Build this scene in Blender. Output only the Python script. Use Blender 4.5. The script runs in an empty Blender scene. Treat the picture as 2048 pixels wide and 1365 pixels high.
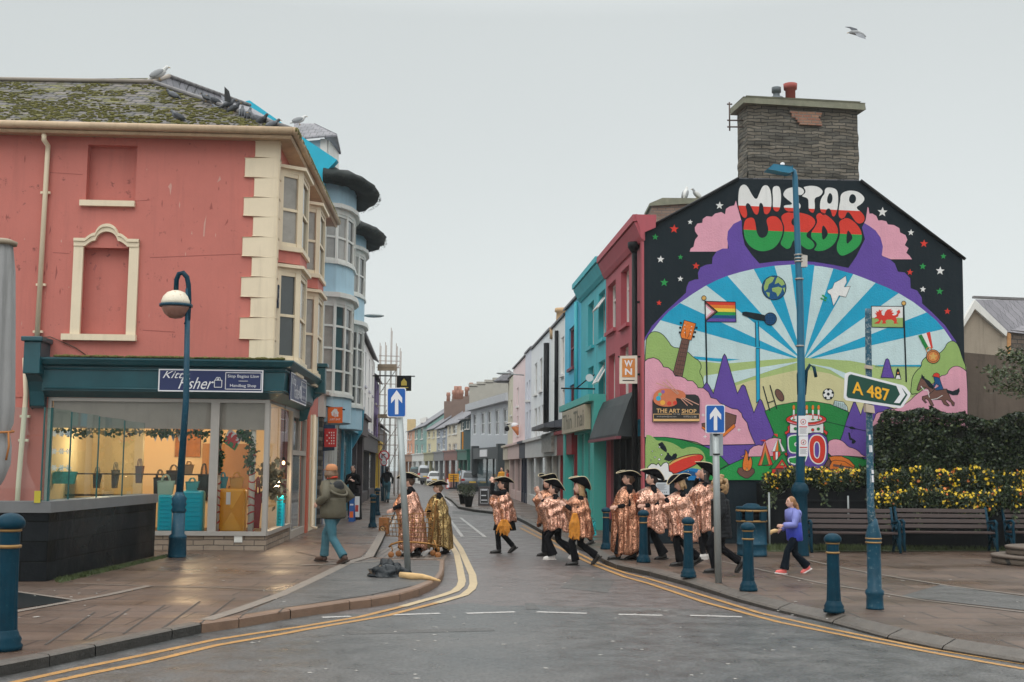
import bpy, bmesh, math, random
from mathutils import Vector as V, Matrix, noise
from mathutils.geometry import tessellate_polygon
random.seed(7)
R = math.radians
scn = bpy.context.scene
COL = scn.collection
FPX = 2400.0
CH = 1.9
cam_d = bpy.data.cameras.new('camera')
cam_d.sensor_width = 36; cam_d.lens = FPX / 2048 * 36
cam_d.clip_start = 0.1; cam_d.clip_end = 3000
cam = bpy.data.objects.new('camera', cam_d); COL.objects.link(cam)
CM = Matrix.Rotation(R(96.0), 3, 'X') @ Matrix.Rotation(R(0.5), 3, 'Z')
cam.matrix_world = Matrix.Translation((0, 0, CH)) @ CM.to_4x4()
scn.camera = cam
w = bpy.data.worlds.new('World'); scn.world = w; w.use_nodes = True
nt = w.node_tree; nt.nodes.clear()
out = nt.nodes.new('ShaderNodeOutputWorld')
add = nt.nodes.new('ShaderNodeAddShader')
b1 = nt.nodes.new('ShaderNodeBackground'); b2 = nt.nodes.new('ShaderNodeBackground')
sky = nt.nodes.new('ShaderNodeTexSky'); sky.sky_type = 'NISHITA'; sky.sun_disc = False
sky.sun_elevation = R(42); sky.sun_rotation = R(200)
hs = nt.nodes.new('ShaderNodeHueSaturation'); hs.inputs['Saturation'].default_value = 0.25
nt.links.new(sky.outputs[0], hs.inputs['Color']); nt.links.new(hs.outputs[0], b1.inputs[0]); b1.inputs[1].default_value = 0.05
tc = nt.nodes.new('ShaderNodeTexCoord'); sp = nt.nodes.new('ShaderNodeSeparateXYZ')
nt.links.new(tc.outputs['Generated'], sp.inputs[0])
rp = nt.nodes.new('ShaderNodeValToRGB'); e = rp.color_ramp.elements     # overcast cloud: brighter overhead
e[0].position = 0.0; e[0].color = (.37, .40, .39, 1)
e[1].position = 1.0; e[1].color = (2.35, 2.38, 2.32, 1)
for p, c in ((.14, (.455, .485, .465, 1)), (.36, (.455, .485, .47, 1)), (.52, (1.05, 1.10, 1.08, 1))):
 k = e.new(p); k.color = c
nt.links.new(sp.outputs['Z'], rp.inputs[0])
nz = nt.nodes.new('ShaderNodeTexNoise'); nz.inputs['Scale'].default_value = 1.6; nz.inputs['Detail'].default_value = 3
nt.links.new(tc.outputs['Generated'], nz.inputs['Vector'])
mr = nt.nodes.new('ShaderNodeMapRange'); mr.inputs['From Min'].default_value = .3; mr.inputs['From Max'].default_value = .7
mr.inputs['To Min'].default_value = .955; mr.inputs['To Max'].default_value = 1.04
nt.links.new(nz.outputs[0], mr.inputs[0]); nt.links.new(mr.outputs[0], b2.inputs[1]); nt.links.new(rp.outputs[0], b2.inputs[0])
nt.links.new(b1.outputs[0], add.inputs[0]); nt.links.new(b2.outputs[0], add.inputs[1]); nt.links.new(add.outputs[0], out.inputs[0])
sun_d = bpy.data.lights.new('sun', 'SUN'); sun_d.energy = 0.5; sun_d.angle = R(40); sun_d.color = (1, .965, .92)
sun = bpy.data.objects.new('sun', sun_d); COL.objects.link(sun)
sun.rotation_euler = (R(48), 0, R(-20))
scn.view_settings.view_transform = 'Standard'; scn.view_settings.look = 'None'
scn.view_settings.exposure = 0.0; scn.view_settings.gamma = 1
scn.cycles.max_bounces = 6; scn.cycles.transparent_max_bounces = 12
def ray(px, py):
 return (CM @ V(((px - 1024) / FPX, (682.5 - py) / FPX, -1))).normalized()
def P(px, py, Y):
 d = ray(px, py); return V((0, 0, CH)) + d * (Y / d.y)
def G(px, py, z=0.0):
 d = ray(px, py); t = (z - CH) / d.z; return V((0, 0, CH)) + d * t
def GX(px, Y, z=0.0):
 a = P(px, 900, Y); b = P(px, 1000, Y); t = (z - a.z) / (b.z - a.z); return a.lerp(b, t)
class Plane:   # a vertical facade plane; u runs along it, v is the outward normal
 def __init__(s, o, d, side=1):
  s.o = V((o[0], o[1], 0)); s.d = V((d[0], d[1], 0)).normalized(); s.n = V((s.d.y, -s.d.x, 0)) * side
 def uz(s, px, py, off=0.0):
  r = ray(px, py); o = s.o + s.n * off
  t = (o - V((0, 0, 0))).dot(s.n) / r.dot(s.n)
  q = V((0, 0, CH)) + r * t
  return (q - s.o).dot(s.d), q.z
 def pt(s, u, z, off=0.0):
  q = s.o + s.d * u + s.n * off; q = q.copy(); q.z = z; return q
def lin(c):
 c /= 255.0; return c / 12.92 if c <= .04045 else ((c + .055) / 1.055) ** 2.4
def C(r, g, b, k=1.0): return (min(lin(r) * k, .95), min(lin(g) * k, .95), min(lin(b) * k, .95), 1)
MATS = {}
def nodes(m):
 nt = m.node_tree; return nt, nt.nodes, nt.links
def setc(bs, k, v):
 if k in bs.inputs: bs.inputs[k].default_value = v
def M(name, col=(.5, .5, .5, 1), rough=.6, metal=0, var=.12, scale=2.0, bump=0.0, bscale=40.0, streak=0.0, streakcol=None, spec=.5, emit=0, emitcol=None, spots=0.0, spotcol=None, coat=0):
 if name in MATS: return MATS[name]
 m = bpy.data.materials.new(name); MATS[name] = m; m.use_nodes = True
 nt, N, L = nodes(m); bs = N['Principled BSDF']
 bs.inputs['Roughness'].default_value = rough; bs.inputs['Metallic'].default_value = metal
 setc(bs, 'Specular IOR Level', spec)
 if coat: setc(bs, 'Coat Weight', coat)
 tc = N.new('ShaderNodeTexCoord')
 n = N.new('ShaderNodeTexNoise'); n.inputs['Scale'].default_value = scale; n.inputs['Detail'].default_value = 6; n.inputs['Roughness'].default_value = .65
 L.new(tc.outputs['Object'], n.inputs['Vector'])
 mx = N.new('ShaderNodeMix'); mx.data_type = 'RGBA'
 mx.inputs[6].default_value = tuple(min(x * (1 - var * 1.8), 1) for x in col[:3]) + (1,)
 mx.inputs[7].default_value = tuple(min(x * (1 + var * 1.6), 1) for x in col[:3]) + (1,)
 L.new(n.outputs[0], mx.inputs[0]); cur = mx.outputs[2]
 if streak:
  mp = N.new('ShaderNodeMapping'); mp.inputs['Scale'].default_value = (5, 5, .35)
  L.new(tc.outputs['Object'], mp.inputs[0])
  n2 = N.new('ShaderNodeTexNoise'); n2.inputs['Scale'].default_value = 1.3; n2.inputs['Detail'].default_value = 7; n2.inputs['Roughness'].default_value = .7
  L.new(mp.outputs[0], n2.inputs['Vector'])
  r = N.new('ShaderNodeMapRange'); r.inputs[1].default_value = .5; r.inputs[2].default_value = .78; r.inputs[4].default_value = streak
  L.new(n2.outputs[0], r.inputs[0])
  m2 = N.new('ShaderNodeMix'); m2.data_type = 'RGBA'; m2.inputs[7].default_value = streakcol or tuple(x * .35 for x in col[:3]) + (1,)
  L.new(r.outputs[0], m2.inputs[0]); L.new(cur, m2.inputs[6]); cur = m2.outputs[2]
 if spots:
  n3 = N.new('ShaderNodeTexNoise'); n3.inputs['Scale'].default_value = scale * 6; n3.inputs['Detail'].default_value = 8; n3.inputs['Roughness'].default_value = .75
  L.new(tc.outputs['Object'], n3.inputs['Vector'])
  r = N.new('ShaderNodeMapRange'); r.inputs[1].default_value = .62 - spots * .12; r.inputs[2].default_value = .68 - spots * .08
  L.new(n3.outputs[0], r.inputs[0])
  m2 = N.new('ShaderNodeMix'); m2.data_type = 'RGBA'; m2.inputs[7].default_value = spotcol or (.5, .48, .42, 1)
  L.new(r.outputs[0], m2.inputs[0]); L.new(cur, m2.inputs[6]); cur = m2.outputs[2]
 L.new(cur, bs.inputs['Base Color'])
 if bump:
  nb = N.new('ShaderNodeTexNoise'); nb.inputs['Scale'].default_value = bscale; nb.inputs['Detail'].default_value = 4
  L.new(tc.outputs['Object'], nb.inputs['Vector'])
  bp = N.new('ShaderNodeBump'); bp.inputs['Strength'].default_value = bump; bp.inputs['Distance'].default_value = .02
  L.new(nb.outputs[0], bp.inputs['Height']); L.new(bp.outputs[0], bs.inputs['Normal'])
 if emit:
  bs.inputs['Emission Color'].default_value = emitcol or col; bs.inputs['Emission Strength'].default_value = emit
 return m
def brickmat(name, c1, c2, mortar, bw=.45, bh=.12, ms=.012, axes='xz', rough=.8, bump=.6, wob=.02, moss=0, mosscol=(.085, .095, .02, 1), squash=1.0, msmooth=.3, noisecol=.35, wet=0):
 if name in MATS: return MATS[name]
 m = bpy.data.materials.new(name); MATS[name] = m; m.use_nodes = True
 nt, N, L = nodes(m); bs = N['Principled BSDF']; bs.inputs['Roughness'].default_value = rough
 tc = N.new('ShaderNodeTexCoord'); s = N.new('ShaderNodeSeparateXYZ'); L.new(tc.outputs['Object'], s.inputs[0])
 cb = N.new('ShaderNodeCombineXYZ')
 L.new(s.outputs['xyz'.index(axes[0])], cb.inputs[0]); L.new(s.outputs['xyz'.index(axes[1])], cb.inputs[1])
 nw = N.new('ShaderNodeTexNoise'); nw.inputs['Scale'].default_value = 3; nw.inputs['Detail'].default_value = 5
 L.new(tc.outputs['Object'], nw.inputs['Vector'])
 vm = N.new('ShaderNodeVectorMath'); vm.operation = 'MULTIPLY_ADD'; vm.inputs[1].default_value = (wob * 4, wob * 4, 0)
 L.new(nw.outputs['Color'], vm.inputs[0]); L.new(cb.outputs[0], vm.inputs[2])
 b = N.new('ShaderNodeTexBrick'); b.inputs['Scale'].default_value = 1; b.inputs['Brick Width'].default_value = bw; b.inputs['Row Height'].default_value = bh
 b.inputs['Mortar Size'].default_value = ms; b.inputs['Mortar Smooth'].default_value = msmooth
 b.inputs['Color1'].default_value = c1; b.inputs['Color2'].default_value = c2; b.inputs['Mortar'].default_value = mortar
 L.new(vm.outputs[0], b.inputs['Vector'])
 n = N.new('ShaderNodeTexNoise'); n.inputs['Scale'].default_value = 5; n.inputs['Detail'].default_value = 8; n.inputs['Roughness'].default_value = .7
 L.new(tc.outputs['Object'], n.inputs['Vector'])
 r = N.new('ShaderNodeMapRange'); r.inputs[3].default_value = 1 - noisecol; r.inputs[4].default_value = 1 + noisecol; L.new(n.outputs[0], r.inputs[0])
 mm = N.new('ShaderNodeVectorMath'); mm.operation = 'SCALE'; L.new(b.outputs['Color'], mm.inputs[0]); L.new(r.outputs[0], mm.inputs['Scale'])
 cur = mm.outputs[0]
 bh_ = N.new('ShaderNodeMath'); bh_.operation = 'MULTIPLY_ADD'; bh_.inputs[1].default_value = -1.2
 L.new(b.outputs['Fac'], bh_.inputs[0]); L.new(n.outputs[0], bh_.inputs[2]); hgt = bh_.outputs[0]
 if moss:
  n3 = N.new('ShaderNodeTexNoise'); n3.inputs['Scale'].default_value = 2.2; n3.inputs['Detail'].default_value = 9; n3.inputs['Roughness'].default_value = .78
  mp = N.new('ShaderNodeMapping'); mp.inputs['Scale'].default_value = (1, 2.2, 2.2); L.new(tc.outputs['Object'], mp.inputs[0]); L.new(mp.outputs[0], n3.inputs['Vector'])
  r3 = N.new('ShaderNodeMapRange'); r3.inputs[1].default_value = .60 - moss * .16; r3.inputs[2].default_value = .64 - moss * .12; L.new(n3.outputs[0], r3.inputs[0])
  mx = N.new('ShaderNodeMix'); mx.data_type = 'RGBA'; L.new(r3.outputs[0], mx.inputs[0]); L.new(cur, mx.inputs[6]); mx.inputs[7].default_value = mosscol
  nn = N.new('ShaderNodeTexNoise'); nn.inputs['Scale'].default_value = 22; nn.inputs['Detail'].default_value = 5; L.new(tc.outputs['Object'], nn.inputs['Vector'])
  m3 = N.new('ShaderNodeMix'); m3.data_type = 'RGBA'; m3.inputs[6].default_value = tuple(x * .35 for x in mosscol[:3]) + (1,); m3.inputs[7].default_value = tuple(x * 1.7 for x in mosscol[:3]) + (1,)
  L.new(nn.outputs[0], m3.inputs[0]); L.new(m3.outputs[2], mx.inputs[7]); cur = mx.outputs[2]
  ad = N.new('ShaderNodeMath'); ad.operation = 'ADD'; L.new(hgt, ad.inputs[0]); L.new(r3.outputs[0], ad.inputs[1]); hgt = ad.outputs[0]
 L.new(cur, bs.inputs['Base Color'])
 bp = N.new('ShaderNodeBump'); bp.inputs['Strength'].default_value = bump; bp.inputs['Distance'].default_value = .03
 L.new(hgt, bp.inputs['Height']); L.new(bp.outputs[0], bs.inputs['Normal'])
 if wet:
  n4 = N.new('ShaderNodeTexNoise'); n4.inputs['Scale'].default_value = .55; n4.inputs['Detail'].default_value = 6; L.new(tc.outputs['Object'], n4.inputs['Vector'])
  r4 = N.new('ShaderNodeMapRange'); r4.inputs[1].default_value = .4; r4.inputs[2].default_value = .62; r4.inputs[3].default_value = rough; r4.inputs[4].default_value = wet
  L.new(n4.outputs[0], r4.inputs[0]); L.new(r4.outputs[0], bs.inputs['Roughness'])
 return m
def glassmat(name='shop_glass', tint=(.9, .95, .95, 1), refl=1.0, alpha=.0):
 if name in MATS: return MATS[name]
 m = bpy.data.materials.new(name); MATS[name] = m; m.use_nodes = True
 nt, N, L = nodes(m); N.clear()
 o = N.new('ShaderNodeOutputMaterial'); tr = N.new('ShaderNodeBsdfTransparent'); tr.inputs[0].default_value = tint
 gl = N.new('ShaderNodeBsdfGlossy'); gl.inputs['Roughness'].default_value = .02; gl.inputs[0].default_value = (.9, .95, .95, 1)
 fr = N.new('ShaderNodeFresnel'); fr.inputs[0].default_value = 1.5
 ml = N.new('ShaderNodeMath'); ml.operation = 'MULTIPLY_ADD'; ml.inputs[1].default_value = refl; ml.inputs[2].default_value = alpha; L.new(fr.outputs[0], ml.inputs[0])
 mx = N.new('ShaderNodeMixShader'); L.new(ml.outputs[0], mx.inputs[0]); L.new(tr.outputs[0], mx.inputs[1]); L.new(gl.outputs[0], mx.inputs[2]); L.new(mx.outputs[0], o.inputs[0])
 return m
ORG = {}
def thing(name, label, cat, loc=(0, 0, 0), group=None, rz=0.0, local=False):
 o = bpy.data.objects.new(name, None); COL.objects.link(o); o.location = loc; o.rotation_euler = (0, 0, rz); o.empty_display_size = .2
 o['label'] = label; o['category'] = cat
 if group: o['group'] = group
 ORG[o.name] = V((0, 0, 0)) if local else V(loc)
 return o
def tag(o, label=None, cat=None, group=None, kind=None):
 if label: o['label'] = label
 if cat: o['category'] = cat
 if group: o['group'] = group
 if kind: o['kind'] = kind
 return o
class MB:
 def __init__(s): s.v = []; s.f = []; s.m = []; s.s = []
 def add(s, vs, fs, m=0, sm=False):
  b = len(s.v); s.v += [tuple(x) for x in vs]
  for f in fs: s.f.append([b + i for i in f]); s.m.append(m); s.s.append(sm)
  return s
 def box(s, c, d, rz=0, m=0, tilt=None):
  c = V(c); hx, hy, hz = d[0] / 2, d[1] / 2, d[2] / 2
  mt = Matrix.Rotation(rz, 3, 'Z')
  if tilt is not None: mt = mt @ tilt
  vs = [c + mt @ V((x, y, z)) for x in (-hx, hx) for y in (-hy, hy) for z in (-hz, hz)]
  return s.add(vs, [(0, 1, 3, 2), (4, 6, 7, 5), (0, 4, 5, 1), (2, 3, 7, 6), (0, 2, 6, 4), (1, 5, 7, 3)], m)
 def b2(s, x0, y0, z0, x1, y1, z1, m=0): return s.box(((x0 + x1) / 2, (y0 + y1) / 2, (z0 + z1) / 2), (abs(x1 - x0), abs(y1 - y0), abs(z1 - z0)), 0, m)
 def pbox(s, pl, u0, u1, z0, z1, o0, o1, m=0):     # box in a facade plane's coordinates
  vs = [pl.pt(u, z, o) for u in (u0, u1) for o in (o0, o1) for z in (z0, z1)]
  return s.add(vs, [(0, 1, 3, 2), (4, 6, 7, 5), (0, 4, 5, 1), (2, 3, 7, 6), (0, 2, 6, 4), (1, 5, 7, 3)], m)
 def poly(s, pts, m=0):
  pts = [V(p) for p in pts]
  return s.add(pts, [list(t) for t in tessellate_polygon([pts])], m)
 def ext(s, pts, vec, m=0):    # closed prism
  pts = [V(p) for p in pts]; n = len(pts); vec = V(vec)
  t = [list(x) for x in tessellate_polygon([pts])]
  s.add(pts + [p + vec for p in pts], t + [[i + n for i in reversed(x)] for x in t] + [[i, (i + 1) % n, (i + 1) % n + n, i + n] for i in range(n)], m)
  return s
 def tube(s, pts, rad, n=8, m=0, sm=True, cap=True, flat=1.0, up=None):
  pts = [V(p) for p in pts]; k = len(pts)
  if not hasattr(rad, '__len__'): rad = [rad] * k
  vs = []; fs = []; prev = None
  for i, p in enumerate(pts):
   t = (pts[min(i + 1, k - 1)] - pts[max(i - 1, 0)])
   t = t.normalized() if t.length > 1e-9 else V((0, 0, 1))
   if prev is None:
    a = V(up) if up else (V((0, 0, 1)) if abs(t.z) < .9 else V((1, 0, 0)))
    x = (a - t * a.dot(t)).normalized()
   else:
    x = prev - t * prev.dot(t); x = x.normalized() if x.length > 1e-6 else prev
   prev = x; y = t.cross(x); r = rad[i]
   for j in range(n):
    a = 2 * math.pi * j / n; vs.append(p + x * (math.cos(a) * r) + y * (math.sin(a) * r * flat))
  for i in range(k - 1):
   for j in range(n):
    j2 = (j + 1) % n; fs.append([i * n + j, i * n + j2, (i + 1) * n + j2, (i + 1) * n + j])
  if cap: fs.append(list(range(n))[::-1]); fs.append([(k - 1) * n + j for j in range(n)])
  return s.add(vs, fs, m, sm)
 def lathe(s, c, prof, n=16, m=0, sm=True, sx=1, sy=1, a0=0, a1=2 * math.pi):
  c = V(c); vs = []; fs = []; full = abs(a1 - a0 - 2 * math.pi) < 1e-6; nn = n if full else n + 1
  for r, z in prof:
   for j in range(nn):
    a = a0 + (a1 - a0) * j / n; vs.append(c + V((math.cos(a) * r * sx, math.sin(a) * r * sy, z)))
  for i in range(len(prof) - 1):
   for j in range(n):
    j2 = (j + 1) % nn; fs.append([i * nn + j, i * nn + j2, (i + 1) * nn + j2, (i + 1) * nn + j])
  if full:
   if prof[0][0] > 1e-4: fs.append(list(range(nn))[::-1])
   if prof[-1][0] > 1e-4: fs.append([(len(prof) - 1) * nn + j for j in range(nn)])
  return s.add(vs, fs, m, sm)
 def ell(s, c, r, n=12, m=0, rot=None):
  c = V(c); vs = []; fs = []; h = n // 2
  for i in range(h + 1):
   a = math.pi * i / h
   for j in range(n):
    b = 2 * math.pi * j / n; q = V((math.sin(a) * math.cos(b) * r[0], math.sin(a) * math.sin(b) * r[1], math.cos(a) * r[2]))
    vs.append(c + (rot @ q if rot else q))
  for i in range(h):
   for j in range(n):
    j2 = (j + 1) % n; fs.append([i * n + j, (i + 1) * n + j, (i + 1) * n + j2, i * n + j2])
  return s.add(vs, fs, m, True)
 def build(s, name, mats, parent=None, org=None, bevel=0, solid=0, remesh=0, sub=0, weld=False):
  if not isinstance(mats, (list, tuple)): mats = [mats]
  if parent is not None: og = ORG[parent.name]
  elif org is not None: og = V(org)
  else:
   xs = [v[0] for v in s.v]; ys = [v[1] for v in s.v]; zs = [v[2] for v in s.v]
   og = V(((min(xs) + max(xs)) / 2, (min(ys) + max(ys)) / 2, min(zs)))
  me = bpy.data.meshes.new(name)
  me.from_pydata([(v[0] - og.x, v[1] - og.y, v[2] - og.z) for v in s.v], [], s.f)
  for x in mats: me.materials.append(x)
  me.polygons.foreach_set('material_index', s.m); me.polygons.foreach_set('use_smooth', s.s); me.update()
  o = bpy.data.objects.new(name, me); COL.objects.link(o)
  if weld:
   bm = bmesh.new(); bm.from_mesh(me); bmesh.ops.remove_doubles(bm, verts=bm.verts, dist=1e-4); bmesh.ops.recalc_face_normals(bm, faces=bm.faces); bm.to_mesh(me); bm.free()
  if parent is not None: o.parent = parent; ORG[o.name] = og
  else: o.location = og; ORG[o.name] = og
  if bevel:
   b = o.modifiers.new('b', 'BEVEL'); b.width = bevel; b.segments = 2; b.limit_method = 'ANGLE'; b.angle_limit = R(50)
  if solid:
   b = o.modifiers.new('s', 'SOLIDIFY'); b.thickness = solid; b.offset = 0
  if remesh:
   b = o.modifiers.new('r', 'REMESH'); b.mode = 'VOXEL'; b.voxel_size = remesh; b.use_smooth_shade = True
   q = o.modifiers.new('q', 'SMOOTH'); q.factor = .5; q.iterations = 3
  if sub:
   q = o.modifiers.new('u', 'SUBSURF'); q.levels = sub; q.render_levels = sub
  return o
def copy_tree(o, parent=None):
 c = o.copy(); COL.objects.link(c)
 if parent: c.parent = parent
 for ch in [x for x in bpy.data.objects if x.parent == o]: copy_tree(ch, c)
 return c
def text_tris(txt, size=1.0, ext=0, shear=0, bold=0, spacing=1.0, res=3, align='CENTER'):
 cu = bpy.data.curves.new('t', 'FONT'); cu.body = txt; cu.size = size; cu.shear = shear; cu.offset = bold; cu.space_character = spacing
 cu.resolution_u = res; cu.align_x = align; cu.align_y = 'CENTER'; cu.fill_mode = 'FRONT'
 ob = bpy.data.objects.new('t', cu); me = ob.to_mesh()
 vs = [tuple(v.co) for v in me.vertices]; fs = [list(p.vertices) for p in me.polygons]
 ob.to_mesh_clear(); bpy.data.objects.remove(ob); bpy.data.curves.remove(cu); return vs, fs
def put_text(mb, txt, o, ux, uz, width=None, height=None, m=0, **kw):   # o centre, ux right, uz up
 vs, fs = text_tris(txt, **kw)
 if not vs: return
 x0 = min(v[0] for v in vs); x1 = max(v[0] for v in vs); y0 = min(v[1] for v in vs); y1 = max(v[1] for v in vs)
 sx = width / (x1 - x0) if width else None; sy = height / (y1 - y0) if height else sx
 if sx is None: sx = sy
 o = V(o); ux = V(ux); uz = V(uz)
 mb.add([o + ux * ((v[0] - (x0 + x1) / 2) * sx) + uz * ((v[1] - (y0 + y1) / 2) * sy) for v in vs], fs, m)
def rot2(d): return V((d[0], d[1], 0)).normalized()
WHITE = M('white_paint', C(222, 220, 214), .5, var=.06, streak=.25, streakcol=(.3, .28, .25, 1))
CREAM = M('cream_paint', C(228, 212, 184), .55, var=.06, scale=1.5, streak=.25, streakcol=(.33, .26, .18, 1))
BLACK = M('black_paint', (.006, .007, .009, 1), .5, spec=.2)
DARKIN = M('dark_interior', (.02, .02, .02, 1), .8)
PANE = M('window_pane', (.05, .058, .06, 1), .06, var=.3, scale=.8, spec=.9)
PANEL = M('window_pane_net', (.33, .32, .30, 1), .15, var=.25, scale=2, spec=.8)
SLATE = brickmat('roof_slate', (.085, .085, .095, 1), (.13, .125, .14, 1), (.03, .03, .035, 1), .32, .16, .01, 'xy', .5, .5, .006)
NAVYW = M('worn_navy_paint', (.004, .055, .095, 1), .42, var=.3, scale=3, spots=.35, spotcol=(.10, .17, .20, 1), spec=.3)
GOLD = M('gold_band', (.34, .2, .07, 1), .4, metal=.4)
GREY = M('galvanised_steel', (.33, .36, .36, 1), .4, metal=.35, var=.15, scale=5)
# ================================================================ ground
def asphalt(name, c1, c2, rough=.38):
 m = bpy.data.materials.new(name); MATS[name] = m; m.use_nodes = True
 nt, N, L = nodes(m); bs = N['Principled BSDF']
 tc = N.new('ShaderNodeTexCoord')
 def nzz(s, d, r=.6):
  n = N.new('ShaderNodeTexNoise'); n.inputs['Scale'].default_value = s; n.inputs['Detail'].default_value = d; n.inputs['Roughness'].default_value = r
  L.new(tc.outputs['Object'], n.inputs['Vector']); return n.outputs[0]
 a = nzz(.35, 5); g = nzz(34, 5, .85); f = nzz(2.5, 8, .7)
 mx = N.new('ShaderNodeMix'); mx.data_type = 'RGBA'; mx.inputs[6].default_value = c1; mx.inputs[7].default_value = c2
 r = N.new('ShaderNodeMapRange'); r.inputs[1].default_value = .38; r.inputs[2].default_value = .62; L.new(a, r.inputs[0]); L.new(r.outputs[0], mx.inputs[0])
 r2 = N.new('ShaderNodeMapRange'); r2.inputs[1].default_value = .37; r2.inputs[2].default_value = .63; r2.inputs[3].default_value = .25; r2.inputs[4].default_value = 1.95; L.new(g, r2.inputs[0])
 r3 = N.new('ShaderNodeMapRange'); r3.inputs[1].default_value = .3; r3.inputs[2].default_value = .7; r3.inputs[3].default_value = .62; r3.inputs[4].default_value = 1.38; L.new(f, r3.inputs[0])
 mu = N.new('ShaderNodeMath'); mu.operation = 'MULTIPLY'; L.new(r2.outputs[0], mu.inputs[0]); L.new(r3.outputs[0], mu.inputs[1])
 sc = N.new('ShaderNodeVectorMath'); sc.operation = 'SCALE'; L.new(mx.outputs[2], sc.inputs[0]); L.new(mu.outputs[0], sc.inputs['Scale']); L.new(sc.outputs[0], bs.inputs['Base Color'])
 r4 = N.new('ShaderNodeMapRange'); r4.inputs[1].default_value = .35; r4.inputs[2].default_value = .65; r4.inputs[3].default_value = rough - .12; r4.inputs[4].default_value = rough + .15; L.new(f, r4.inputs[0]); L.new(r4.outputs[0], bs.inputs['Roughness'])
 bp = N.new('ShaderNodeBump'); bp.inputs['Strength'].default_value = .5; bp.inputs['Distance'].default_value = .008; L.new(g, bp.inputs['Height']); L.new(bp.outputs[0], bs.inputs['Normal'])
 return m
ASPH = asphalt('asphalt_wet', (.056, .058, .059, 1), (.078, .075, .073, 1))
ASPHP = asphalt('asphalt_purple', (.078, .066, .064, 1), (.098, .083, .080, 1), .42)
ASPHD = asphalt('asphalt_dark', (.060, .057, .055, 1), (.072, .069, .066, 1), .5)
KERB = M('granite_kerb', (.10, .085, .072, 1), .5, var=.3, scale=8, bump=.3)
KERBB = M('buff_kerb', (.19, .115, .075, 1), .45, var=.25, scale=4, bump=.2)
SLAB = brickmat('paving_slabs', (.084, .056, .042, 1), (.125, .082, .060, 1), (.026, .02, .017, 1), .95, .62, .016, 'xy', .56, .25, .004, noisecol=.5, wet=.27)
SLABL = M('pale_paving_strip', (.20, .17, .145, 1), .5, var=.25, scale=10, bump=.2)
YEL = M('yellow_road_paint', (.42, .215, .055, 1), .55, var=.25, scale=4, spots=.75, spotcol=(.14, .10, .07, 1))
YELP = M('pale_yellow_road_paint', (.46, .35, .20, 1), .5, var=.15, scale=4, spots=.3, spotcol=(.16, .13, .1, 1))
WLINE = M('white_road_paint', (.46, .44, .42, 1), .5, var=.2, scale=6, spots=.9, spotcol=(.12, .11, .10, 1))
b = MB(); b.add([(-900, -60, 0), (900, -60, 0), (900, 1800, 0), (-900, 1800, 0)], [(0, 1, 2, 3)])
tag(b.build('ground', ASPHD, org=(0, 0, 0)), kind='structure').location.z = -.02
b = MB(); b.add([(-40, -30, 0), (40, -30, 0), (40, 420, 0), (-40, 420, 0)], [(0, 1, 2, 3)])
tag(b.build('road', ASPHP, org=(0, 0, 0)), kind='structure')
pts = [G(x, y, .004) for x, y in ((640, 1229), (760, 1228), (930, 1206), (1000, 1212), (1080, 1211), (1190, 1215), (1320, 1216), (1440, 1222), (1560, 1236))]
b = MB(); b.poly([(-38, pts[0].y - .8, .004)] + pts + [(38, pts[-1].y - 3, .004), (38, -28, .004), (-38, -28, .004)])
tag(b.build('main_road', ASPH, org=(0, 0, 0)), kind='structure')
def pave(name, edge, back, mat, z=.12, kmat=KERB, kw=.16, zf=None):
 e = [G(x, y, zf(x) if zf else z) for x, y in edge]
 b = MB(); n = len(e)
 inn = []
 for i in range(n):
  t = (e[min(i + 1, n - 1)] - e[max(i - 1, 0)]).normalized(); q = e[i] + V((-t.y, t.x, 0)) * kw; q.z = z; inn.append(q)
 poly = inn + [V((x, y, z)) for x, y in back]
 b.poly([V((p.x, p.y, z - .004)) for p in poly])
 o = tag(b.build(name, mat, org=(0, 0, 0)), kind='structure')
 ks = {}
 for i in range(n - 1):
  L_ = (e[i + 1] - e[i]).length; k = max(1, round(L_ / .9)) if L_ < 30 else 30
  mm = kmat(i) if callable(kmat) else kmat
  kb = ks.setdefault(mm.name, (MB(), [mm, mm if mm is KERBB else M('kerb_face_shade_grime', (.035, .032, .028, 1), .6, var=.5, scale=6, bump=.5)]))[0]  # road face coloured darker than the kerb top: painted-in shade along with grime
  for j in range(k):
   a = j / k + .008 / k; c = (j + 1) / k - .008 / k
   p0, p1, q0, q1 = e[i].lerp(e[i + 1], a), e[i].lerp(e[i + 1], c), inn[i].lerp(inn[i + 1], a), inn[i].lerp(inn[i + 1], c)
   dz0 = V((0, 0, -p0.z - .01)); dz = V((0, 0, -p1.z - .01)); ch = V((0, 0, -.018)); o0 = p0.lerp(q0, .12); o1 = p1.lerp(q1, .12)
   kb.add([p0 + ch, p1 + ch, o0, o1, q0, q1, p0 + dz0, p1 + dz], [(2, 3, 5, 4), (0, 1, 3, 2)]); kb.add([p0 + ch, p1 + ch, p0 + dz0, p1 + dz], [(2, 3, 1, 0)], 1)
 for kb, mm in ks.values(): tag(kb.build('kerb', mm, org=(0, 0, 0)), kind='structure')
 return e
LEFT = [(-260, 1368), (-120, 1350), (0, 1328), (100, 1309), (191, 1290), (345, 1258), (403, 1246), (478, 1236), (581, 1219), (700, 1201.6), (743, 1197), (800, 1187), (839, 1176), (862, 1166), (877, 1157), (885, 1147), (888, 1138), (889, 1119)]
LEFT2 = [(745, 1115), (762, 1082), (775, 1055), (790, 1022), (803, 990), (812, 972)]
zk = .12
e1 = pave('pavement', LEFT + LEFT2, [(-9.5, 75), (-40, 75), (-40, 6)], SLAB, kmat=lambda i: KERBB if 6 <= i <= 17 else KERB)
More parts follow.
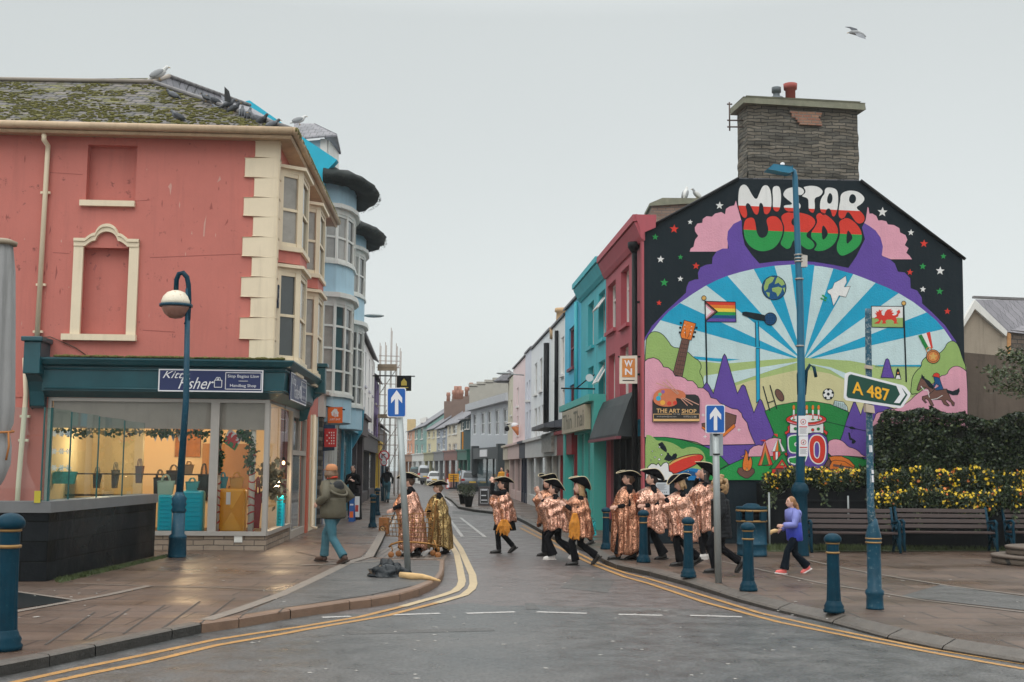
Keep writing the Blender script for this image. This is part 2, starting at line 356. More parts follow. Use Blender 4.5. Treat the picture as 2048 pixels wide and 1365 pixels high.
RIGHT = [(905, 981), (893, 986), (889, 992), (902.5, 999), (917, 1013), (950, 1019), (986, 1023), (1027.7, 1031), (1050, 1041), (1079, 1057), (1110, 1073), (1150, 1087), (1181, 1098), (1207, 1117), (1233, 1128), (1300, 1142), (1373, 1162), (1475, 1195), (1556, 1217), (1665, 1242.5), (1775, 1272), (1884, 1294), (2048, 1321), (2200, 1342)]
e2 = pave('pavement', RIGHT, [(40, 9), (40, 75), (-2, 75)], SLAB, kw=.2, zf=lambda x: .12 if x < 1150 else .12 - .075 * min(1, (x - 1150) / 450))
b = MB(); b.poly([G(x, y, .002) for x, y in ((728, 1105), (745, 1117), (889, 1120), (905, 1100), (893, 1085), (800, 1092))]);
SETT = brickmat('setts', (.16, .12, .10, 1), (.23, .19, .16, 1), (.05, .04, .035, 1), .22, .12, .02, 'yx', .5, .5, .004, wet=.3)
tag(b.build('sett_strip', SETT, org=(0, 0, 0)), kind='structure')
def strip(name, pts, mat, z, w=None):
 b = MB(); q = [G(x, y, z) for x, y in pts]
 if w is None: b.poly(q)
 else:
  l = []; r = []
  for i, p in enumerate(q):
   a = q[max(i - 1, 0)]; c = q[min(i + 1, len(q) - 1)]; t = (c - a).normalized(); nn = V((-t.y, t.x, 0))
   if 0 < i < len(q) - 1:
    t1 = (p - a).normalized(); mlen = 1 / max(.5, nn.dot(V((-t1.y, t1.x, 0))))
   else: mlen = 1
   l.append(p + nn * (w / 2 * mlen)); r.append(p - nn * (w / 2 * mlen))
  n = len(q); b.add(l + r, [(i, n + i, n + i + 1, i + 1) for i in range(n - 1)])
 return tag(b.build(name, mat, org=(0, 0, 0)), kind='structure')
strip('pavement_infill', ((480, 1230), (560, 1196), (630, 1163), (692, 1128), (745, 1119), (880, 1122), (878, 1142), (868, 1156), (830, 1171), (740, 1190), (600, 1211)), ASPHD, .122)
strip('pale_kerb_strip', ((412, 1240), (470, 1222), (560, 1190), (632, 1157), (697, 1125), (738, 1113), (757, 1080), (785, 1022)), SLABL, .125, .18)
strip('pale_kerb_strip', ((600, 1131), (690, 1127), (800, 1119), (884, 1116)), SLABL, .126, .12)
strip('pale_kerb_strip', ((20, 1225), (120, 1207), (210, 1191), (298, 1172)), SLABL, .125, .12)
strip('pale_kerb_strip', ((145, 1167), (298, 1172), (440, 1175), (560, 1182)), SLABL, .1235, .05)
strip('pale_kerb_strip', ((310, 1124), (480, 1126), (660, 1131)), SLABL, .1235, .06)
strip('cellar_hatch', ((25, 1183), (140, 1202), (25, 1219), (0, 1222), (0, 1180)), M('hatch_metal', (.02, .028, .032, 1), .3, metal=.5), .124)
strip('pale_kerb_strip', ((25, 1182), (150, 1200)), SLABL, .1265, .08)
for k in range(7): strip('slab_joint', ((90 + 78 * k, 1290 - 11 * k), (190 + 70 * k, 1224 - 7 * k)), M('joint', (.05, .042, .036, 1), .7), .121, .025)
strip('pale_kerb_strip', ((1440, 1122), (1550, 1146), (1640, 1166), (1740, 1182), (1850, 1201), (2060, 1226)), SLABL, .1235, .07)
strip('pale_kerb_strip', ((1615, 1120), (1700, 1139), (1800, 1156), (1900, 1172), (2060, 1192)), SLABL, .1245, .08)
strip('pale_kerb_strip', ((1290, 1098), (1380, 1112), (1440, 1122)), SLABL, .1235, .05)
strip('pavement_patch', ((1880, 1170), (2060, 1195), (2060, 1222), (1800, 1193)), ASPHD, .1225)
TACT = brickmat('tactile_paving', (.17, .10, .07, 1), (.19, .12, .08, 1), (.08, .05, .04, 1), .1, .1, .02, 'xy', .5, .6, 0)
strip('tactile_paving', ((590, 1103), (690, 1094), (735, 1100), (722, 1114), (690, 1122), (655, 1118)), TACT, .1235)
YL1 = [(-90, 1388), (27, 1365), (140, 1340), (273, 1313), (427, 1280), (513, 1266.6), (600, 1254), (720, 1234), (805, 1213), (884, 1191), (910, 1182), (921, 1172), (924, 1162), (919.5, 1135), (913, 1107), (901, 1088), (886, 1066)]
YL2 = [(-20, 1388), (96, 1365), (190, 1345), (290, 1325), (434, 1290.5), (581, 1265), (600, 1261), (771, 1232), (873, 1206), (928, 1190), (943, 1178), (947, 1168), (945, 1150), (938, 1135), (921, 1097), (909, 1080), (896, 1060)]
strip('yellow_line', YL1[:9], YEL, .008, .10); strip('yellow_line', YL2[:9], YEL, .0084, .10)
strip('yellow_line', YL1[8:], YELP, .0088, .13); strip('yellow_line', YL2[8:], YELP, .0092, .13)
YR1 = [(1045, 1051), (1079, 1068), (1163, 1110), (1198, 1127.5), (1250, 1146), (1300, 1158.5), (1380, 1183), (1519, 1226), (1665, 1259), (1848, 1296), (2048, 1328), (2200, 1350)]
YR2 = [(1040, 1056), (1072, 1072), (1150, 1112), (1192, 1132), (1250, 1154), (1300, 1168), (1410, 1205), (1556, 1244), (1738, 1281), (1884, 1309), (2048, 1338), (2200, 1362)]
strip('yellow_line', YR1, YEL, .008, .09); strip('yellow_line', YR2, YEL, .0084, .09)
for k, (x0, y0, x1, y1) in enumerate(((644, 1235, 702, 1233), (784, 1230, 880, 1227), (933, 1227, 1030, 1224), (1073, 1224, 1174, 1227), (1237, 1229, 1325, 1231), (1380, 1231, 1484, 1234))):
 strip('give_way_dash', ((x0, y0), (x1, y1)), WLINE, .008, .12)
for x0, x1, y in ((897, 921, 1036), (901, 931, 1042.5), (908, 941, 1049.5), (913, 950, 1056.5), (918, 960, 1064.5), (925, 970, 1073.5)):
 strip('hatch_marking', ((x0, y - 1), (x1, y + 1)), WLINE, .008, .16)
for q in (((921, 1036), (971, 1075)), ((897, 1036), (925, 1074)), ((872, 985), (884, 1000), (893, 1012)), ((880, 985), (893, 1000), (905, 1012)), ((780, 1060), (800, 1015), (822, 975)), ((771, 1060), (792, 1015), (815, 975)), ((985, 1014), (915, 1003), (900, 1012), (935, 1018))):
 strip('road_line', q, WLINE, .008, .10)
strip('drain_slot', ((1238, 1130), (1300, 1144), (1360, 1160)), BLACK, .002, .2)
strip('road_patch', ((1050, 1206), (1068, 1207), (1080, 1219), (1052, 1219)), ASPHD, .007)
strip('road_patch', ((1150, 1150), (1230, 1160), (1215, 1186), (1120, 1176)), ASPHD, .003)
strip('road_patch', ((690, 1262), (980, 1256), (990, 1262), (700, 1269)), ASPHD, .0065)
strip('road_patch', ((905, 1022), (1010, 1028), (1020, 1034), (905, 1028)), ASPHD, .005)
b = MB(); b.add([(-900, 430, .05), (900, 430, .05), (900, 1800, .05), (-900, 1800, .05)], [(0, 1, 2, 3)])
tag(b.build('sea', M('sea_water', (.25, .29, .30, 1), .3), org=(0, 0, 0)), kind='structure')
GR = M('grass_blades', (.060, .085, .022, 1), .6, var=.4, scale=4)
def grass(name, label, quad, n, h, z=.12, rows=None):
 b = MB(); rnd = random.Random(5); q = [G(x, y, z) for x, y in quad]
 for _ in range(n):
  a, c = rnd.random(), rnd.random(); p = q[0].lerp(q[1], a).lerp(q[3].lerp(q[2], a), c)
  for k in range(3):
   an = rnd.uniform(0, 6.28); hh = h * rnd.uniform(.4, 1.2); dx = V((math.cos(an), math.sin(an), 0)); o = p + dx * rnd.uniform(0, .04)
   b.add([o - dx * .008, o + dx * .008, o + V((dx.y, dx.x, 0)) * hh * .4 + V((0, 0, hh))], [(0, 1, 2)])
 return tag(b.build(name, GR), label, 'grass', kind='stuff')
strip('grass_bed', ((1535, 1104), (1535, 1086), (2070, 1088), (2070, 1102)), M('soil_green', (.05, .06, .025, 1), .9, var=.4, scale=3, bump=.5), .128)
grass('grass', 'rough green grass strip growing behind the benches', ((1535, 1103), (2070, 1101), (2070, 1078), (1535, 1078)), 9000, .11)
grass('grass', 'weeds and moss along the foot of the black tiled wall', ((120, 1166), (330, 1116), (338, 1112), (110, 1160)), 1500, .05)
# ================================================================ building helpers
def wallgrid(mb, pl, u0, u1, z0, z1, holes, rev=.12, off=0.0, m=0, ztop=None):
 us = sorted(set([u0, u1] + [min(max(h[i], u0), u1) for h in holes for i in (0, 1)])); zs = sorted(set([z0, z1] + [min(max(h[i], z0), z1) for h in holes for i in (2, 3)]))
 zt = lambda u, z: (ztop(u) if (ztop and abs(z - z1) < 1e-6) else z)
 for i in range(len(us) - 1):
  for j in range(len(zs) - 1):
   a, c, d, e = us[i], us[i + 1], zs[j], zs[j + 1]; mu, mz = (a + c) / 2, (d + e) / 2
   if any(h[0] < mu < h[1] and h[2] < mz < h[3] for h in holes): continue
   mb.add([pl.pt(a, d, off), pl.pt(c, d, off), pl.pt(c, zt(c, e), off), pl.pt(a, zt(a, e), off)], [(0, 1, 2, 3)], m)
 for h in holes:
  q = [(h[0], h[2]), (h[1], h[2]), (h[1], h[3]), (h[0], h[3])]
  for k in range(4):
   a, c = q[k], q[(k + 1) % 4]
   mb.add([pl.pt(a[0], a[1], off), pl.pt(c[0], c[1], off), pl.pt(c[0], c[1], off - rev), pl.pt(a[0], a[1], off - rev)], [(0, 1, 2, 3)], m)
def window(parent, pl, h, off, fmat, pmat, fw=.07, bars=(.5,), vbars=(), sill=None, smat=None, rev=.10, openlight=False):
 u0, u1, z0, z1 = h; o = off - rev; b = MB()
 for r in ((u0, u0 + fw, z0, z1), (u1 - fw, u1, z0, z1), (u0 + fw, u1 - fw, z0, z0 + fw), (u0 + fw, u1 - fw, z1 - fw, z1)): b.pbox(pl, *r, o - .03, o + .04)
 for k in bars: z = z0 + (z1 - z0) * k; b.pbox(pl, u0 + fw, u1 - fw, z - fw * .35, z + fw * .35, o - .03, o + .03)
 for k in vbars: u = u0 + (u1 - u0) * k; b.pbox(pl, u - fw * .3, u + fw * .3, z0 + fw, z1 - fw, o - .026, o + .026)
 w_ = b.build('window', fmat, parent)
 b = MB(); b.pbox(pl, u0 + .01, u1 - .01, z0 + .01, z1 - .01, o - .035, o - .012); b.build('pane', pmat, w_)
 if sill: b = MB(); b.pbox(pl, u0 - .06, u1 + .06, z0 - .1, z0 - .003, off - rev, off + .09); b.build('sill', smat or fmat, w_)
 if openlight:   # top-hung casement standing open
  b = MB(); zt = z1 - fw; zb = z0 + (z1 - z0) * .62; k = .34
  for r in (0, 1):
   u = u0 + fw if r == 0 else u1 - fw
   b.tube([pl.pt(u, zt, o + .05), pl.pt(u, zb, o + .05 + k)], .025, 4, sm=False)
  b.tube([pl.pt(u0 + fw, zb, o + .05 + k), pl.pt(u1 - fw, zb, o + .05 + k)], .03, 4, sm=False)
  b.add([pl.pt(u0 + fw, zt, o + .05), pl.pt(u1 - fw, zt, o + .05), pl.pt(u1 - fw, zb, o + .05 + k), pl.pt(u0 + fw, zb, o + .05 + k)], [(0, 1, 2, 3)], 1)
  b.build('casement', [fmat, M('casement_glass', (.35, .38, .38, 1), .1)], w_)
 return w_
def slabfoot(mb, pl, foot, z0, z1, grow=0.0, m=0):
 cu = sum(f[0] for f in foot) / len(foot)
 pts = [pl.pt(f[0] + (grow if f[0] > cu else -grow), z0, (f[1] + grow) if f[1] > 1e-3 else -.05) for f in foot]
 mb.ext(pts, (0, 0, z1 - z0), m)
def bay(parent, pl, foot, z0, z1, fmat, pmats, name='bay_window', fw=.09, bars=(.5,), head=.16, sill=.1, apron=None, amat=None, cornice=.10, post=.07):
 b = MB(); slabfoot(b, pl, foot, z0 - sill, z0, .06); slabfoot(b, pl, foot, z1, z1 + head * .55, .02); slabfoot(b, pl, foot, z1 + head * .55, z1 + head, cornice)
 w_ = None; panes = []
 for i in range(len(foot) - 1):
  a = pl.pt(foot[i][0], 0, foot[i][1]); c = pl.pt(foot[i + 1][0], 0, foot[i + 1][1]); f = Plane(a, c - a, 1)
  if (f.n).dot(pl.n) < 0: f.n = -f.n
  L_ = (c - a).length
  b.pbox(f, -.01, post, z0, z1, -.08, .02); b.pbox(f, L_ - post, L_ + .01, z0, z1, -.08, .018)
  b.pbox(f, post, L_ - post, z0, z0 + fw, -.07, .0); b.pbox(f, post, L_ - post, z1 - fw, z1, -.07, .0)
  for k in bars: z = z0 + (z1 - z0) * k; b.pbox(f, post, L_ - post, z - .03, z + .03, -.06, .005)
  panes.append((f, L_))
 w_ = b.build(name, fmat, parent)
 for i, (f, L_) in enumerate(panes):
  q = MB(); q.pbox(f, post * .5, L_ - post * .5, z0 + .02, z1 - .02, -.055, -.035); q.build('pane', pmats[i % len(pmats)], w_)
 if apron: q = MB(); slabfoot(q, pl, foot, apron, z0 - sill, 0.0); q.build('apron', amat, w_)
 return w_
def pipe(parent, pts, r, mat, name='downpipe', brackets=()):
 b = MB(); b.tube(pts, r, 8)
 for p in brackets: b.box(p, (.2, .06, .05))
 return b.build(name, mat, parent)
# ================================================================ pink corner building
PINK = M('pink_render', C(208, 122, 110, .86), .75, var=.10, scale=.9, streak=.22, streakcol=(.22, .07, .06, 1), bump=.12, bscale=25, spots=.10, spotcol=(.25, .075, .065, 1))
TEALS = M('teal_shopfront', (.008, .075, .095, 1), .33, var=.25, scale=2, streak=.3, streakcol=(.02, .05, .06, 1))
C0 = G(531, 1101, .12)
FP = Plane(C0, (1, .06)); SP = Plane(C0, (-.05, 1));
CZ = FP.uz(540, 716)[1]
hb = thing('shop_building', 'pink corner building with cream quoins, mossy slate roof and dark teal shop front', 'building', (C0.x - 4, C0.y + 4, .12))
EZ = FP.uz(500, 284)[1]
def fbox(x0, y0, x1, y1, pl=FP, off=0):
 a = pl.uz(x0, y1, off); c = pl.uz(x1, y0, off); return (a[0], c[0], a[1], c[1])
h1 = fbox(171, 292, 275, 405); h2 = fbox(158, 497, 264, 672)
b = MB(); wallgrid(b, FP, -8.5, 0, CZ - .9, EZ + .03, [h1, h2], rev=.22)
for h in (h1, h2): b.add([FP.pt(h[0], h[2], -.22), FP.pt(h[1], h[2], -.22), FP.pt(h[1], h[3], -.22), FP.pt(h[0], h[3], -.22)], [(0, 1, 2, 3)])
SL = 9.3
b.add([SP.pt(0, CZ - .9), SP.pt(SL, CZ - .9), SP.pt(SL, EZ + .03), SP.pt(0, EZ + .03)], [(0, 1, 2, 3)])
wx = FP.uz(92, 900)[0]
b.pbox(FP, -8.5, wx, 0, CZ - .9, -.4, -.02);
b.add([FP.pt(-8.5, 0, -9), FP.pt(0, 0, -9), FP.pt(0, EZ, -9), FP.pt(-8.5, EZ, -9)], [(0, 1, 2, 3)])
rnd = random.Random(6)
for pts, m in ([(382, 468), (384, 462), (385, 470)], 1), ([(406, 473), (408, 447), (413, 430), (411, 450), (409, 474)], 1), ([(336, 374), (342, 366), (344, 372), (341, 392), (339, 378)], 1), ([(419, 420), (423, 404), (425, 418)], 0), ([(449, 452), (456, 438), (456, 445)], 0), ([(434, 366), (440, 352), (442, 360)], 1), ([(186, 540), (191, 528), (194, 532), (190, 542)], 0), ([(98, 470), (101, 452), (102, 462)], 0), ([(110, 562), (113, 530), (115, 545)], 0), ([(230, 405), (300, 400), (300, 401), (230, 406)], 0), ([(300, 515), (480, 508), (480, 509), (300, 516.2)], 0), ([(100, 345), (165, 349), (165, 350), (100, 346.2)], 0), ([(285, 660), (350, 664), (350, 665.3), (285, 661)], 0), ([(106, 505), (139, 507), (139, 508.2), (106, 506.2)], 0):
 b.poly([FP.pt(*FP.uz(x, y), .004) for x, y in pts], m + 1)
for k in range(60):
 x, y = rnd.uniform(5, 465), rnd.uniform(300, 705)
 if 140 < x < 285 and (y < 420 or y > 460): continue
 q = FP.pt(*FP.uz(x, y), .004); r = rnd.uniform(.012, .035); hh = rnd.uniform(.5, 3.5); b.poly([q + FP.d * r * .4, q + V((0, 0, r * hh)), q - FP.d * r * .5, q - V((0, 0, r * hh))], rnd.choice((1, 1, 1, 2)))
b.build('wall', [PINK, M('scar_dark', C(158, 86, 79), .8), M('scar_pale', C(200, 150, 138), .8)], hb)
b = MB()   # quoins
ys = [283, 317, 357, 396, 434.6, 475, 515, 555, 596, 636, 680, 719]
for k in range(len(ys) - 1):
 z1_ = FP.uz(530, ys[k])[1]; z0_ = FP.uz(530, ys[k + 1])[1]; wq = .68 if k % 2 else .47; ws = .28 if k % 2 else .22
 q = [FP.pt(-wq, z0_ + .012, .05), V((*(FP.pt(0, 0, .05) + FP.d * .05).xy, z0_ + .012)), V((*(SP.pt(ws, 0, .05)).xy, z0_ + .012)), V((*(SP.pt(ws, 0, -.05)).xy, z0_ + .012)), FP.pt(-wq, z0_ + .012, -.05)]
 b.ext(q, (0, 0, z1_ - z0_ - .024))
b.build('quoins', CREAM, hb, bevel=.018)
b = MB(); s = fbox(161, 404, 271, 413); b.pbox(FP, s[0], s[1], s[2], s[3], -.1, .1); b.build('sill', CREAM, hb)
fr = fbox(141, 480, 280, 672); b = MB(); f2 = .20
b.pbox(FP, fr[0], fr[0] + f2, fr[2], fr[3], -.01, .07); b.pbox(FP, fr[1] - f2, fr[1], fr[2], fr[3], -.01, .07)
s = fbox(125, 671, 274, 681); b.pbox(FP, s[0], s[1], s[2], s[3], -.1, .13)
cu = (fr[0] + fr[1]) / 2; wd = fr[1] - fr[0]; prof = []
for t in [i / 40 for i in range(41)]:
 a = abs(t - .5) * 2
 if a > .62: z = 0
 elif a > .36: z = .10 * math.sin((.62 - a) / .26 * math.pi / 2) + .02
 else: z = .12 + .20 * math.sqrt(max(0, 1 - (a / .33) ** 2)) if a < .33 else .12
 prof.append((fr[0] + wd * t, fr[3] - .10 + z))
for i in range(40):
 (a, za), (c, zc) = prof[i], prof[i + 1]
 b.ext([FP.pt(a, za - .07, -.01), FP.pt(c, zc - .07, -.01), FP.pt(c, zc + .10, -.01), FP.pt(a, za + .10, -.01)], FP.n * .10)
 b.ext([FP.pt(a, za + .03, -.01), FP.pt(c, zc + .03, -.01), FP.pt(c, zc + .09, -.01), FP.pt(a, za + .09, -.01)], FP.n * .13)
b.build('window_surround', CREAM, hb)
MOSS = brickmat('mossy_slate', (.10, .095, .10, 1), (.17, .145, .135, 1), (.015, .015, .015, 1), .34, .27, .03, 'xy', .7, .8, .012, moss=.62, mosscol=(.15, .14, .03, 1))
SLATES = brickmat('clean_slate', (.16, .16, .18, 1), (.22, .21, .235, 1), (.04, .04, .045, 1), .22, .30, .012, 'xy', .5, .5, .006)
EC = FP.pt(.35, EZ + .14, .35); EL = FP.pt(-9, EZ + .14, .35)
EC = V((SP.pt(0, 0, .38).x, FP.pt(0, 0, .38).y, EZ + .14))
HP = P(306, 168, 29.4); RL = P(-160, 160, 28.9); R1 = P(338, 156, 30.3); R2 = P(500, 214, 34.5); ES = SP.pt(SL, EZ + .14, .38)
b = MB(); b.add([EL, EC, HP, RL], [(0, 1, 2, 3)]); b.add([HP, R1, R1 + V((-1, 3, -.6)), RL + V((0, 3, -1)), RL], [(0, 1, 2, 3, 4)])
rf = b.build('roof', MOSS, hb)
b = MB(); b.add([EC, ES, R2, HP], [(0, 1, 2, 3)]); b.add([HP, R2, R1], [(0, 1, 2)]); b.add([R1, R2, R2 + V((-3, .5, -1.5)), R1 + V((-3, 1, -1.5))], [(0, 1, 2, 3)])
b.build('side_slope', SLATES, rf)
LEAD = M('lead_hip', (.17, .16, .16, 1), .5, var=.3, scale=4)
b = MB(); up = V((0, 0, .05)); b.tube([EC + up, HP + up], .05, 6, flat=.6); b.tube([RL + up, HP + up, R1 + up], .06, 6, 1)
for i in range(14): a, c = R1.lerp(R2, i / 14), R1.lerp(R2, (i + .97) / 14); b.tube([a + up, c + up], .055, 8, 0)
b.build('ridge', [LEAD, M('ridge_tile', (.28, .24, .20, 1), .7, var=.35, scale=1.2)], rf)
b = MB(); rnd = random.Random(3)      # cushions of moss on the slates and in the gutter
for i in range(2600):
 a = rnd.random(); t = rnd.random() ** 1.2 * .97
 p = EL.lerp(EC, .25 + a * .74).lerp(RL.lerp(HP, .25 + a * .74), t)
 if noise.noise(p * 1.3) < -.2 + t * .15: continue
 r = rnd.uniform(.02, .05); b.ell(p + V((0, 0, .01)), (r * rnd.uniform(1, 1.9), r, r * .5), 6)
for i in range(260):
 p = EL.lerp(EC, .2 + .8 * rnd.random()) + V((0, -.06, .02)); b.ell(p, (rnd.uniform(.04, .12), .05, rnd.uniform(.03, .07)), 6)
for i in range(160):
 p = EC.lerp(ES, rnd.random()) + V((.1, 0, .02)); b.ell(p, (.05, rnd.uniform(.05, .14), rnd.uniform(.03, .09)), 6)
MOSSM = M('moss', (.155, .145, .04, 1), .95, var=.5, scale=8, bump=1, bscale=60)
b.build('moss', MOSSM, rf)['kind'] = 'stuff'
b = MB()   # soffit, fascia board and gutter
zf = EZ + .02
SOF = M('buff_gutter', C(190, 165, 135), .6, var=.2, scale=3, streak=.4, streakcol=(.2, .12, .06, 1))
b.add([FP.pt(-8.5, zf, .34), V((*EC.xy, zf)), ES + V((0, 0, zf - ES.z)), SP.pt(SL, zf, -.05), SP.pt(0, zf, -.05), FP.pt(-8.5, zf, -.05)], [(0, 1, 4, 5), (1, 2, 3, 4)])
b.tube([EL + V((0, -.06, 0)), EC + V((.02, -.06, 0))], .085, 10); b.tube([EC + V((.05, -.06, 0)), ES + V((.06, 0, 0))], .085, 10)
b.tube([EL + V((0, -.0, -.11)), EC + V((-.03, 0, -.11)), ES + V((0, 0, -.11))], .05, 4, sm=False)
b.build('gutter', SOF, hb)
zz = lambda x, y, o=0: FP.pt(*FP.uz(x, y, o), o)
pipe(hb, [zz(88, 268, .3), zz(88, 280, .3), zz(96, 292, .1), zz(95, 310, .09), zz(74, 676, .09)], .055, CREAM, brackets=[zz(91, 386, .05), zz(82, 570, .05), zz(76, 664, .05)])
pipe(hb, [zz(50, 716, .2), zz(52, 790, .12), zz(37, 965, .12), zz(30, 1090, .12)], .055, CREAM, brackets=[zz(50, 833, .08), zz(47, 881, .08)])
b = MB(); b.tube([zz(50, 678, .1), zz(100, 674, .05), zz(150, 695, .04), zz(175, 713, .04)], .012, 5); b.build('cable', M('cable', (.12, .06, .04, 1), .6), hb)
ftop = FP.uz(400, 719, .55)[1]; fbot = FP.uz(400, 797, .2)[1]
def fasprof(u, pl, zc=0): return [pl.pt(u, fbot, .05), pl.pt(u, fbot + .12, .32), pl.pt(u, ftop - .17, .36), pl.pt(u, ftop - .13, .48), pl.pt(u, ftop - .03, .55), pl.pt(u, ftop, .55), pl.pt(u, ftop + .06, -.02)]
uL = FP.uz(82, 760, .4)[0]; A0 = fasprof(uL, FP); n = len(A0)
def corner(o): # intersection of the two offset planes
 r = FP.pt(0, 0, o); q = SP.pt(0, 0, o); # solve r + a*FP.d = q + b*SP.d
 dx = q - r; det = FP.d.x * -SP.d.y + SP.d.x * FP.d.y; a = (dx.x * -SP.d.y + SP.d.x * dx.y) / det; return r + FP.d * a
offs = [.05, .32, .36, .48, .55, .55, -.02]; zs_ = [p.z for p in A0]
A1 = [V((*corner(o).xy, z)) for o, z in zip(offs, zs_)]; A2 = [SP.pt(5.05, z, o) for o, z in zip(offs, zs_)]
b = MB(); b.add(A0 + A1 + A2, [(i, i + 1, n + i + 1, n + i) for i in range(n - 1)] + [(n + i, n + i + 1, 2 * n + i + 1, 2 * n + i) for i in range(n - 1)] + [tuple(range(n)), tuple(2 * n + i for i in range(n))])
b.add([A0[0], A1[0], A2[0], SP.pt(5.05, fbot, -.6), FP.pt(uL, fbot, -.6)], [(0, 1, 2, 3, 4)])
fas = b.build('fascia', TEALS, hb)
b = MB()
for o, z in ((.05, -.10), (.42, .0)): pass
for z, o in ((ftop - .22, .375), (fbot + .17, .34)): b.tube([FP.pt(uL + .05, z, o), V((*corner(o).xy, z)), SP.pt(4.95, z, o)], .02, 6)
b.build('moulding', TEALS, fas)
for pl, u in ((FP, uL - .14), (SP, 5.22)):   # end consoles
 b = MB(); b.pbox(pl, u - .17, u + .17, ftop - .35, ftop + .32, -.02, .62); b.pbox(pl, u - .22, u + .22, ftop + .32, ftop + .42, -.02, .68)
 b.ext([pl.pt(u - .14, z, o) for z, o in ((fbot - .25, 0), (fbot - .2, .16), (fbot + .1, .24), (fbot + .3, .34), (ftop - .35, .5), (ftop - .35, 0))], pl.d * .28); b.build('console', TEALS, hb, bevel=.02)
b = MB(); rnd = random.Random(11)
for i in range(420):
 p = FP.pt(rnd.uniform(uL + .3, .3), ftop + .04, rnd.uniform(.2, .5)) ; r = rnd.uniform(.02, .05); b.ell(p, (r * 1.8, r, r * .7), 6)
b.build('moss', MOSSM, fas)['kind'] = 'stuff'
SIGNB = M('sign_navy', C(22, 38, 92, .9), .35, var=.05); SIGNW = M('sign_white', C(225, 225, 228), .5, var=.03)
def sign(parent, pl, x0, y0, x1, y1, off, body, texts, border=True, name='sign_board'):
 a = pl.uz(x0, y1, off); c = pl.uz(x1, y0, off); u0, u1, z0, z1 = a[0], c[0], a[1], c[1]
 b = MB(); b.pbox(pl, u0, u1, z0, z1, off - .03, off)
 if border:
  for r in ((u0, u1, z1 - .025, z1), (u0, u1, z0, z0 + .025), (u0, u0 + .025, z0 + .025, z1 - .025), (u1 - .025, u1, z0 + .025, z1 - .025)): b.pbox(pl, *r, off, off + .006, 1)
 W_ = u1 - u0; H_ = z1 - z0
 for (t, cx, cy, w_, h_, kw) in texts:
  o = pl.pt(u0 + W_ * cx, z0 + H_ * cy, off + .008)
  dx = pl.d if pl.d.cross(V((0, 0, 1))).dot(pl.n) > 0 else -pl.d
  if t == '#bag':
   for q in (((-.5, -.5), (.5, -.5), (.5, .25), (-.5, .25)),):
    for i in range(4):
     p0 = o + dx * q[i][0] * W_ * w_ + V((0, 0, q[i][1] * H_ * h_)); p1 = o + dx * q[(i + 1) % 4][0] * W_ * w_ + V((0, 0, q[(i + 1) % 4][1] * H_ * h_)); b.tube([p0, p1], .008, 4, 1, False)
   for sx in (-.15, .12): b.tube([o + dx * (sx + math.cos(t_) * .2) * W_ * w_ + V((0, 0, (.25 + math.sin(t_) * .3) * H_ * h_)) for t_ in [math.pi * i / 8 for i in range(9)]], .007, 4, 1, False)
  elif t == '#box':
   for i in range(4):
    q = ((-.5, -.5), (.5, -.5), (.5, .5), (-.5, .5)); p0 = o + dx * q[i][0] * W_ * w_ + V((0, 0, q[i][1] * H_ * h_)); p1 = o + dx * q[(i + 1) % 4][0] * W_ * w_ + V((0, 0, q[(i + 1) % 4][1] * H_ * h_)); b.tube([p0, p1], .008, 4, 1, False)
  elif t == '#line': b.tube([o - dx * W_ * w_ / 2, o + dx * W_ * w_ / 2], .006, 4, 1, False)
  else: put_text(b, t, o, dx, V((0, 0, 1)), W_ * w_, H_ * h_, 1, **kw)
 return b.build(name, [SIGNB, SIGNW] if body is None else body, parent)
KT = [('Kitty', .17, .70, .26, .42, dict(shear=.45)), ('Fisher', .36, .38, .34, .52, dict(shear=.45)), ('#bag', .57, .42, .07, .42, {}), ('#box', .81, .5, .34, .74, {}),
 ('Siop Bagiau Llaw', .81, .70, .30, .17, {}), ('#line', .81, .50, .09, 0, {}), ('Handbag Shop', .81, .28, .25, .17, {})]
sign(hb, FP, 316, 741, 527, 783, .42, None, KT)
sign(hb, SP, 581, 762, 613, 800, .42, None, KT)
STALL = brickmat('stall_riser_stone', (.24, .18, .13, 1), (.33, .26, .20, 1), (.10, .08, .065, 1), .42, .115, .010, 'xz', .85, .7, .01)
STALY = brickmat('stall_riser_stone_side', (.24, .18, .13, 1), (.33, .26, .20, 1), (.10, .08, .065, 1), .42, .115, .010, 'yz', .85, .7, .01)
sz = FP.uz(420, 1066)[1]; wt = FP.uz(420, 800)[1]; DU = SP.uz(585, 900)[0]; DU2 = SP.uz(613, 900)[0]
b = MB(); b.pbox(FP, wx, 0, 0, sz - .06, -.3, -.02); b.build('stall_riser', STALL, hb)
b = MB(); b.pbox(SP, .3, DU - .05, 0, sz - .06, -.3, -.021); b.build('stall_riser', STALY, hb)
b = MB(); a = FP.uz(468, 1084)[0]; b.pbox(FP, a, a + .17, .28, .46, -.02, .01)
for k in range(5): b.pbox(FP, a + .02, a + .15, .30 + k * .03, .312 + k * .03, .01, .016)
b.build('air_brick', WHITE, hb)
ALU = M('aluminium_frame', (.42, .39, .36, 1), .4, metal=.3, var=.1)
b = MB(); mul = FP.uz(428, 900)[0]
for r in ((wx, 0, sz - .06, sz + .03, -.12, .03), (wx, 0, wt - .06, fbot + .02, -.1, .0), (wx, wx + .07, sz + .03, wt - .06, -.1, .0), (mul - .09, mul + .09, sz + .03, wt - .06, -.1, .0), (-.07, .0, sz + .03, wt - .06, -.1, .02)): b.pbox(FP, *r)
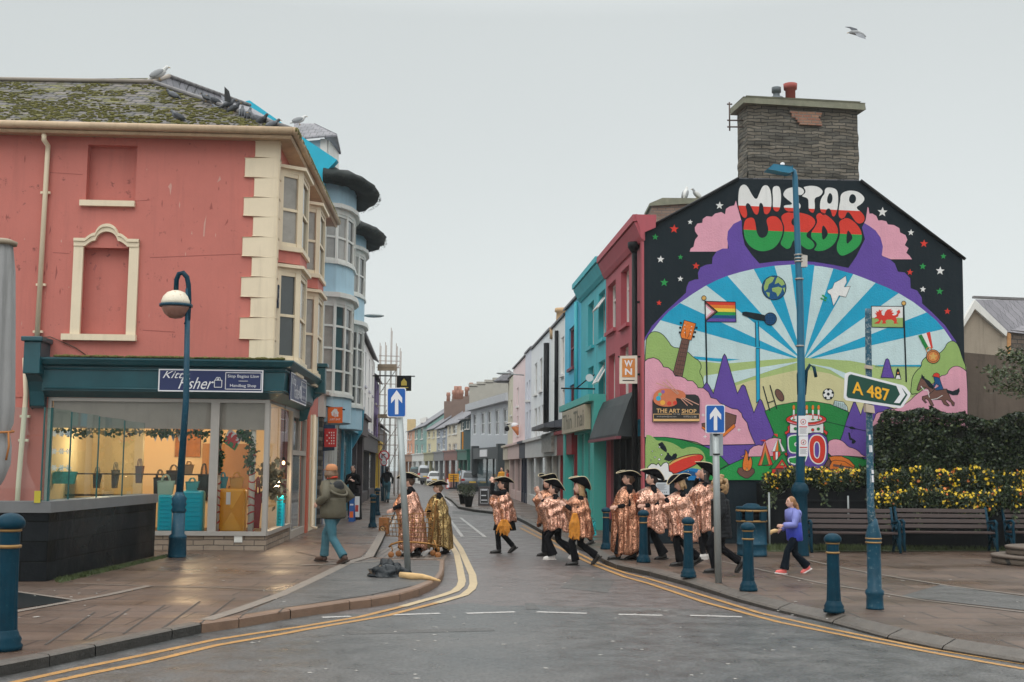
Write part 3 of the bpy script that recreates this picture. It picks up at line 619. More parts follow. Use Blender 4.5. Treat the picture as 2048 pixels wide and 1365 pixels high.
for r in ((.03, DU - .05, sz - .055, sz + .03, -.12, .03), (.0, .07, sz + .031, wt - .06, -.1, .019), (DU - .12, DU - .05, sz + .03, wt - .06, -.1, .0), (.07, DU2 + .1, wt - .06, fbot + .02, -.1, -.003)): b.pbox(SP, *r)
sw = b.build('shop_window_frame', ALU, hb)
GLASS = glassmat('shop_glass', (.93, .95, .94, 1), .85)
b = MB(); b.add([FP.pt(wx, sz, -.05), FP.pt(0, sz, -.05), FP.pt(0, wt, -.05), FP.pt(wx, wt, -.05)], [(0, 1, 2, 3)]); b.build('pane', GLASS, sw)
b = MB(); b.add([SP.pt(.03, sz, -.05), SP.pt(DU - .1, sz, -.05), SP.pt(DU - .1, wt, -.05), SP.pt(.03, wt, -.05)], [(0, 1, 2, 3)]); b.build('pane', GLASS, sw)
b = MB(); zb = FP.uz(350, 858)[1]
b.pbox(FP, wx + .08, mul - .09, zb, wt, -.14, -.09); b.pbox(FP, mul + .09, -.07, FP.uz(480, 860)[1], wt, -.14, -.09); b.build('window_blind', M('blind_fabric', (.42, .37, .33, 1), .8, var=.1, streak=.2), hb)
b = MB()
for r in ((DU, DU + .12, .12, wt - .06), (DU2 - .12, DU2, .12, wt - .06), (DU + .12, DU2 - .12, 2.15, 2.27), (DU + .12, DU2 - .12, .12, .3), (DU + .12, DU2 - .12, wt - .18, wt - .06), ((DU + DU2) / 2 - .03, (DU + DU2) / 2 + .03, 2.27, wt - .18)): b.pbox(SP, *r, -.12, .0)
dr = b.build('door', M('door_white', C(170, 160, 150), .5, var=.05), hb)
b = MB(); b.pbox(SP, DU + .12, DU2 - .12, .3, 2.15, -.09, -.06); b.pbox(SP, DU + .12, (DU + DU2) / 2 - .03, 2.27, wt - .18, -.09, -.06); b.pbox(SP, (DU + DU2) / 2 + .03, DU2 - .12, 2.27, wt - .18, -.09, -.06); b.build('pane', PANE, dr)
b = MB(); b.pbox(SP, DU2, DU2 + .42, 0, fbot + .1, -.3, .04); b.build('pilaster', M('salmon_paint', C(196, 96, 72), .6), hb)
b = MB(); b.pbox(SP, DU2 + .42, SL, 0, CZ - .88, -.3, -.0); b.build('pier', CREAM, hb)
pipe(hb, [SP.pt(DU2 + .75, fbot, .10), SP.pt(DU2 + .75, .25, .10), SP.pt(DU2 + .7, .2, .25)], .05, CREAM, brackets=[SP.pt(DU2 + .75, 2.1, .06)])
ROOM = M('room_cream', C(228, 205, 168, .9), .8, var=.05)
dpt = 3.4; b = MB(); c1 = lambda u, z, o: FP.pt(u, z, o)
b.add([c1(wx, .12, -dpt), c1(-.2, .12, -dpt), c1(-.2, wt, -dpt), c1(wx, wt, -dpt)], [(0, 1, 2, 3)]); b.add([c1(wx, .12, -.3), c1(wx, .12, -dpt), c1(wx, wt, -dpt), c1(wx, wt, -.3)], [(0, 1, 2, 3)])
b.add([c1(wx, wt + .01, -.02), c1(-.1, wt + .01, -.02), c1(-.2, wt + .01, -dpt), c1(wx, wt + .01, -dpt)], [(0, 1, 2, 3)])
b.build('interior_wall', ROOM, hb)
b = MB(); b.pbox(FP, wx, -.35, .1, sz - .07, -dpt, -.3); b.build('interior_floor', M('room_floor', (.10, .07, .05, 1), .5), hb)
def bulb(px, py, off):
 u, z = FP.uz(px, py, off); p = FP.pt(u, z, off)
 t = thing('pendant_lamp', 'small warm glowing bulb lit inside the bag shop, %s' % ('seen through the side window' if px > 540 else 'above the left display' if px < 250 else 'above the middle display'), 'lamp', p, 'lamps inside the bag shop')
 b = MB(); b.ell(p, (.035, .035, .045), 10); b.build('bulb', M('bulb_glow', (1, .75, .4, 1), .5, emit=5, emitcol=(1, .62, .28, 1)), t)
 b = MB(); b.tube([p + V((0, 0, .07)), V((p.x, p.y, wt))], .008, 5); b.lathe(p + V((0, 0, .06)), ((.04, 0), (.03, .06), (.0, .07)), 8); b.build('flex', BLACK, t)
 l = bpy.data.lights.new('bulb_light', 'POINT'); l.energy = 58; l.color = (1, .70, .40); l.shadow_soft_size = .12
 lo = bpy.data.objects.new('bulb_light', l); COL.objects.link(lo); lo.parent = t; lo.location = (0, 0, -.45)
bulb(205, 850, -1.6); bulb(382, 846, -1.9); bulb(567, 926, -2.2)
def onFP(px, py, off): return FP.pt(*FP.uz(px, py, off), off)
def suitcase(x0, x1, y0, y1, off, mat, label, ribs):
 u0 = FP.uz(x0, y1, off)[0]; u1, z1 = FP.uz(x1, y0, off); z0 = sz - .065; base = FP.pt((u0 + u1) / 2, z0, off)
 t = thing('suitcase', label, 'suitcase', base, 'hard shell suitcases in the shop window'); cu = (u0 + u1) / 2; w_ = u1 - u0
 b = MB(); b.pbox(FP, u0, u1, z0 + .06, z1, off - .30, off)
 b.build('shell', mat, t, bevel=.05)
 b = MB()
 if ribs == 'x':
  for k in range(9):
   s_ = k * w_ * .055
   for sx in (-1, 1):
    for sz_ in (-1, 1):
     cz = (z0 + z1) / 2 + .03
     p0 = FP.pt(cu + sx * s_, cz + 0, off + .003); p1 = FP.pt(cu + sx * w_ * .44, cz + sz_ * (z1 - z0) * (.44 - k * .045), off + .003)
     if k < 8: b.tube([p0, p1], .009, 4, sm=False)
 else:
  for k in range(9):
   z = z0 + .1 + (z1 - z0 - .16) * k / 8
   b.tube([FP.pt(u0 + .05 + (w_ - .1) * j / 12, z + (.012 if j % 2 else -.012), off + .003) for j in range(13)], .007, 4, sm=False)
 b.build('ribs', mat, t)
 for sx in (u0 + .07, u1 - .07): b = MB(); b.lathe(FP.pt(sx, z0, off - .06), ((.03, 0), (.035, .03), (.02, .06)), 8); b.build('wheel', BLACK, t)
 b = MB(); b.tube([FP.pt(cu - .1, z1 - .01, off - .15), FP.pt(cu - .1, z1 + .04, off - .15), FP.pt(cu + .1, z1 + .04, off - .15), FP.pt(cu + .1, z1 - .01, off - .15)], .014, 6); b.build('handle', BLACK, t)
 return t
TQ = M('turquoise_shell', C(0, 175, 205, 1.0), .3, var=.05); YS = M('yellow_shell', C(235, 165, 20, 1.0), .35, var=.05)
suitcase(313, 346, 990, 1056, -.28, TQ, 'smaller turquoise suitcase beside the black tiled wall, under a pale handbag', 'w')
suitcase(357, 407, 982, 1056, -.30, TQ, 'larger turquoise suitcase in the left window, next to the window mullion', 'w')
st = suitcase(435, 491, 978, 1056, -.28, YS, 'mustard yellow suitcase with a star of ribs beside the red and white pole', 'x')
u, z = FP.uz(456, 1000, -.27); b = MB(); b.pbox(FP, u - .04, u + .05, z - .1, z + .16, -.275, -.262); b.build('price_tag', SIGNW, st)
suitcase(553, 568, 992, 1030, -2.3, TQ, 'third turquoise suitcase deep inside, seen through the side window', 'w')
def handbag(x0, x1, y0, y1, off, mat, label, tot=True):
 u0, z0 = FP.uz(x0, y1, off); u1, z1 = FP.uz(x1, y0, off); h = (z1 - z0) * .66; base = FP.pt((u0 + u1) / 2, z0, off)
 t = thing('handbag', label, 'handbag', base, 'handbags on show in the shop window'); cu = (u0 + u1) / 2
 b = MB(); q = [(u0 + .03, z0), (u1 - .03, z0), (u1, z0 + h), (u0, z0 + h)]; b.ext([FP.pt(u, z, off) for u, z in q], FP.n * -.14); b.build('body', mat, t, bevel=.02)
 b = MB()
 for dz in (0.0, .12): b.tube([FP.pt(cu + math.cos(a) * (u1 - u0) * .27, z0 + h - .01 + math.sin(a) * (z1 - z0) * .36, off - .01 - dz) for a in [math.pi * i / 8 for i in range(9)]], .010, 6)
 b.build('handle', mat, t)
 return t
handbag(314, 346, 950, 991, -.34, M('pale_aqua_leather', C(165, 200, 190, .8), .5), 'pale aqua tote bag standing on the smaller turquoise suitcase')
handbag(371, 395, 956, 983, -.40, M('aqua_leather', C(60, 165, 175, .8), .5), 'aqua bag standing on the larger turquoise suitcase')
handbag(459, 485, 945, 979, -.34, M('mustard_leather', C(220, 155, 40, .8), .5), 'mustard shoulder bag standing on the yellow suitcase')
handbag(436, 453, 945, 977, -.5, M('teal_leather', C(20, 140, 165, .8), .5), 'small teal bag between the left red and white pole and mustard bag')
handbag(103, 150, 935, 966, -.5, M('patterned_teal', C(60, 170, 170, .8), .6, var=.6, scale=14), 'patterned teal and white weekend bag behind the glass screen')
handbag(506, 522, 955, 1055, -.6, M('red_leather', C(160, 30, 40, .8), .5), 'tall red bag leaning behind the right red and white pole')
for k, (x0, x1, y0, y1, c_) in enumerate(((306, 330, 940, 990, 'black'), (332, 360, 930, 968, 'dark brown'), (368, 385, 922, 948, 'tan'), (395, 417, 928, 1000, 'black'), (222, 236, 925, 975, 'grey'), (270, 285, 918, 965, 'maroon'), (185, 200, 935, 975, 'dark grey'))):
 handbag(x0, x1, y0, y1, -1.6, {'black': M('black_leather', (.015, .013, .012, 1), .4), 'dark brown': M('brown_leather', (.05, .025, .015, 1), .4), 'tan': M('tan_leather', (.35, .22, .10, 1), .5), 'grey': M('grey_leather', (.15, .16, .17, 1), .5), 'maroon': M('maroon_leather', (.12, .02, .03, 1), .5), 'dark grey': M('dgrey_leather', (.06, .06, .07, 1), .5)}[c_],
   ['black handbag at the back beside the black tiled wall corner', 'dark brown handbag on the back shelf behind the pale aqua tote', 'tan handbag on the back shelf under the painting', 'tall black handbag at the back by the window mullion', 'grey handbag behind the middle of the glass screen', 'maroon handbag behind the right end of the glass screen', 'dark grey handbag behind the glass screen near the patterned bag'][k])
b = MB(); u0, z0 = FP.uz(305, 990, -1.7); u1 = FP.uz(425, 990, -1.7)[0]; za = FP.uz(350, 948, -1.7)[1]
for z in (z0, za): b.pbox(FP, u0 - 2.5, u1, z - .03, z, -2.1, -1.45)
for u in (u0 - 2.5, u0, u1): b.pbox(FP, u - .03, u, sz - .07, za - .03, -2.1, -2.05)
tag(b.build('display_shelf', M('dark_wood', (.05, .03, .02, 1), .5)), 'long dark wooden shelf for handbags at the back of the shop display', 'shelf')
b = MB(); a = onFP(352, 913, -3.2); c = onFP(400, 858, -3.2); b.pbox(FP, FP.uz(350, 900, -3.3)[0], FP.uz(400, 900, -3.3)[0], FP.uz(370, 914, -3.3)[1], FP.uz(370, 856, -3.3)[1], -3.38, -3.32)
tag(b.build('painting', M('orange_canvas', (.32, .12, .03, 1), .7, var=.5, scale=5)), 'orange and brown abstract canvas hung on the cream shop wall', 'painting')
b = MB(); b.pbox(FP, FP.uz(405, 900, -3.3)[0], FP.uz(500, 900, -3.3)[0], FP.uz(450, 1000, -3.3)[1], FP.uz(450, 888, -3.3)[1], -3.36, -3.3)
tag(b.build('notice_board', M('cork_board', (.33, .17, .07, 1), .8)), 'tan board on the shop wall behind the yellow suitcase', 'board')
REDW = M('red_tape', C(190, 35, 35, .9), .5)
for (x, y0, y1, lb) in ((434, 900, 1056, 'left'), (501, 825, 1056, 'right')):
 p0 = onFP(x, y1, -.2); p1 = onFP(x, 800, -.2); t = thing('display_pole', 'white pole wound with red ribbon, the %s one of two beside the yellow suitcase' % lb, 'pole', (p0.x, p0.y, sz - .06), 'red and white poles in the window')
 b = MB(); b.tube([(p0.x, p0.y, sz - .06), (p0.x, p0.y, wt)], .065 if lb == 'right' else .04, 12); b.build('shaft', WHITE, t)
 b = MB()
 for k in range(11):
  z = sz + .05 + k * .17 + random.uniform(-.02, .02); r = .068 if lb == 'right' else .043
  b.tube([(p0.x + math.cos(a) * r, p0.y + math.sin(a) * r, z + math.sin(a + k) * .035) for a in [math.pi * 2 * i / 12 for i in range(13)]], .016, 5)
 b.build('ribbon', REDW, t)
LEAF = M('garland_green', (.03, .10, .045, 1), .6, var=.5, scale=9)
def leafy(name, label, cat, pts, n, r, size, mat, group=None, kind=None, seed=1, mats=None):
 rnd = random.Random(seed); b = MB()
 for _ in range(n):
  k = rnd.randrange(len(pts) - 1); p = pts[k].lerp(pts[k + 1], rnd.random()) + V((rnd.gauss(0, r), rnd.gauss(0, r), rnd.gauss(0, r)))
  d1 = V((rnd.gauss(0, 1), rnd.gauss(0, 1), rnd.gauss(0, 1))).normalized() * size * rnd.uniform(.6, 1.3); d2 = d1.cross(V((rnd.gauss(0, 1), rnd.gauss(0, 1), rnd.gauss(0, 1)))).normalized() * size * .45
  b.add([p - d1 * .5, p + d2, p + d1 * .7, p - d2], [(0, 1, 2, 3)], rnd.randrange(len(mats)) if mats else 0)
 if name != 'dried_plant': b.tube(pts, .006, 4)
 return tag(b.build(name, mats or mat), label, cat, group, kind)
leafy('garland', 'dark leafy garland hung along the top of the shop window', 'garland', [onFP(x, y, -.3) for x, y in ((110, 862), (160, 868), (230, 862), (300, 866), (350, 864), (420, 870))], 500, .05, .08, LEAF)
leafy('garland', 'green ivy garland wound down the right red and white pole', 'garland', [onFP(x, y, -.14) for x, y in ((478, 872), (495, 870), (508, 900), (497, 922), (505, 945))], 260, .05, .09, LEAF)
leafy('garland', 'ivy garland hanging beside the left red and white pole', 'garland', [onFP(x, y, -.14) for x, y in ((446, 868), (436, 890), (443, 920), (434, 950))], 160, .035, .08, LEAF)
leafy('dried_plant', 'dried grassy plant standing inside the side window', 'plant', [onFP(x, y, -.9) for x, y in ((545, 990), (540, 960), (548, 935))], 300, .14, .12, M('dried_grass', (.22, .20, .13, 1), .8, var=.4))
t = thing('flag', 'Welsh flag with red dragon leaning on a stick in the shop window', 'flag', onFP(440, 900, -.16))
DRG = [(.02, .12), (.10, .10), (.13, .22), (.20, .28), (.17, .38), (.10, .42), (.03, .36), (.05, .46), (.12, .52), (.10, .62), (.05, .74), (.12, .70), (.10, .84), (.17, .78), (.20, .92), (.26, .86), (.36, .92), (.28, .80), (.30, .62), (.38, .56), (.42, .78), (.50, .92), (.66, .96), (.60, .88), (.70, .86), (.64, .76), (.74, .72), (.66, .62), (.72, .58), (.80, .60), (.86, .72), (.82, .80), (.92, .92), (.96, .76), (.90, .66), (.88, .52), (.80, .46), (.84, .30), (.82, .18), (.90, .12), (.72, .10), (.74, .22), (.66, .34), (.48, .34), (.42, .24), (.46, .12), (.30, .10), (.34, .24), (.28, .34), (.24, .2), (.20, .10)]
FRED = M('flag_red', C(200, 30, 35, .9), .7, var=.05); FGRN = M('flag_green', C(20, 120, 60, .9), .7, var=.05)
def flagpts(cs, f): return [onFP(cs[0][0] + (cs[1][0] - cs[0][0]) * a + (cs[3][0] - cs[0][0]) * c, cs[0][1] + (cs[1][1] - cs[0][1]) * a + (cs[3][1] - cs[0][1]) * c, f) for a, c in ()]
def fq(a, c, o): # a along, c up (0..1)
 P0, P1, P3 = (445, 884), (470, 902), (460, 858); return onFP(P0[0] + (P1[0] - P0[0]) * a + (P3[0] - P0[0]) * c, P0[1] + (P1[1] - P0[1]) * a + (P3[1] - P0[1]) * c, o)
b = MB(); b.poly([fq(0, 0, -.16), fq(1, 0, -.16), fq(1, .5, -.16), fq(0, .5, -.16)], 0); b.poly([fq(0, .5, -.16), fq(1, .5, -.16), fq(1, 1, -.16), fq(0, 1, -.16)], 1); b.poly([fq(a, c, -.15) for a, c in DRG], 2)
b.build('cloth', [FGRN, SIGNW, FRED], t)
b = MB(); b.tube([onFP(438, 900, -.165), onFP(463, 850, -.165)], .008, 6); b.build('stick', CREAM, t)
b = MB()
for k in range(5):
 x = 305 + k * 12; b.poly([onFP(x, 868, -.35), onFP(x + 11, 868, -.35), onFP(x + 5.5, 884, -.35)], k % 2)
tag(b.build('bunting', [SIGNW, M('bunting_blue', C(110, 130, 150), .7)]), 'string of small triangular bunting under the garland in the shop', 'bunting')
for k, (x, y) in enumerate([(x, y) for y in (868, 903, 936) for x in (108, 123, 137)]):
 b = MB(); c = onFP(x, y, -.04); r = .075
 for j in range(6): a = j * math.pi / 3; d = FP.d * math.cos(a) + V((0, 0, math.sin(a))); q = FP.d * -math.sin(a) + V((0, 0, math.cos(a))); b.add([c, c + d * r * .6 + q * r * .22, c + d * r, c + d * r * .6 - q * r * .22], [(0, 1, 2, 3)])
 tag(b.build('snowflake_sticker', SIGNW), 'white snowflake sticker on the left of the shop window glass', 'sticker', 'snowflake stickers on the shop glass')
def canted(u0, u1, p=.45, a=.4): return [(u0, 0), (u0 + a, p), (u1 - a, p), (u1, 0)]
def zS(px, py, o=0): return SP.uz(px, py, o)[1]
zu0 = zS(553, 488); zu1 = zS(553, 332); zl0 = zS(553, 716); zl1 = zS(553, 541)
NETP = M('window_pane_curtain', (.30, .28, .25, 1), .12, var=.4, scale=1.6, spec=.8)
for k, (u0, u1) in enumerate(((.42, 2.45), (4.0, 6.1))):
 f = canted(u0, u1)
 bay(hb, SP, f, zu0, zu1, CREAM, [NETP, PANE, PANE], bars=(.5,), apron=zl1 + .2, amat=PINK, post=.11)
 bay(hb, SP, f, zl0 - .05, zl1, CREAM, [PANE if k == 0 else NETP, PANEL, PANE], bars=(.5,), apron=ftop - .2, amat=CREAM, post=.11)
t = thing('street_sign', 'small dark blue bilingual street name plate beside the cream quoins', 'sign', SP.pt(.26, zS(545, 590), .07))
b = MB(); z = zS(545, 588); b.pbox(SP, .27, .40, z - .25, z + .25, .02, .075); b.build('plate', M('plate_navy', C(28, 44, 70), .4), t)
b = MB(); put_text(b, 'HEOL', SP.pt(.335, z + .12, .078), SP.d, V((0, 0, 1)), .11, .10); put_text(b, 'STRYD', SP.pt(.335, z - .08, .078), SP.d, V((0, 0, 1)), .11, .10); b.build('lettering', SIGNW, t)
# ================================================================ blue building with bows (left row)
BLUEP = M('pale_blue_render', C(160, 190, 205, 1.15), .6, var=.08, scale=1.5, streak=.3, streakcol=(.18, .22, .24, 1))
TURQ = M('turquoise_gable_paint', C(10, 172, 200, 1.1), .6, var=.12, scale=2, streak=.15)
BX0 = SP.pt(SL, 0).x; BY0 = SP.pt(SL, 0).y
BP = Plane((BX0, BY0), (-.0725, 1)); BL = 21.0
bb = thing('bow_fronted_building', 'pale blue building with two round bow windows under mossy black canopies', 'building', (BX0 - 3, BY0 + 6, .12))
def zB(px, py, o=0): return BP.uz(px, py, o)[1]
TOPB = 10.2
b = MB(); b.pbox(BP, 0, BL, 0, TOPB, -7, 0); b.build('wall', BLUEP, bb)
b = MB()
g = [P(x, y, BY0 + .25) for x, y in ((499, 201), (585, 261), (674, 320), (650, 345), (644, 412), (480, 412), (480, 206))]
b.ext(g, (0, .35, 0)); b.build('party_gable', TURQ, bb)
THATCH = M('black_moss_thatch', (.007, .012, .012, 1), .8, var=.6, scale=3, bump=.7, bscale=14, spots=.2, spotcol=(.06, .06, .015, 1))
def ringfoot(cu, w_, p, n=9): return [(cu - math.cos(math.pi * i / n) * w_, math.sin(math.pi * i / n) * p) for i in range(n + 1)]
zb_ = [4.05, 6.75, 8.05, 9.5]
bows = []
for k, (px, hw, p, cz) in enumerate(((37.3, 1.75, .80, 10.35), (44.0, 1.75, .80, 10.2))):
 cu = (px - BY0); f = ringfoot(cu, hw, p, 7)
 bay(bb, BP, f, zb_[0], zb_[1], WHITE, [NETP, PANE, PANE], name='bow_window', bars=(.5, .25, .75), head=.32, cornice=.16, apron=3.2, amat=BLUEP, post=.05, fw=.08)
 bay(bb, BP, f, zb_[2], zb_[3], WHITE, [PANEL, PANEL, PANE], name='bow_window', bars=(.5,), head=.28, cornice=.14, apron=zb_[1] + .3, amat=BLUEP, post=.05, fw=.08)
 b = MB(); slabfoot(b, BP, f, zb_[3] + .25, cz + .15, .02); b.build('parapet', BLUEP, bb)
 b = MB(); n = 22; rnd = random.Random(k)     # overhanging mossy canopy
 rings = [(.0, 0.05, 0), (.45, -.10, .0), (.66, -.02, 1), (.74, .18, 1), (.56, .34, 1), (.15, .50, 1), (-.5, .62, 1)]
 vs = []; fs = []
 for gr, z, _ in rings:
  ff = ringfoot(cu, hw + gr, p + gr * 1.0, n)
  for i, (u, o) in enumerate(ff):
   w_ = 1 + rnd.uniform(-.05, .04); vs.append(BP.pt(u, cz + z + rnd.uniform(-.04, .04), o * w_ if o > .01 else -.05))
 for r in range(len(rings) - 1):
  for i in range(n): fs.append([r * (n + 1) + i, r * (n + 1) + i + 1, (r + 1) * (n + 1) + i + 1, (r + 1) * (n + 1) + i])
 fs.append([(len(rings) - 1) * (n + 1) + i for i in range(n + 1)])
 b.add(vs, fs, 0, True); c_ = b.build('canopy', THATCH, bb)
 b = MB()
 for _ in range(1500):
  a = rnd.random() * math.pi; t = rnd.random(); gr = .74 * (1 - max(0, t - .5) * .55) + t * t * .25; z = cz - .06 + t * .40
  u, o = cu - math.cos(a) * (hw + gr - t * t * .5), math.sin(a) * (p + gr - t * t * .5); q = BP.pt(u, z, o); dn = BP.n * math.sin(a) + BP.d * -math.cos(a)
  h = rnd.uniform(.03, .11); tip = q + dn * h * .8 + V((0, 0, h * rnd.uniform(-.6, .6))); b.add([q + V((0, .012, 0)), q - V((.012, .012, 0)), tip], [(0, 1, 2)], 1 if rnd.random() < (.45 if k else .2) * t * 1.6 else 0)
 b.build('moss', [THATCH, MOSSM], c_)['kind'] = 'stuff'
b = MB(); b.ext([BP.pt(9, 10.2, 0), BP.pt(BL, 10.2, 0), BP.pt(BL, 12.2, -3.5), BP.pt(9, 12.2, -3.5)], (0, 0, .1)); b.ext([BP.pt(0.6, 10.2, 0), BP.pt(9, 10.2, 0), BP.pt(9, 12.6, -3.5), BP.pt(.6, 12.4, -3.5)], (0, 0, .1)); b.build('roof', SLATES, bb)
dY = 39.5
t = MB(); q = [P(600, 320, dY), P(655, 320, dY), P(655, 279, dY), P(604, 283, dY)]; t.ext(q, (0, 2.2, 0)); dm = t.build('dormer', BLUEP, bb)
t = MB(); q = [P(641, 330, dY - .02), P(655, 330, dY - .02), P(655, 279, dY - .02), P(641, 279, dY - .02)]; t.ext(q, (0, -.06, 0)); q = [P(655.5, 281, dY), P(675, 306, dY + 2.2), P(675, 345, dY + 2.2), P(655.5, 335, dY)]; t.ext(q, (.05, 0, 0)); t.build('frame', WHITE, dm)
t = MB(); a, c, d, e_ = P(582, 262, dY - .3), P(672, 275, dY - .3), P(628, 251, dY + 1.2), P(588, 250, dY + 1.2); f_ = P(686, 309, dY + 2.6)
t.ext([P(588, 281, dY - .3), P(674, 273, dY - .3), d, e_], (0, 0, .06)); t.ext([P(674, 273, dY - .3), P(682, 309, dY + 2.4), P(676, 309, dY + 2.4), d], (0, 0, .08)); t.build('roof', SLATES, dm)
b = MB(); b.ext([P(716, 560, 56), P(720, 475, 55), P(730, 455, 55), P(724, 500, 56)], (0, .6, 0)); b.build('gable_edge', M('black_slate_edge', (.03, .035, .04, 1), .6), bb)
b = MB(); a = BP.uz(640, 800)[0]; STN = brickmat('dark_stone_pier', (.12, .10, .08, 1), (.18, .15, .12, 1), (.04, .035, .03, 1), .3, .14, .02, 'yz', .9, .9, .02)
WB_ = M('dirty_white_board', C(205, 200, 192, .9), .6, var=.1, streak=.4)
z1_ = BP.uz(660, 845)[1]; b.pbox(BP, .05, 7.2, z1_, 3.95, 0, .16); b.pbox(BP, .0, 7.4, 3.95, 4.04, 0, .3); sf = b.build('shop_front', WB_, bb)
b = MB(); b.pbox(BP, .25, .75, .0, z1_, .0, .12); b.pbox(BP, 6.4, 7.0, 0, z1_, 0, .13); b.build('pier', STN, sf)
b = MB(); b.pbox(BP, .8, 2.2, .1, z1_, .0, .03); b.build('door', M('royal_blue_paint', C(20, 50, 110), .4), sf)
b = MB()
for u in (2.25, 3.3, 4.3, 5.3, 6.25): b.pbox(BP, u, u + .12, .9, z1_, 0, .12)
b.pbox(BP, 2.25, 6.37, 2.55, 2.68, 0, .11); b.pbox(BP, 2.25, 6.37, .1, .9, 0, .10); wf = b.build('window', WHITE, sf)
b = MB(); b.pbox(BP, 2.37, 6.25, .9, z1_ - .02, .0, .04); b.build('pane', PANE, wf)
def hang(name, label, x0, y0, x1, y1, Y, mats, draw=None, thick=.10, arm=None, cat='sign', group=None):
 p = P((x0 + x1) / 2, y1, Y); t = thing(name, label, cat, p, group); b = MB(); q = [P(x0, y1, Y), P(x1, y1, Y), P(x1, y0, Y), P(x0, y0, Y)]; b.ext(q, (0, thick, 0), 0); bd = b.build('board', mats[0], t, bevel=.008)
 if draw:
  b = MB(); o = V((0, -.008, 0)); fx = lambda a, c: q[0].lerp(q[1], a).lerp(q[3].lerp(q[2], a), c) + o
  draw(b, fx, (q[1] - q[0]).normalized(), V((0, 0, 1)), (q[1] - q[0]).length, q[3].z - q[0].z); b.build('lettering', mats[1:], bd)
 if arm:
  b = MB(); b.tube([P(arm[0], arm[1], Y + .05), P(arm[2], arm[3], Y + .05)], .02, 6); b.build('bracket', BLACK, t)
 return t
ORG_ = M('orange_sign', C(240, 110, 30, .9), .4, var=.03)
def d_je(b, f, ux, uz, W_, H_):
 h = [(.26, .48), (.26, .62), (.20, .62), (.34, .80), (.5, .92), (.58, .86), (.60, .90), (.66, .88), (.66, .80), (.80, .62), (.74, .62), (.74, .40), (.60, .38), (.60, .58), (.55, .58), (.55, .36), (.46, .36), (.46, .66), (.41, .66), (.41, .40)]
 b.poly([f(x, y) for x, y in h]); put_text(b, 'JUST EAT', f(.5, .2), ux, uz, W_ * .78, H_ * .15, shear=.3, bold=.02)
JE = BP.uz(655, 815, .6)
hang('hanging_sign', 'square orange takeaway sign with a white house above the red board', 656, 815, 684, 846, 35.6, [ORG_, SIGNW], d_je, arm=(650, 813, 690, 820))
def d_red(b, f, ux, uz, W_, H_):
 for i in range(4):
  for j in range(5): b.poly([f(x, y) for x, y in ((.18 + i * .2, .15 + j * .15), (.26 + i * .2, .15 + j * .15), (.26 + i * .2, .22 + j * .15), (.18 + i * .2, .22 + j * .15))]) if (i + j) % 2 or i > 1 else None
hang('hanging_sign', 'red hanging board with white lettering on a dark blue backing', 649, 858, 672, 894, 35.2, [M('red_sign', C(190, 20, 30, .9), .4), SIGNW], d_red)
b = MB(); q = [P(641, 903, 35.4), P(668, 901, 35.4), P(670, 850, 35.4), P(641, 850, 35.4)]; b.ext(q, (0, .1, 0)); tag(b.build('sign_backing', M('dark_blue_board', C(20, 60, 95), .5)), 'dark blue board fixed behind the red hanging sign', 'sign')
b = MB(); b.pbox(BP, 7.3, 8.6, .1, 3.7, 0, .1); b.build('door', M('black_door', (.015, .02, .022, 1), .5), bb)
SKYB = M('sky_blue_paint', C(60, 150, 175, .85), .5)
b = MB(); b.pbox(BP, 9.2, 14.5, 3.2, 4.1, 0, .4); b.ext([BP.pt(14.5, z, o) for z, o in ((2.6, 0), (2.6, .15), (3.3, .55), (4.3, .6), (4.3, 0))], BP.d * .35); b.pbox(BP, 9.2, 9.6, .1, 3.2, 0, .15); b.pbox(BP, 13.8, 14.5, .1, 3.2, 0, .15); b.build('shop_front', SKYB, bb)
b = MB(); b.pbox(BP, 9.6, 13.8, .1, 3.2, 0, .05); b.build('shop_window', M('teal_glass', (.03, .13, .15, 1), .1), bb)
b = MB(); b.pbox(BP, 15, 20.6, 3.2, 3.9, 0, .5); b.pbox(BP, 14.9, 20.9, 3.9, 4.05, 0, .65); b.pbox(BP, 15, 15.5, .1, 3.2, 0, .3); b.pbox(BP, 20, 20.6, .1, 3.2, 0, .3); b.build('shop_front', M('dark_plum_paint', (.05, .035, .04, 1), .5), bb)
b = MB(); b.pbox(BP, 15.5, 20, .5, 3.2, 0, .06); b.build('shop_window', PANE, bb)
pipe(bb, [BP.pt(20.8, 8.9, .1), BP.pt(20.8, .3, .1)], .06, BLACK)
W0 = BP.pt(BL, 0); WP = Plane(W0, (-.0725, 1))
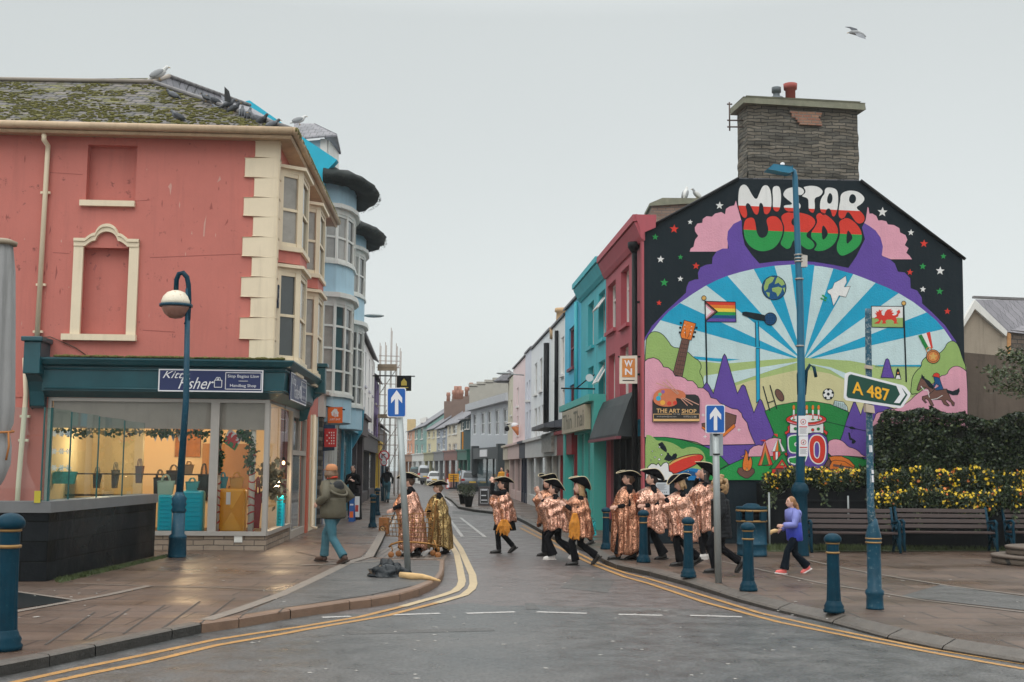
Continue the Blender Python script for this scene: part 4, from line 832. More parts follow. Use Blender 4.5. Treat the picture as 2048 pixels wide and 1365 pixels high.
def terrace(name, label, pl, u0, u1, zt, mat, roofm, wins, wm, depth=7, roofh=2.2, eave=.25, gf=3.3, gfm=None, gfg=None, pm=None, side=None, sills=True, extra=None):
 c = pl.pt((u0 + u1) / 2, 0, -depth / 2); t = thing(name, label, 'building', (c.x, c.y, .12))
 b = MB(); wallgrid(b, pl, u0, u1, gf if gfm else 0, zt, wins, rev=.12)
 b.add([pl.pt(u0, 0, 0), pl.pt(u0, zt, 0), pl.pt(u0, zt, -depth), pl.pt(u0, 0, -depth)], [(0, 1, 2, 3)]); b.add([pl.pt(u1, 0, 0), pl.pt(u1, zt, 0), pl.pt(u1, zt, -depth), pl.pt(u1, 0, -depth)], [(0, 1, 2, 3)]); b.add([pl.pt(u0, 0, -depth), pl.pt(u0, zt, -depth), pl.pt(u1, zt, -depth), pl.pt(u1, 0, -depth)], [(0, 1, 2, 3)])
 b.add([pl.pt(u0, zt, -.01), pl.pt(u0, zt + roofh, -depth / 2), pl.pt(u0, zt, -depth)], [(0, 1, 2)]); b.add([pl.pt(u1, zt, -.01), pl.pt(u1, zt + roofh, -depth / 2), pl.pt(u1, zt, -depth)], [(0, 1, 2)])
 b.build('wall', mat, t)
 b = MB(); th = .08
 for s_, (a, c2) in enumerate(((eave, -depth / 2), (-depth - .2, -depth / 2))):
  b.ext([pl.pt(u0 - .02, zt + .02, a), pl.pt(u1 + .02, zt + .02, a), pl.pt(u1 + .02, zt + roofh + .02, c2), pl.pt(u0 - .02, zt + roofh + .02, c2)], (0, 0, th))
 b.build('roof', roofm, t)
 for h in wins: window(t, pl, h, 0, wm, pm or PANE, sill=sills, smat=wm, fw=.08)
 if gfm:
  b = MB(); b.pbox(pl, u0 + .1, u1 - .1, gf - .75, gf, 0, .3); b.pbox(pl, u0, u1, gf, gf + .12, -.1, .42)
  for u in (u0 + .1, (u0 + u1) / 2 - .12, u1 - .4): b.pbox(pl, u, u + .3, .1, gf - .75, -.05, .18)
  b.pbox(pl, u0 + .1, u1 - .1, 0, .6, -.05, .14); f = b.build('shop_front', gfm, t)
  b = MB(); b.pbox(pl, u0 + .3, u1 - .3, .6, gf - .75, -.05, .02); b.build('pane', gfg or PANE, f)
 return t
def wbox(pl, items, near=1):
 r = []
 for x0, x1, yt, yb in items:
  xa = x1 if near else x0; _, zt = pl.uz(xa, yt); u_a, zb = pl.uz(xa, yb); u_b = pl.uz(x0 if near else x1, yb)[0]; r.append((min(u_a, u_b), max(u_a, u_b), min(zt, zb), max(zt, zb)))
 return r
wt_ = [(1.5 + k * 4.2, 2.6 + k * 4.2, a, a + 1.75) for k in range(4) for a in (3.9, 6.0)]
terrace('terraced_house', 'long white terraced building with tall sash windows beyond the blue building', WP, 0, 17.4, 8.15, M('white_render', C(230, 229, 226), .6, var=.05, streak=.3), SLATES, wt_, M('lilac_white', C(190, 188, 200), .5), gfm=M('dark_grey_front', (.06, .055, .06, 1), .5), gf=3.4)
wt_ = [(18.8 + k * 3, 19.8 + k * 3, a, a + 1.6) for k in range(2) for a in (3.6, 5.8)]
terrace('terraced_house', 'narrow purple terraced house behind the scaffolding', WP, 17.5, 25, 7.3, M('purple_render', C(105, 85, 135), .7), SLATE, wt_, WHITE, gfm=M('yellow_front', C(215, 180, 60), .5), gf=3.3)
terrace('terraced_house', 'dull grey low terraced house at the far end beyond the scaffolding', WP, 25.1, 45, 4.6, M('grey_render', C(120, 115, 118), .7), SLATE, [(27, 28, 2, 3.5), (32, 33, 2, 3.5)], WHITE, gf=0)
sc_ = thing('scaffolding', 'rusty steel tube scaffolding with plank decks in front of the purple house', 'scaffolding', P(775, 980, 74))
b = MB(); YS_ = (72, 76, 80.5); xs = (756, 767, 778, 789, 797)
tops = {756: 700, 767: 688, 778: 670, 789: 690, 797: 700}
for x in xs:
 for j, Y in enumerate((73, 77)):
  a = GX(x - j * 2, Y, 0); c = P(x - j * 2, tops[x] - j * 6 + (3 if x % 2 else -8), Y); b.tube([a, V((a.x, a.y, c.z))], .024, 5)
b.build('standard', M('scaffold_tube', (.27, .21, .18, 1), .5, metal=.3, var=.3), sc_)
b = MB()
for y in (712, 722, 735, 751, 768, 790, 812, 836, 850, 870, 890, 910):
 b.tube([P(753 + (y % 7), y, 73 + 4 * (y % 2)), P(799, y + 1, 73 + 4 * (y % 2))], .022, 5)
for y in (735, 780, 836, 890):
 for x in xs: b.tube([P(x, y, 73), P(x - 2, y, 77)], .022, 5)
for i, (x0, y0, x1, y1) in enumerate(((758, 850, 796, 780), (758, 790, 799, 730), (760, 905, 797, 850), (775, 940, 797, 890))): b.tube([P(x0, y0, 73.1), P(x1, y1, 73.1)], .022, 5)
b.build('ledger', MATS['scaffold_tube'], sc_)
b = MB()
for y, x1 in ((736, 793), (742, 793), (836, 792)): a, c = P(755, y, 72.6), P(x1, y, 72.6); b.ext([a, c, P(x1, y, 77.5), P(755, y, 77.5)], (0, 0, .22))
b.build('deck', M('scaffold_planks', (.20, .15, .10, 1), .8, var=.3), sc_)
# ================================================================ far row where the street bends
RF = [(1021, 82), (940, 98), (920, 102), (893, 110), (872, 118), (852, 127), (828, 140), (813, 150)]
rp_ = [(GX(x, Y, 0).x, Y) for x, Y in RF]
def rowplane(i): a, c = V((*rp_[i + 1], 0)), V((*rp_[i], 0)); return Plane(a, c - a, 1), (c - a).length
def zat(px, py, Y): return P(px, py, Y).z
GREYR = M('pale_grey_render', C(188, 193, 198), .6, var=.05)
pl, L_ = rowplane(0)
ws = wbox(pl, [(945, 952, 829, 870), (961, 969, 826, 870), (974, 982, 823, 871), (989, 998, 820, 871), (1005, 1014, 818, 871)], 0)
t = terrace('terraced_house', 'long pale grey building with five tall white framed windows where the street bends', pl, 0, L_, zat(940, 814, 98), GREYR, SLATE, ws, M('bright_white_frame', C(225, 227, 230), .5), depth=8, roofh=.4, gfm=None, sills=False)
b = MB(); b.pbox(pl, -.2, L_ + .2, zat(940, 818, 98) - .2, zat(940, 812, 98) + .1, 0, .45); b.build('cornice', M('cornice_grey', C(180, 182, 186), .6), t)
b = MB(); u0, z0 = pl.uz(958, 982); u1 = pl.uz(1006, 982)[0]; za, zb2 = pl.uz(980, 918)[1], pl.uz(980, 896)[1]; b.pbox(pl, u0 - .8, u1 + .6, za, zb2, 0, .5); b.pbox(pl, u0 - .8, u0 - .2, 0, zb2 + .2, 0, .55); b.pbox(pl, u1 + .1, u1 + .7, 0, zb2 + .2, 0, .55); sfr = b.build('shop_front', M('charcoal_paint', (.035, .045, .05, 1), .5), t)
b = MB(); b.pbox(pl, u0 - .2, u1 + .1, .2, za, .05, .1); b.build('pane', M('shop_glass_teal', (.05, .09, .10, 1), .08, var=.9, scale=.8), sfr)
b = MB()
for a in (977, 990): u = pl.uz(a, 900)[0]; b.pbox(pl, u, u + .12, .2, za, .1, .16)
b.build('mullion', BLACK, sfr)
b = MB(); a = pl.uz(974, 905); c = pl.uz(988, 905); b.pbox(pl, a[0], c[0], za + .15, zb2 - .15, .5, .56); sb = b.build('sign_board', SIGNW, sfr)
for i in range(5):
 b = MB(); pt_ = P(949 + i * 16.5, 808 - i * 2.6, 100 - i * 3.2); h_ = 1.5; b.box((pt_.x, pt_.y + 1.5, pt_.z + .5), (.95, .9, 2.0)); b.box((pt_.x, pt_.y + 1.5, pt_.z + 1.65), (1.1, 1.05, .2)); b.build('chimney', M('pale_chimney', C(172, 168, 158), .8), t)
CREAMR = M('cream_render_far', C(205, 200, 180), .7, var=.05)
def colr(n, r, g, b_): return M(n, C(r, g, b_), .7, var=.06)
specs = [  # plane i, ytop, mat, label, windows
 (1, 838, colr('dark_teal_clad', 50, 75, 80), 'narrow dark glazed building carrying the orange banner', [(931, 934, 843, 858), (936, 939, 843, 858), (922, 927, 845, 862)]),
 (2, 847, colr('cream_far', 210, 200, 178), 'cream house with two wide windows beside the orange banner building', [(897, 901, 851, 870), (905, 914, 849, 869), (897, 901, 888, 906), (905, 914, 888, 907)]),
 (3, 856, colr('blue_grey_far', 150, 158, 170), 'blue grey terraced house with a small white bay in the far row', [(875, 880, 862, 875), (886, 891, 861, 874), (874, 881, 887, 912), (884, 890, 880, 900)]),
 (4, 858, colr('sand_far', 205, 195, 160), 'sandy cream terraced house left of the blue grey one', [(856, 860, 864, 876), (865, 869, 863, 876), (855, 861, 888, 912)]),
 (5, 853, colr('green_far', 120, 155, 148), 'green terraced house with white window bays in the far row', [(831, 835, 858, 879), (841, 846, 857, 879), (831, 835, 890, 915), (841, 846, 890, 915)]),
 (6, 861, colr('orange_far', 205, 150, 120), 'orange terraced house at the far left end of the bend', [(815, 818, 866, 880), (820, 823, 866, 880), (815, 818, 888, 905), (821, 824, 888, 905)])]
for i, yt, mt, lb, wn in specs:
 pl, L_ = rowplane(i); zt = zat(RF[i][0], yt, RF[i][1])
 t = terrace('terraced_house', lb, pl, 0, L_, zt, mt, SLATES, wbox(pl, wn, 0), WHITE, depth=9, roofh=(3.2 if i in (2, 3, 4, 5) else 1.0), gf=3.2, gfm=[None, M('teal_green_front', C(30, 95, 80), .5), M('red_brown_front', C(120, 70, 60), .5), M('grey_front', C(110, 110, 112), .5), M('olive_front', C(150, 145, 110), .5), M('white_front', C(205, 205, 200), .5), M('brown_front', C(140, 95, 65), .5)][i])
 if i == 5:
  b = MB(); a = P(845, 850, 138); c = P(886, 828, 122); b.ext([P(840, 838, 137), P(852, 834, 137), P(852, 846, 137), P(840, 846, 137)], (0, 3, 0)); b.build('dormer', WHITE, t)
 if i == 6:
  b = MB(); q = P(823, 852, 150); b.box(q, (1.0, 1.2, 1.6)); b.build('chimney', M('buff_chimney', C(200, 175, 130), .8), t)
b = MB(); q = [P(924, 904, 101), P(939, 904, 101), P(938, 864, 101), P(924, 864, 101)]; b.ext(q, (0, -.15, 0))
tag(b.build('banner', M('orange_banner', C(235, 150, 40, .95), .6, var=.25, scale=1.5)), 'tall orange banner hanging on the dark glazed building in the far row', 'banner')
STK = M('far_brick_stack', C(128, 108, 98), .9, var=.2, scale=2)
for k, (x0, x1, y0, y1, pots) in enumerate(((888, 905, 803, 845, 1), (903, 928, 799, 840, 5), (926, 958, 793, 830, 3), (964, 978, 788, 812, 2))):
 Y = 122 - k * 4; t = thing('chimney_stack', ['round ended brick chimney stack, leftmost over the far row', 'brick chimney stack with five clay pots over the far row', 'widest brick chimney stack with tall pots over the far row', 'small ornate brick stack just left of the pale grey chimneys'][k], 'chimney', P((x0 + x1) / 2, y1, Y), 'brick stacks over the far row')
 b = MB(); b.ext([P(x0, y1 + 30, Y), P(x1, y1 + 30, Y), P(x1, y0, Y), P(x0, y0, Y)], (0, 2, 0)); b.build('stack', STK, t)
 for i in range(pots):
  b = MB(); q = P(x0 + 3 + (x1 - x0 - 6) * (i + .5) / pots, y0, Y + 1); b.lathe(q, ((.2, 0), (.17, .5), (.22, .55), (.19, .9 + .4 * (i % 2))), 8); b.build('pot', M('clay_pot', C(165, 120, 102), .8), t)
# ================================================================ right row
RPL = Plane((3.2 + .0725 * 0, 28.9), (-.0725, 1), -1)
RED = M('crimson_render', C(172, 80, 90, 1.0), .65, var=.08, scale=1.3, streak=.3, streakcol=(.16, .04, .05, 1), bump=.1)
TEALR = M('teal_render', C(60, 172, 182, 1.05), .6, var=.1, scale=1.5, streak=.35, streakcol=(.03, .16, .18, 1))
BLUR = M('bright_blue_render', C(70, 182, 215, 1.05), .6, var=.1, scale=1.5, streak=.3, streakcol=(.04, .2, .3, 1))
WHR = M('white_render_right', C(236, 234, 230, 1), .65, var=.05, streak=.3, streakcol=(.3, .3, .28, 1))
UPV = M('upvc_frame', C(225, 222, 218), .4, var=.03)
def ux(px, py=700): return RPL.uz(px, py)[0]
U = {k: ux(k) for k in (1290, 1212, 1162, 1130, 1101, 1063, 1051, 1027)}
U[1290] = 0.0
PTEAL = M('teal_shop_paint', C(75, 182, 172, .95), .5, var=.08, streak=.2)
def rterr(name, label, xa, xb, zt, mat, wins, wm, par=None, **kw):
 return terrace(name, label, RPL, U[xa] + .01, U[xb] - .01, zt, mat, SLATE, wbox(RPL, wins), wm, **dict(dict(eave=.08), **kw))
CG = 'cornices'
def cornice(t, pl, u0, u1, z, mat, proj=.45, h=.8):
 b = MB(); b.pbox(pl, u0, u1, z - .15, z + .02, -.3, proj); b.ext([pl.pt(u0, zz_, o) for zz_, o in ((z - .18, -.02), (z - .18, proj * .85), (z - .42, proj * .5), (z - .5, proj * .4), (z - h, .05), (z - h, -.02))], pl.d * (u1 - u0)); b.build('cornice', mat, t)
MW = Plane((3.2, 28.9), (math.cos(R(8)), math.sin(R(8))))
def mz(px, py): return MW.uz(px, py)
wu1 = mz(1927, 700)[0]
cb_ = thing('mural_building', 'crimson corner building whose gable end wall carries a large painted mural', 'building', (5, 31, .12))
wins = wbox(RPL, [(1242, 1258, 529, 645), (1215, 1231.5, 558, 655), (1240, 1257, 686, 833), (1217, 1230, 706, 838)])
ZR = 7.55
b = MB(); wallgrid(b, RPL, 0, U[1212], 3.1, ZR, wins, rev=.2); b.pbox(RPL, .02, .35, 0, 3.1, -.05, 0); b.pbox(RPL, U[1212] - .3, U[1212] - .01, 0, 3.1, -.3, -.01)
b.pbox(RPL, -.02, .22, 0, ZR - .1, .0, .05)
b.build('wall', RED, cb_)
for k, h in enumerate(wins): window(cb_, RPL, h, 0, UPV, PANE, bars=(.68,), sill=True, smat=RED, rev=.2, fw=.09)
cornice(cb_, RPL, -.05, U[1212], ZR + .5, RED, .28, .62)
b = MB(); b.ext([P(x, y, 28.86) for x, y in ((1271, 429), (1311, 439), (1311, 456), (1288, 466), (1286, 480), (1282, 478), (1279, 458), (1273, 441))], (0, -.05, 0)); b.build('parapet_return', RED, cb_)
RW = brickmat('chimney_rubble', (.095, .09, .078, 1), (.19, .165, .13, 1), (.05, .048, .043, 1), .37, .085, .012, 'xz', .9, 1.0, .035, noisecol=.5)
RW2 = brickmat('chimney_rubble_side', (.10, .095, .08, 1), (.19, .17, .13, 1), (.05, .048, .043, 1), .33, .085, .012, 'yz', .9, 1.0, .035, noisecol=.5)
MBLK = M('mural_black', C(22, 34, 41), .75, spec=.2, var=.1, scale=1.2, bump=.25, bscale=14, streak=.15, streakcol=(.04, .045, .05, 1))
gab = [mz(1290, 1100), mz(1290, 462), mz(1476, 358), mz(1720, 362), mz(1925, 519), mz(1929, 720), mz(1934, 1100)]
gab = [(u, z if z > .5 else 0) for u, z in gab]; gab[0] = (0, 0); gab[1] = (0, gab[1][1]); gab[-1] = (gab[-1][0], 0)
b = MB(); b.ext([MW.pt(u, z, 0) for u, z in gab], MW.n * -.35); b.build('gable_wall', MBLK, cb_)
bk = RPL.d * 6.2
b = MB(); e0, e1, e2, e3 = [MW.pt(gab[i][0], gab[i][1] - .02, -.1) for i in (1, 2, 3, 4)]
b.ext([e0, e1, e1 + bk, e0 + bk], (0, 0, .07)); b.ext([e1, e2, e2 + bk, e1 + bk], (0, 0, .07)); b.ext([e2, e3, e3 + bk, e2 + bk], (0, 0, .07)); b.build('roof', SLATE, cb_)
b = MB(); b.tube([MW.pt(gab[1][0], gab[1][1], .04), MW.pt(gab[2][0], gab[2][1], .04)], .04, 5); b.build('verge', BLACK, cb_); b = MB(); b.tube([MW.pt(gab[3][0], gab[3][1], .04), MW.pt(gab[4][0] + .05, gab[4][1], .04)], .045, 5); b.build('verge', BLACK, cb_)
b = MB(); b.ext([MW.pt(gab[4][0], 0, -.3), MW.pt(gab[4][0], gab[4][1], -.3), MW.pt(gab[4][0], gab[4][1], -6.2), MW.pt(gab[4][0], 0, -6.2)], MW.d * -.3); b.build('rear_wall', MBLK, cb_)
cY = -.12; a0 = MW.uz(1496, 362, cY); a1 = MW.uz(1718, 362, cY); ct = MW.uz(1600, 216, cY)[1]; zc0 = MW.uz(1600, 372, cY)[1] - .6
ch_ = b = MB(); rnd = random.Random(2); nz_ = 16
for f_, (p0, p1) in enumerate(((MW.pt(a0[0], 0, cY), MW.pt(a1[0], 0, cY)), (MW.pt(a1[0], 0, cY), MW.pt(a1[0], 0, cY - .75)), (MW.pt(a0[0], 0, cY - .75), MW.pt(a0[0], 0, cY)), (MW.pt(a0[0], 0, cY - .75), MW.pt(a1[0], 0, cY - .75)))):
 nx = 26 if f_ in (0, 3) else 8; dn = (p1 - p0).normalized(); nn = V((dn.y, -dn.x, 0)); vs = []; fs = []
 for i in range(nz_ * 2 + 1):
  for j in range(nx + 1):
   q = p0.lerp(p1, j / nx); z = zc0 + (ct - zc0) * i / (nz_ * 2); dd = (noise.noise(V((q.x * 2.1, q.y * 2.1, z * 5))) * .06) if 0 < j < nx else noise.noise(V((q.x, q.y, z * 4))) * .05
   vs.append(V((q.x, q.y, z)) + nn * dd)
 for i in range(nz_ * 2):
  for j in range(nx): fs.append([i * (nx + 1) + j, i * (nx + 1) + j + 1, (i + 1) * (nx + 1) + j + 1, (i + 1) * (nx + 1) + j])
 b.add(vs, fs, 0 if f_ in (0, 3) else 1, False)
chm = b.build('chimney', [RW, RW2], cb_, weld=True)
b = MB(); k0 = MW.uz(1492, 214, .12)[0] - .02; g0 = a0[0] - .14; g1 = a1[0] + .14
b.ext([MW.pt(g0, ct, cY + .16), MW.pt(g1, ct, cY + .16), MW.pt(g1, ct, cY - .9), MW.pt(g0, ct, cY - .9)], (0, 0, .16)); b.ext([MW.pt(g0 + .1, ct + .16, cY + .1), MW.pt(g1 - .1, ct + .16, cY + .1), MW.pt(g1 - .2, ct + .16, cY - .85), MW.pt(g0 + .2, ct + .16, cY - .85)], (0, 0, .05)); b.build('cap', M('mossy_concrete', C(130, 130, 112), .8, var=.3, scale=4, streak=.3), chm, bevel=.02)
b = MB(); q = MW.uz(1579, 222, cY + .03); r_ = MW.uz(1642, 252, cY + .03); BRP = brickmat('red_brick_patch', (.30, .13, .09, 1), (.36, .20, .13, 1), (.20, .17, .14, 1), .22, .075, .012, 'xz', .9, .6, .01, noisecol=.4)
zs5 = [q[1] + (r_[1] - q[1]) * i / 6 for i in range(7)]; lf = [0, .05, .05, .15, .2, .25]; rt = [.03, .05, .12, .08, .05, .03]
for i in range(6): b.pbox(MW, q[0] + lf[i], r_[0] - rt[i] + .05, zs5[i + 1], zs5[i], cY, cY + .06 + i * .0006)
b.build('brick_patch', BRP, chm)
pt_ = MW.pt(*MW.uz(1581, 202, -.5), -.5); b = MB(); b.lathe((pt_.x, pt_.y, ct + .15), ((.13, 0), (.13, .45), (.17, .44), (.18, .58), (.12, .6)), 12); b.build('pot', M('red_clay_pot', C(165, 85, 78), .8), chm)
pt_ = MW.pt(*MW.uz(1553, 202, -.5), -.5); b = MB(); b.lathe((pt_.x, pt_.y, ct + .15), ((.24, 0), (.18, .2), (.09, .24), (.08, .34), (.12, .34), (.12, .47), (.08, .48)), 12); b.build('pot', M('grey_cowl', C(95, 102, 106), .6, metal=.4), chm)
b = MB(); X = MW.pt(*MW.uz(1459, 230, -.5), -.5); z0 = MW.uz(1460, 262, -.5)[1]; z1 = MW.uz(1460, 205, -.5)[1]; b.tube([(X.x, X.y, z0), (X.x, X.y, z1)], .02, 5)
for z in (z0 + .1, (z0 + z1) / 2 - .1, z1 - .05): b.tube([(X.x - .06, X.y, z), (X.x + (.35 if z < z1 - .3 else .07), X.y, z)], .02, 5)
b.build('aerial_bracket', M('rusty_steel', (.10, .07, .06, 1), .7), chm)
t = thing('chimney_stack', 'wide low buff brick chimney stack behind the sloping edge of the mural wall', 'chimney', P(1350, 450, 35))
b = MB(); q = [P(1303, 470, 35), P(1420, 470, 35), P(1420, 402, 35), P(1303, 410, 35)]; b.ext(q, (0, 1.2, 0)); b.build('stack', brickmat('buff_brick', (.24, .16, .12, 1), (.32, .23, .18, 1), (.2, .17, .15, 1), .25, .09, .014, 'xz', .9, .6, .01), t)
b = MB(); q = [P(1299, 412, 34.9), P(1423, 405, 34.9), P(1423, 397, 34.9), P(1325, 396, 34.9), P(1299, 407, 34.9)]; b.ext(q, (0, 1.4, 0)); b.build('cap', MATS['mossy_concrete'], t)
pipe(cb_, [RPL.pt(.62, 7.3, .12), RPL.pt(.62, .2, .12)], .07, BLACK, brackets=[RPL.pt(.62, z, .08) for z in (6, 4.2, 2.5)])
b = MB(); q = RPL.pt(.62, 7.25, .14); b.lathe(q, ((.07, 0), (.15, .12), (.15, .25), (.12, .26)), 8); b.build('hopper', BLACK, cb_)
b = MB(); b.ext([RPL.pt(.9, z, o) for z, o in ((3.8, 0), (3.8, .10), (3.55, .22), (2.75, .50), (2.68, .50), (2.68, 0))], RPL.d * (U[1212] - 1.0)); aw = b.build('awning', M('dark_fascia', (.028, .034, .036, 1), .5, var=.6, scale=1.5, spec=.2), cb_)
b = MB(); b.pbox(RPL, .88, U[1212] - .08, 2.62, 2.69, .42, .54); b.build('edge', M('maroon_trim', C(120, 60, 70), .5), aw)
b = MB(); b.pbox(RPL, .4, U[1212] - .3, .12, 2.7, -.2, -.1); b.build('shop_window', PANE, cb_)
b = MB()
for u in (.4, 1.5, 2.6, 3.5, 4.6): b.pbox(RPL, u, u + .1, .12, 2.7, -.1, .0)
b.pbox(RPL, .4, 5.7, .12, .45, -.1, .02); b.build('shop_frame', BLACK, cb_)
tb = rterr('terraced_house', 'teal three storey terraced house between the crimson and bright blue houses', 1212, 1162, ZR + .5, TEALR, [], UPV, roofh=.6, gf=3.1, eave=-.2)
wins = wbox(RPL, [(1197, 1210, 577, 675), (1176, 1187.5, 600, 690), (1197, 1210, 718, 838), (1176, 1187, 731, 843)])
for k, h in enumerate(wins):
 b = MB();
for o in [o for o in COL.objects if o.parent == tb and o.name.startswith('wall')]: bpy.data.objects.remove(o)
b = MB(); wallgrid(b, RPL, U[1212] + .01, U[1162] - .01, 3.1, ZR + .5, wins, rev=.2); b.build('wall', TEALR, tb)
for k, h in enumerate(wins): window(tb, RPL, h, 0, UPV, PANE, bars=(.62,), sill=True, smat=TEALR, rev=.2, fw=.09, openlight=(k in (0, 2)))
cornice(tb, RPL, U[1212] + .01, U[1162], ZR + .55, TEALR, .32, .6)
ut0, ut1 = U[1212] + .02, ux(1146, 900)
b = MB(); b.pbox(RPL, ut0, ut0 + .5, .1, 3.85, 0, .35); b.pbox(RPL, ut1 - .5, ut1, .1, 3.85, 0, .35); b.pbox(RPL, ut0, ut1, 3.85, 4.05, 0, .5); b.pbox(RPL, ut0 + .5, ut1 - .5, 3.0, 3.85, 0, .2)
b.pbox(RPL, ut0 + .5, ut1 - .5, .45, .65, 0, .42)
for u in (1.6, 3.0, 4.6): b.pbox(RPL, ut0 + u, ut0 + u + .16, .65, 3.0, 0, .22)
sfx = b.build('shop_front', PTEAL, tb)
b = MB(); b.pbox(RPL, ut0 + .5, ut1 - .5, .65, 3.0, .05, .10); b.build('pane', M('teal_glass_pale', (.12, .26, .25, 1), .12, var=.5), sfx)
b = MB(); b.pbox(RPL, ut0 + .5, ut1 - .5, .1, .45, 0, .3); b.build('plinth', brickmat('brick_plinth', (.16, .07, .05, 1), (.22, .1, .07, 1), (.12, .1, .09, 1), .22, .08, .01, 'yz', .8, .5), sfx)
b = MB(); b.pbox(RPL, ut0 + .9, ut1 - .9, 3.05, 3.8, .32, .5); sbx = b.build('sign_board', M('weathered_board', C(190, 178, 155, .9), .7, var=.15, streak=.5), sfx)
b = MB(); put_text(b, 'Thin Thai', RPL.pt((ut0 + ut1) / 2, 3.42, .505), -RPL.d, V((0, 0, 1)), (ut1 - ut0) - 2.3, .52, bold=.01); b.build('lettering', M('faded_lettering', (.16, .15, .11, 1), .7), sbx)
def simple(label, xa, xb, ztop, mat, wins, wm, gfm, frame=None, gf=3.1, gfg=None, rh=.9, pm=None):
 return rterr('terraced_house', label, xa, xb, ztop, mat, wins, frame or UPV, gfm=gfm, gf=gf, gfg=gfg, roofh=rh, pm=pm)
t = simple('bright blue terraced house with maroon window frames beside the teal house', 1162, 1130, 7.8, BLUR, [(1138, 1148.5, 650, 733), (1139, 1149, 767, 868)], None, M('red_door_front', C(140, 25, 30), .5), frame=M('maroon_frame', C(120, 40, 60), .5))
pipe(t, [RPL.pt(U[1162] + .5, 7.6, .1), RPL.pt(U[1162] + .5, 3.4, .1)], .07, TEALR)
t = simple('white terraced house with a black downpipe and slate pentice next to the bright blue one', 1130, 1101, 7.65, WHR, [(1110, 1115, 683, 755), (1122.5, 1128, 672, 748), (1110, 1115, 782, 872), (1124.5, 1129.5, 778, 870)], None, WB_)
b = MB(); b.ext([RPL.pt(U[1130] - .2, z, o) for z, o in ((3.75, 0), (3.55, .8), (3.4, .8), (3.4, 0))], RPL.d * (U[1101] - U[1130])); b.build('pentice_roof', SLATE, t)
pipe(t, [RPL.pt(ux(1118), 7.3, .1), RPL.pt(ux(1118), 3.6, .1)], .08, BLACK)
b = MB(); q = P(1109, 650, 50); b.lathe((q.x + .3, q.y, q.z - .6), ((.5, 0), (.5, .5), (.25, .55), (.22, 1.1), (.3, 1.15), (.28, 1.3)), 8); b.build('chimney', M('buff_pot', C(200, 165, 125), .8), t)
b = MB(); b.pbox(RPL, U[1130] + .8, U[1101] - .6, 2.5, 3.25, .3, .42); sx_ = b.build('sign_board', M('pale_collage_board', C(175, 168, 160), .7, var=.5, scale=6), t)
t = simple('plain white terraced house with narrow grey paned windows, third from the mural', 1101, 1063, 7.7, M('white_render_cool', C(232, 233, 234, 1), .65, var=.05, streak=.25), [(1069, 1074, 725, 787), (1079, 1084.5, 715, 780), (1091, 1097, 702, 772), (1068.5, 1073.5, 816, 881), (1076, 1080, 813, 881), (1083, 1087, 809, 882), (1090, 1095, 804, 882)], None, M('white_shop', C(205, 203, 200), .5), pm=M('grey_pane', (.16, .17, .18, 1), .15))
pipe(t, [RPL.pt(ux(1098), 7.2, .1), RPL.pt(ux(1098), 3.4, .1)], .13, BLACK)
simple('narrow lilac grey terraced house between the white and the pale pink houses', 1063, 1051, 7.8, M('lilac_render', C(214, 216, 226, 1), .65, streak=.2), [(1053, 1055.5, 765, 800), (1058, 1060.5, 760, 800), (1052.5, 1055, 825, 885), (1058.5, 1061, 820, 885)], None, M('navy_shop', C(30, 40, 60), .5))
simple('pale pink terraced house with an ice cream cone sign near the bend', 1051, 1027, 7.7, M('pale_pink_render', C(234, 212, 212, 1), .65, streak=.2), [(1034, 1037, 775, 812), (1034, 1037, 832, 870)], None, M('pink_shop', C(205, 180, 175), .5))
U[1019] = ux(1017);
t = simple('cream end house with a small grey pointed turret roof at the bend', 1027, 1019, 7.4, CREAMR, [(1022, 1024, 800, 830)], None, M('cream_shop', C(200, 190, 170), .5), rh=.3)
b = MB(); b.lathe(P(1018, 765, 76), ((1.0, 0), (.95, .1), (.0, .8)), 8); b.build('turret_roof', SLATE, t)
for k, (x0, x1, y0, y1, mt) in enumerate(((1133, 1150, 893, 1020, MATS['red_door_front']),)):
 pass
def d_wn(b, f, ux_, uz, W_, H_):
 b.poly([f(.12, .22), f(.88, .22), f(.88, .9), f(.12, .9)], 1); put_text(b, 'W', f(.5, .72) + V((0, -.004, 0)), ux_, uz, W_ * .5, H_ * .24, 0, bold=.03); put_text(b, 'N', f(.5, .42) + V((0, -.004, 0)), ux_, uz, W_ * .42, H_ * .24, 0, bold=.03); b.poly([f(.15, .09), f(.85, .09), f(.85, .12), f(.15, .12)], 2)
hang('hanging_sign', 'white framed orange WN sign projecting from the crimson building', 1240, 712, 1274, 767, 29.2, [M('sign_ivory', C(222, 215, 200), .5), SIGNW, M('ochre', C(205, 130, 60), .6, var=.25, scale=12), BLACK], d_wn, arm=(1236, 714, 1284, 714))
t = thing('sign_bracket', 'long black iron bracket with a small round sign on the teal house', 'bracket', RPL.pt(ux(1187), 5, .1))
b = MB(); y0 = P(1122, 777, 36); b.tube([P(1122, 777, 37.2), RPL.pt(ux(1190, 778), P(1190, 778, 37.2).z, 0)], .025, 6); b.tube([P(1153, 777, 37.2), P(1176, 758, 37.2), P(1192, 748, 37.4)], .02, 6); b.tube([P(1192, 745, 37.4), P(1192, 785, 37.4)], .03, 6); b.build('arm', BLACK, t)
b = MB(); q = P(1179, 756, 37.15); b.lathe((0, 0, 0), ((.12, 0), (.12, .03)), 14, sm=False); b.v = [(q.x + v[0], q.y + v[2], q.z + v[1]) for v in b.v]; b.build('disc', SIGNW, t)
t = thing('ice_cream_sign', 'giant orange ice cream cone sign hanging on the pale pink house', 'sign', P(1035, 870, 66))
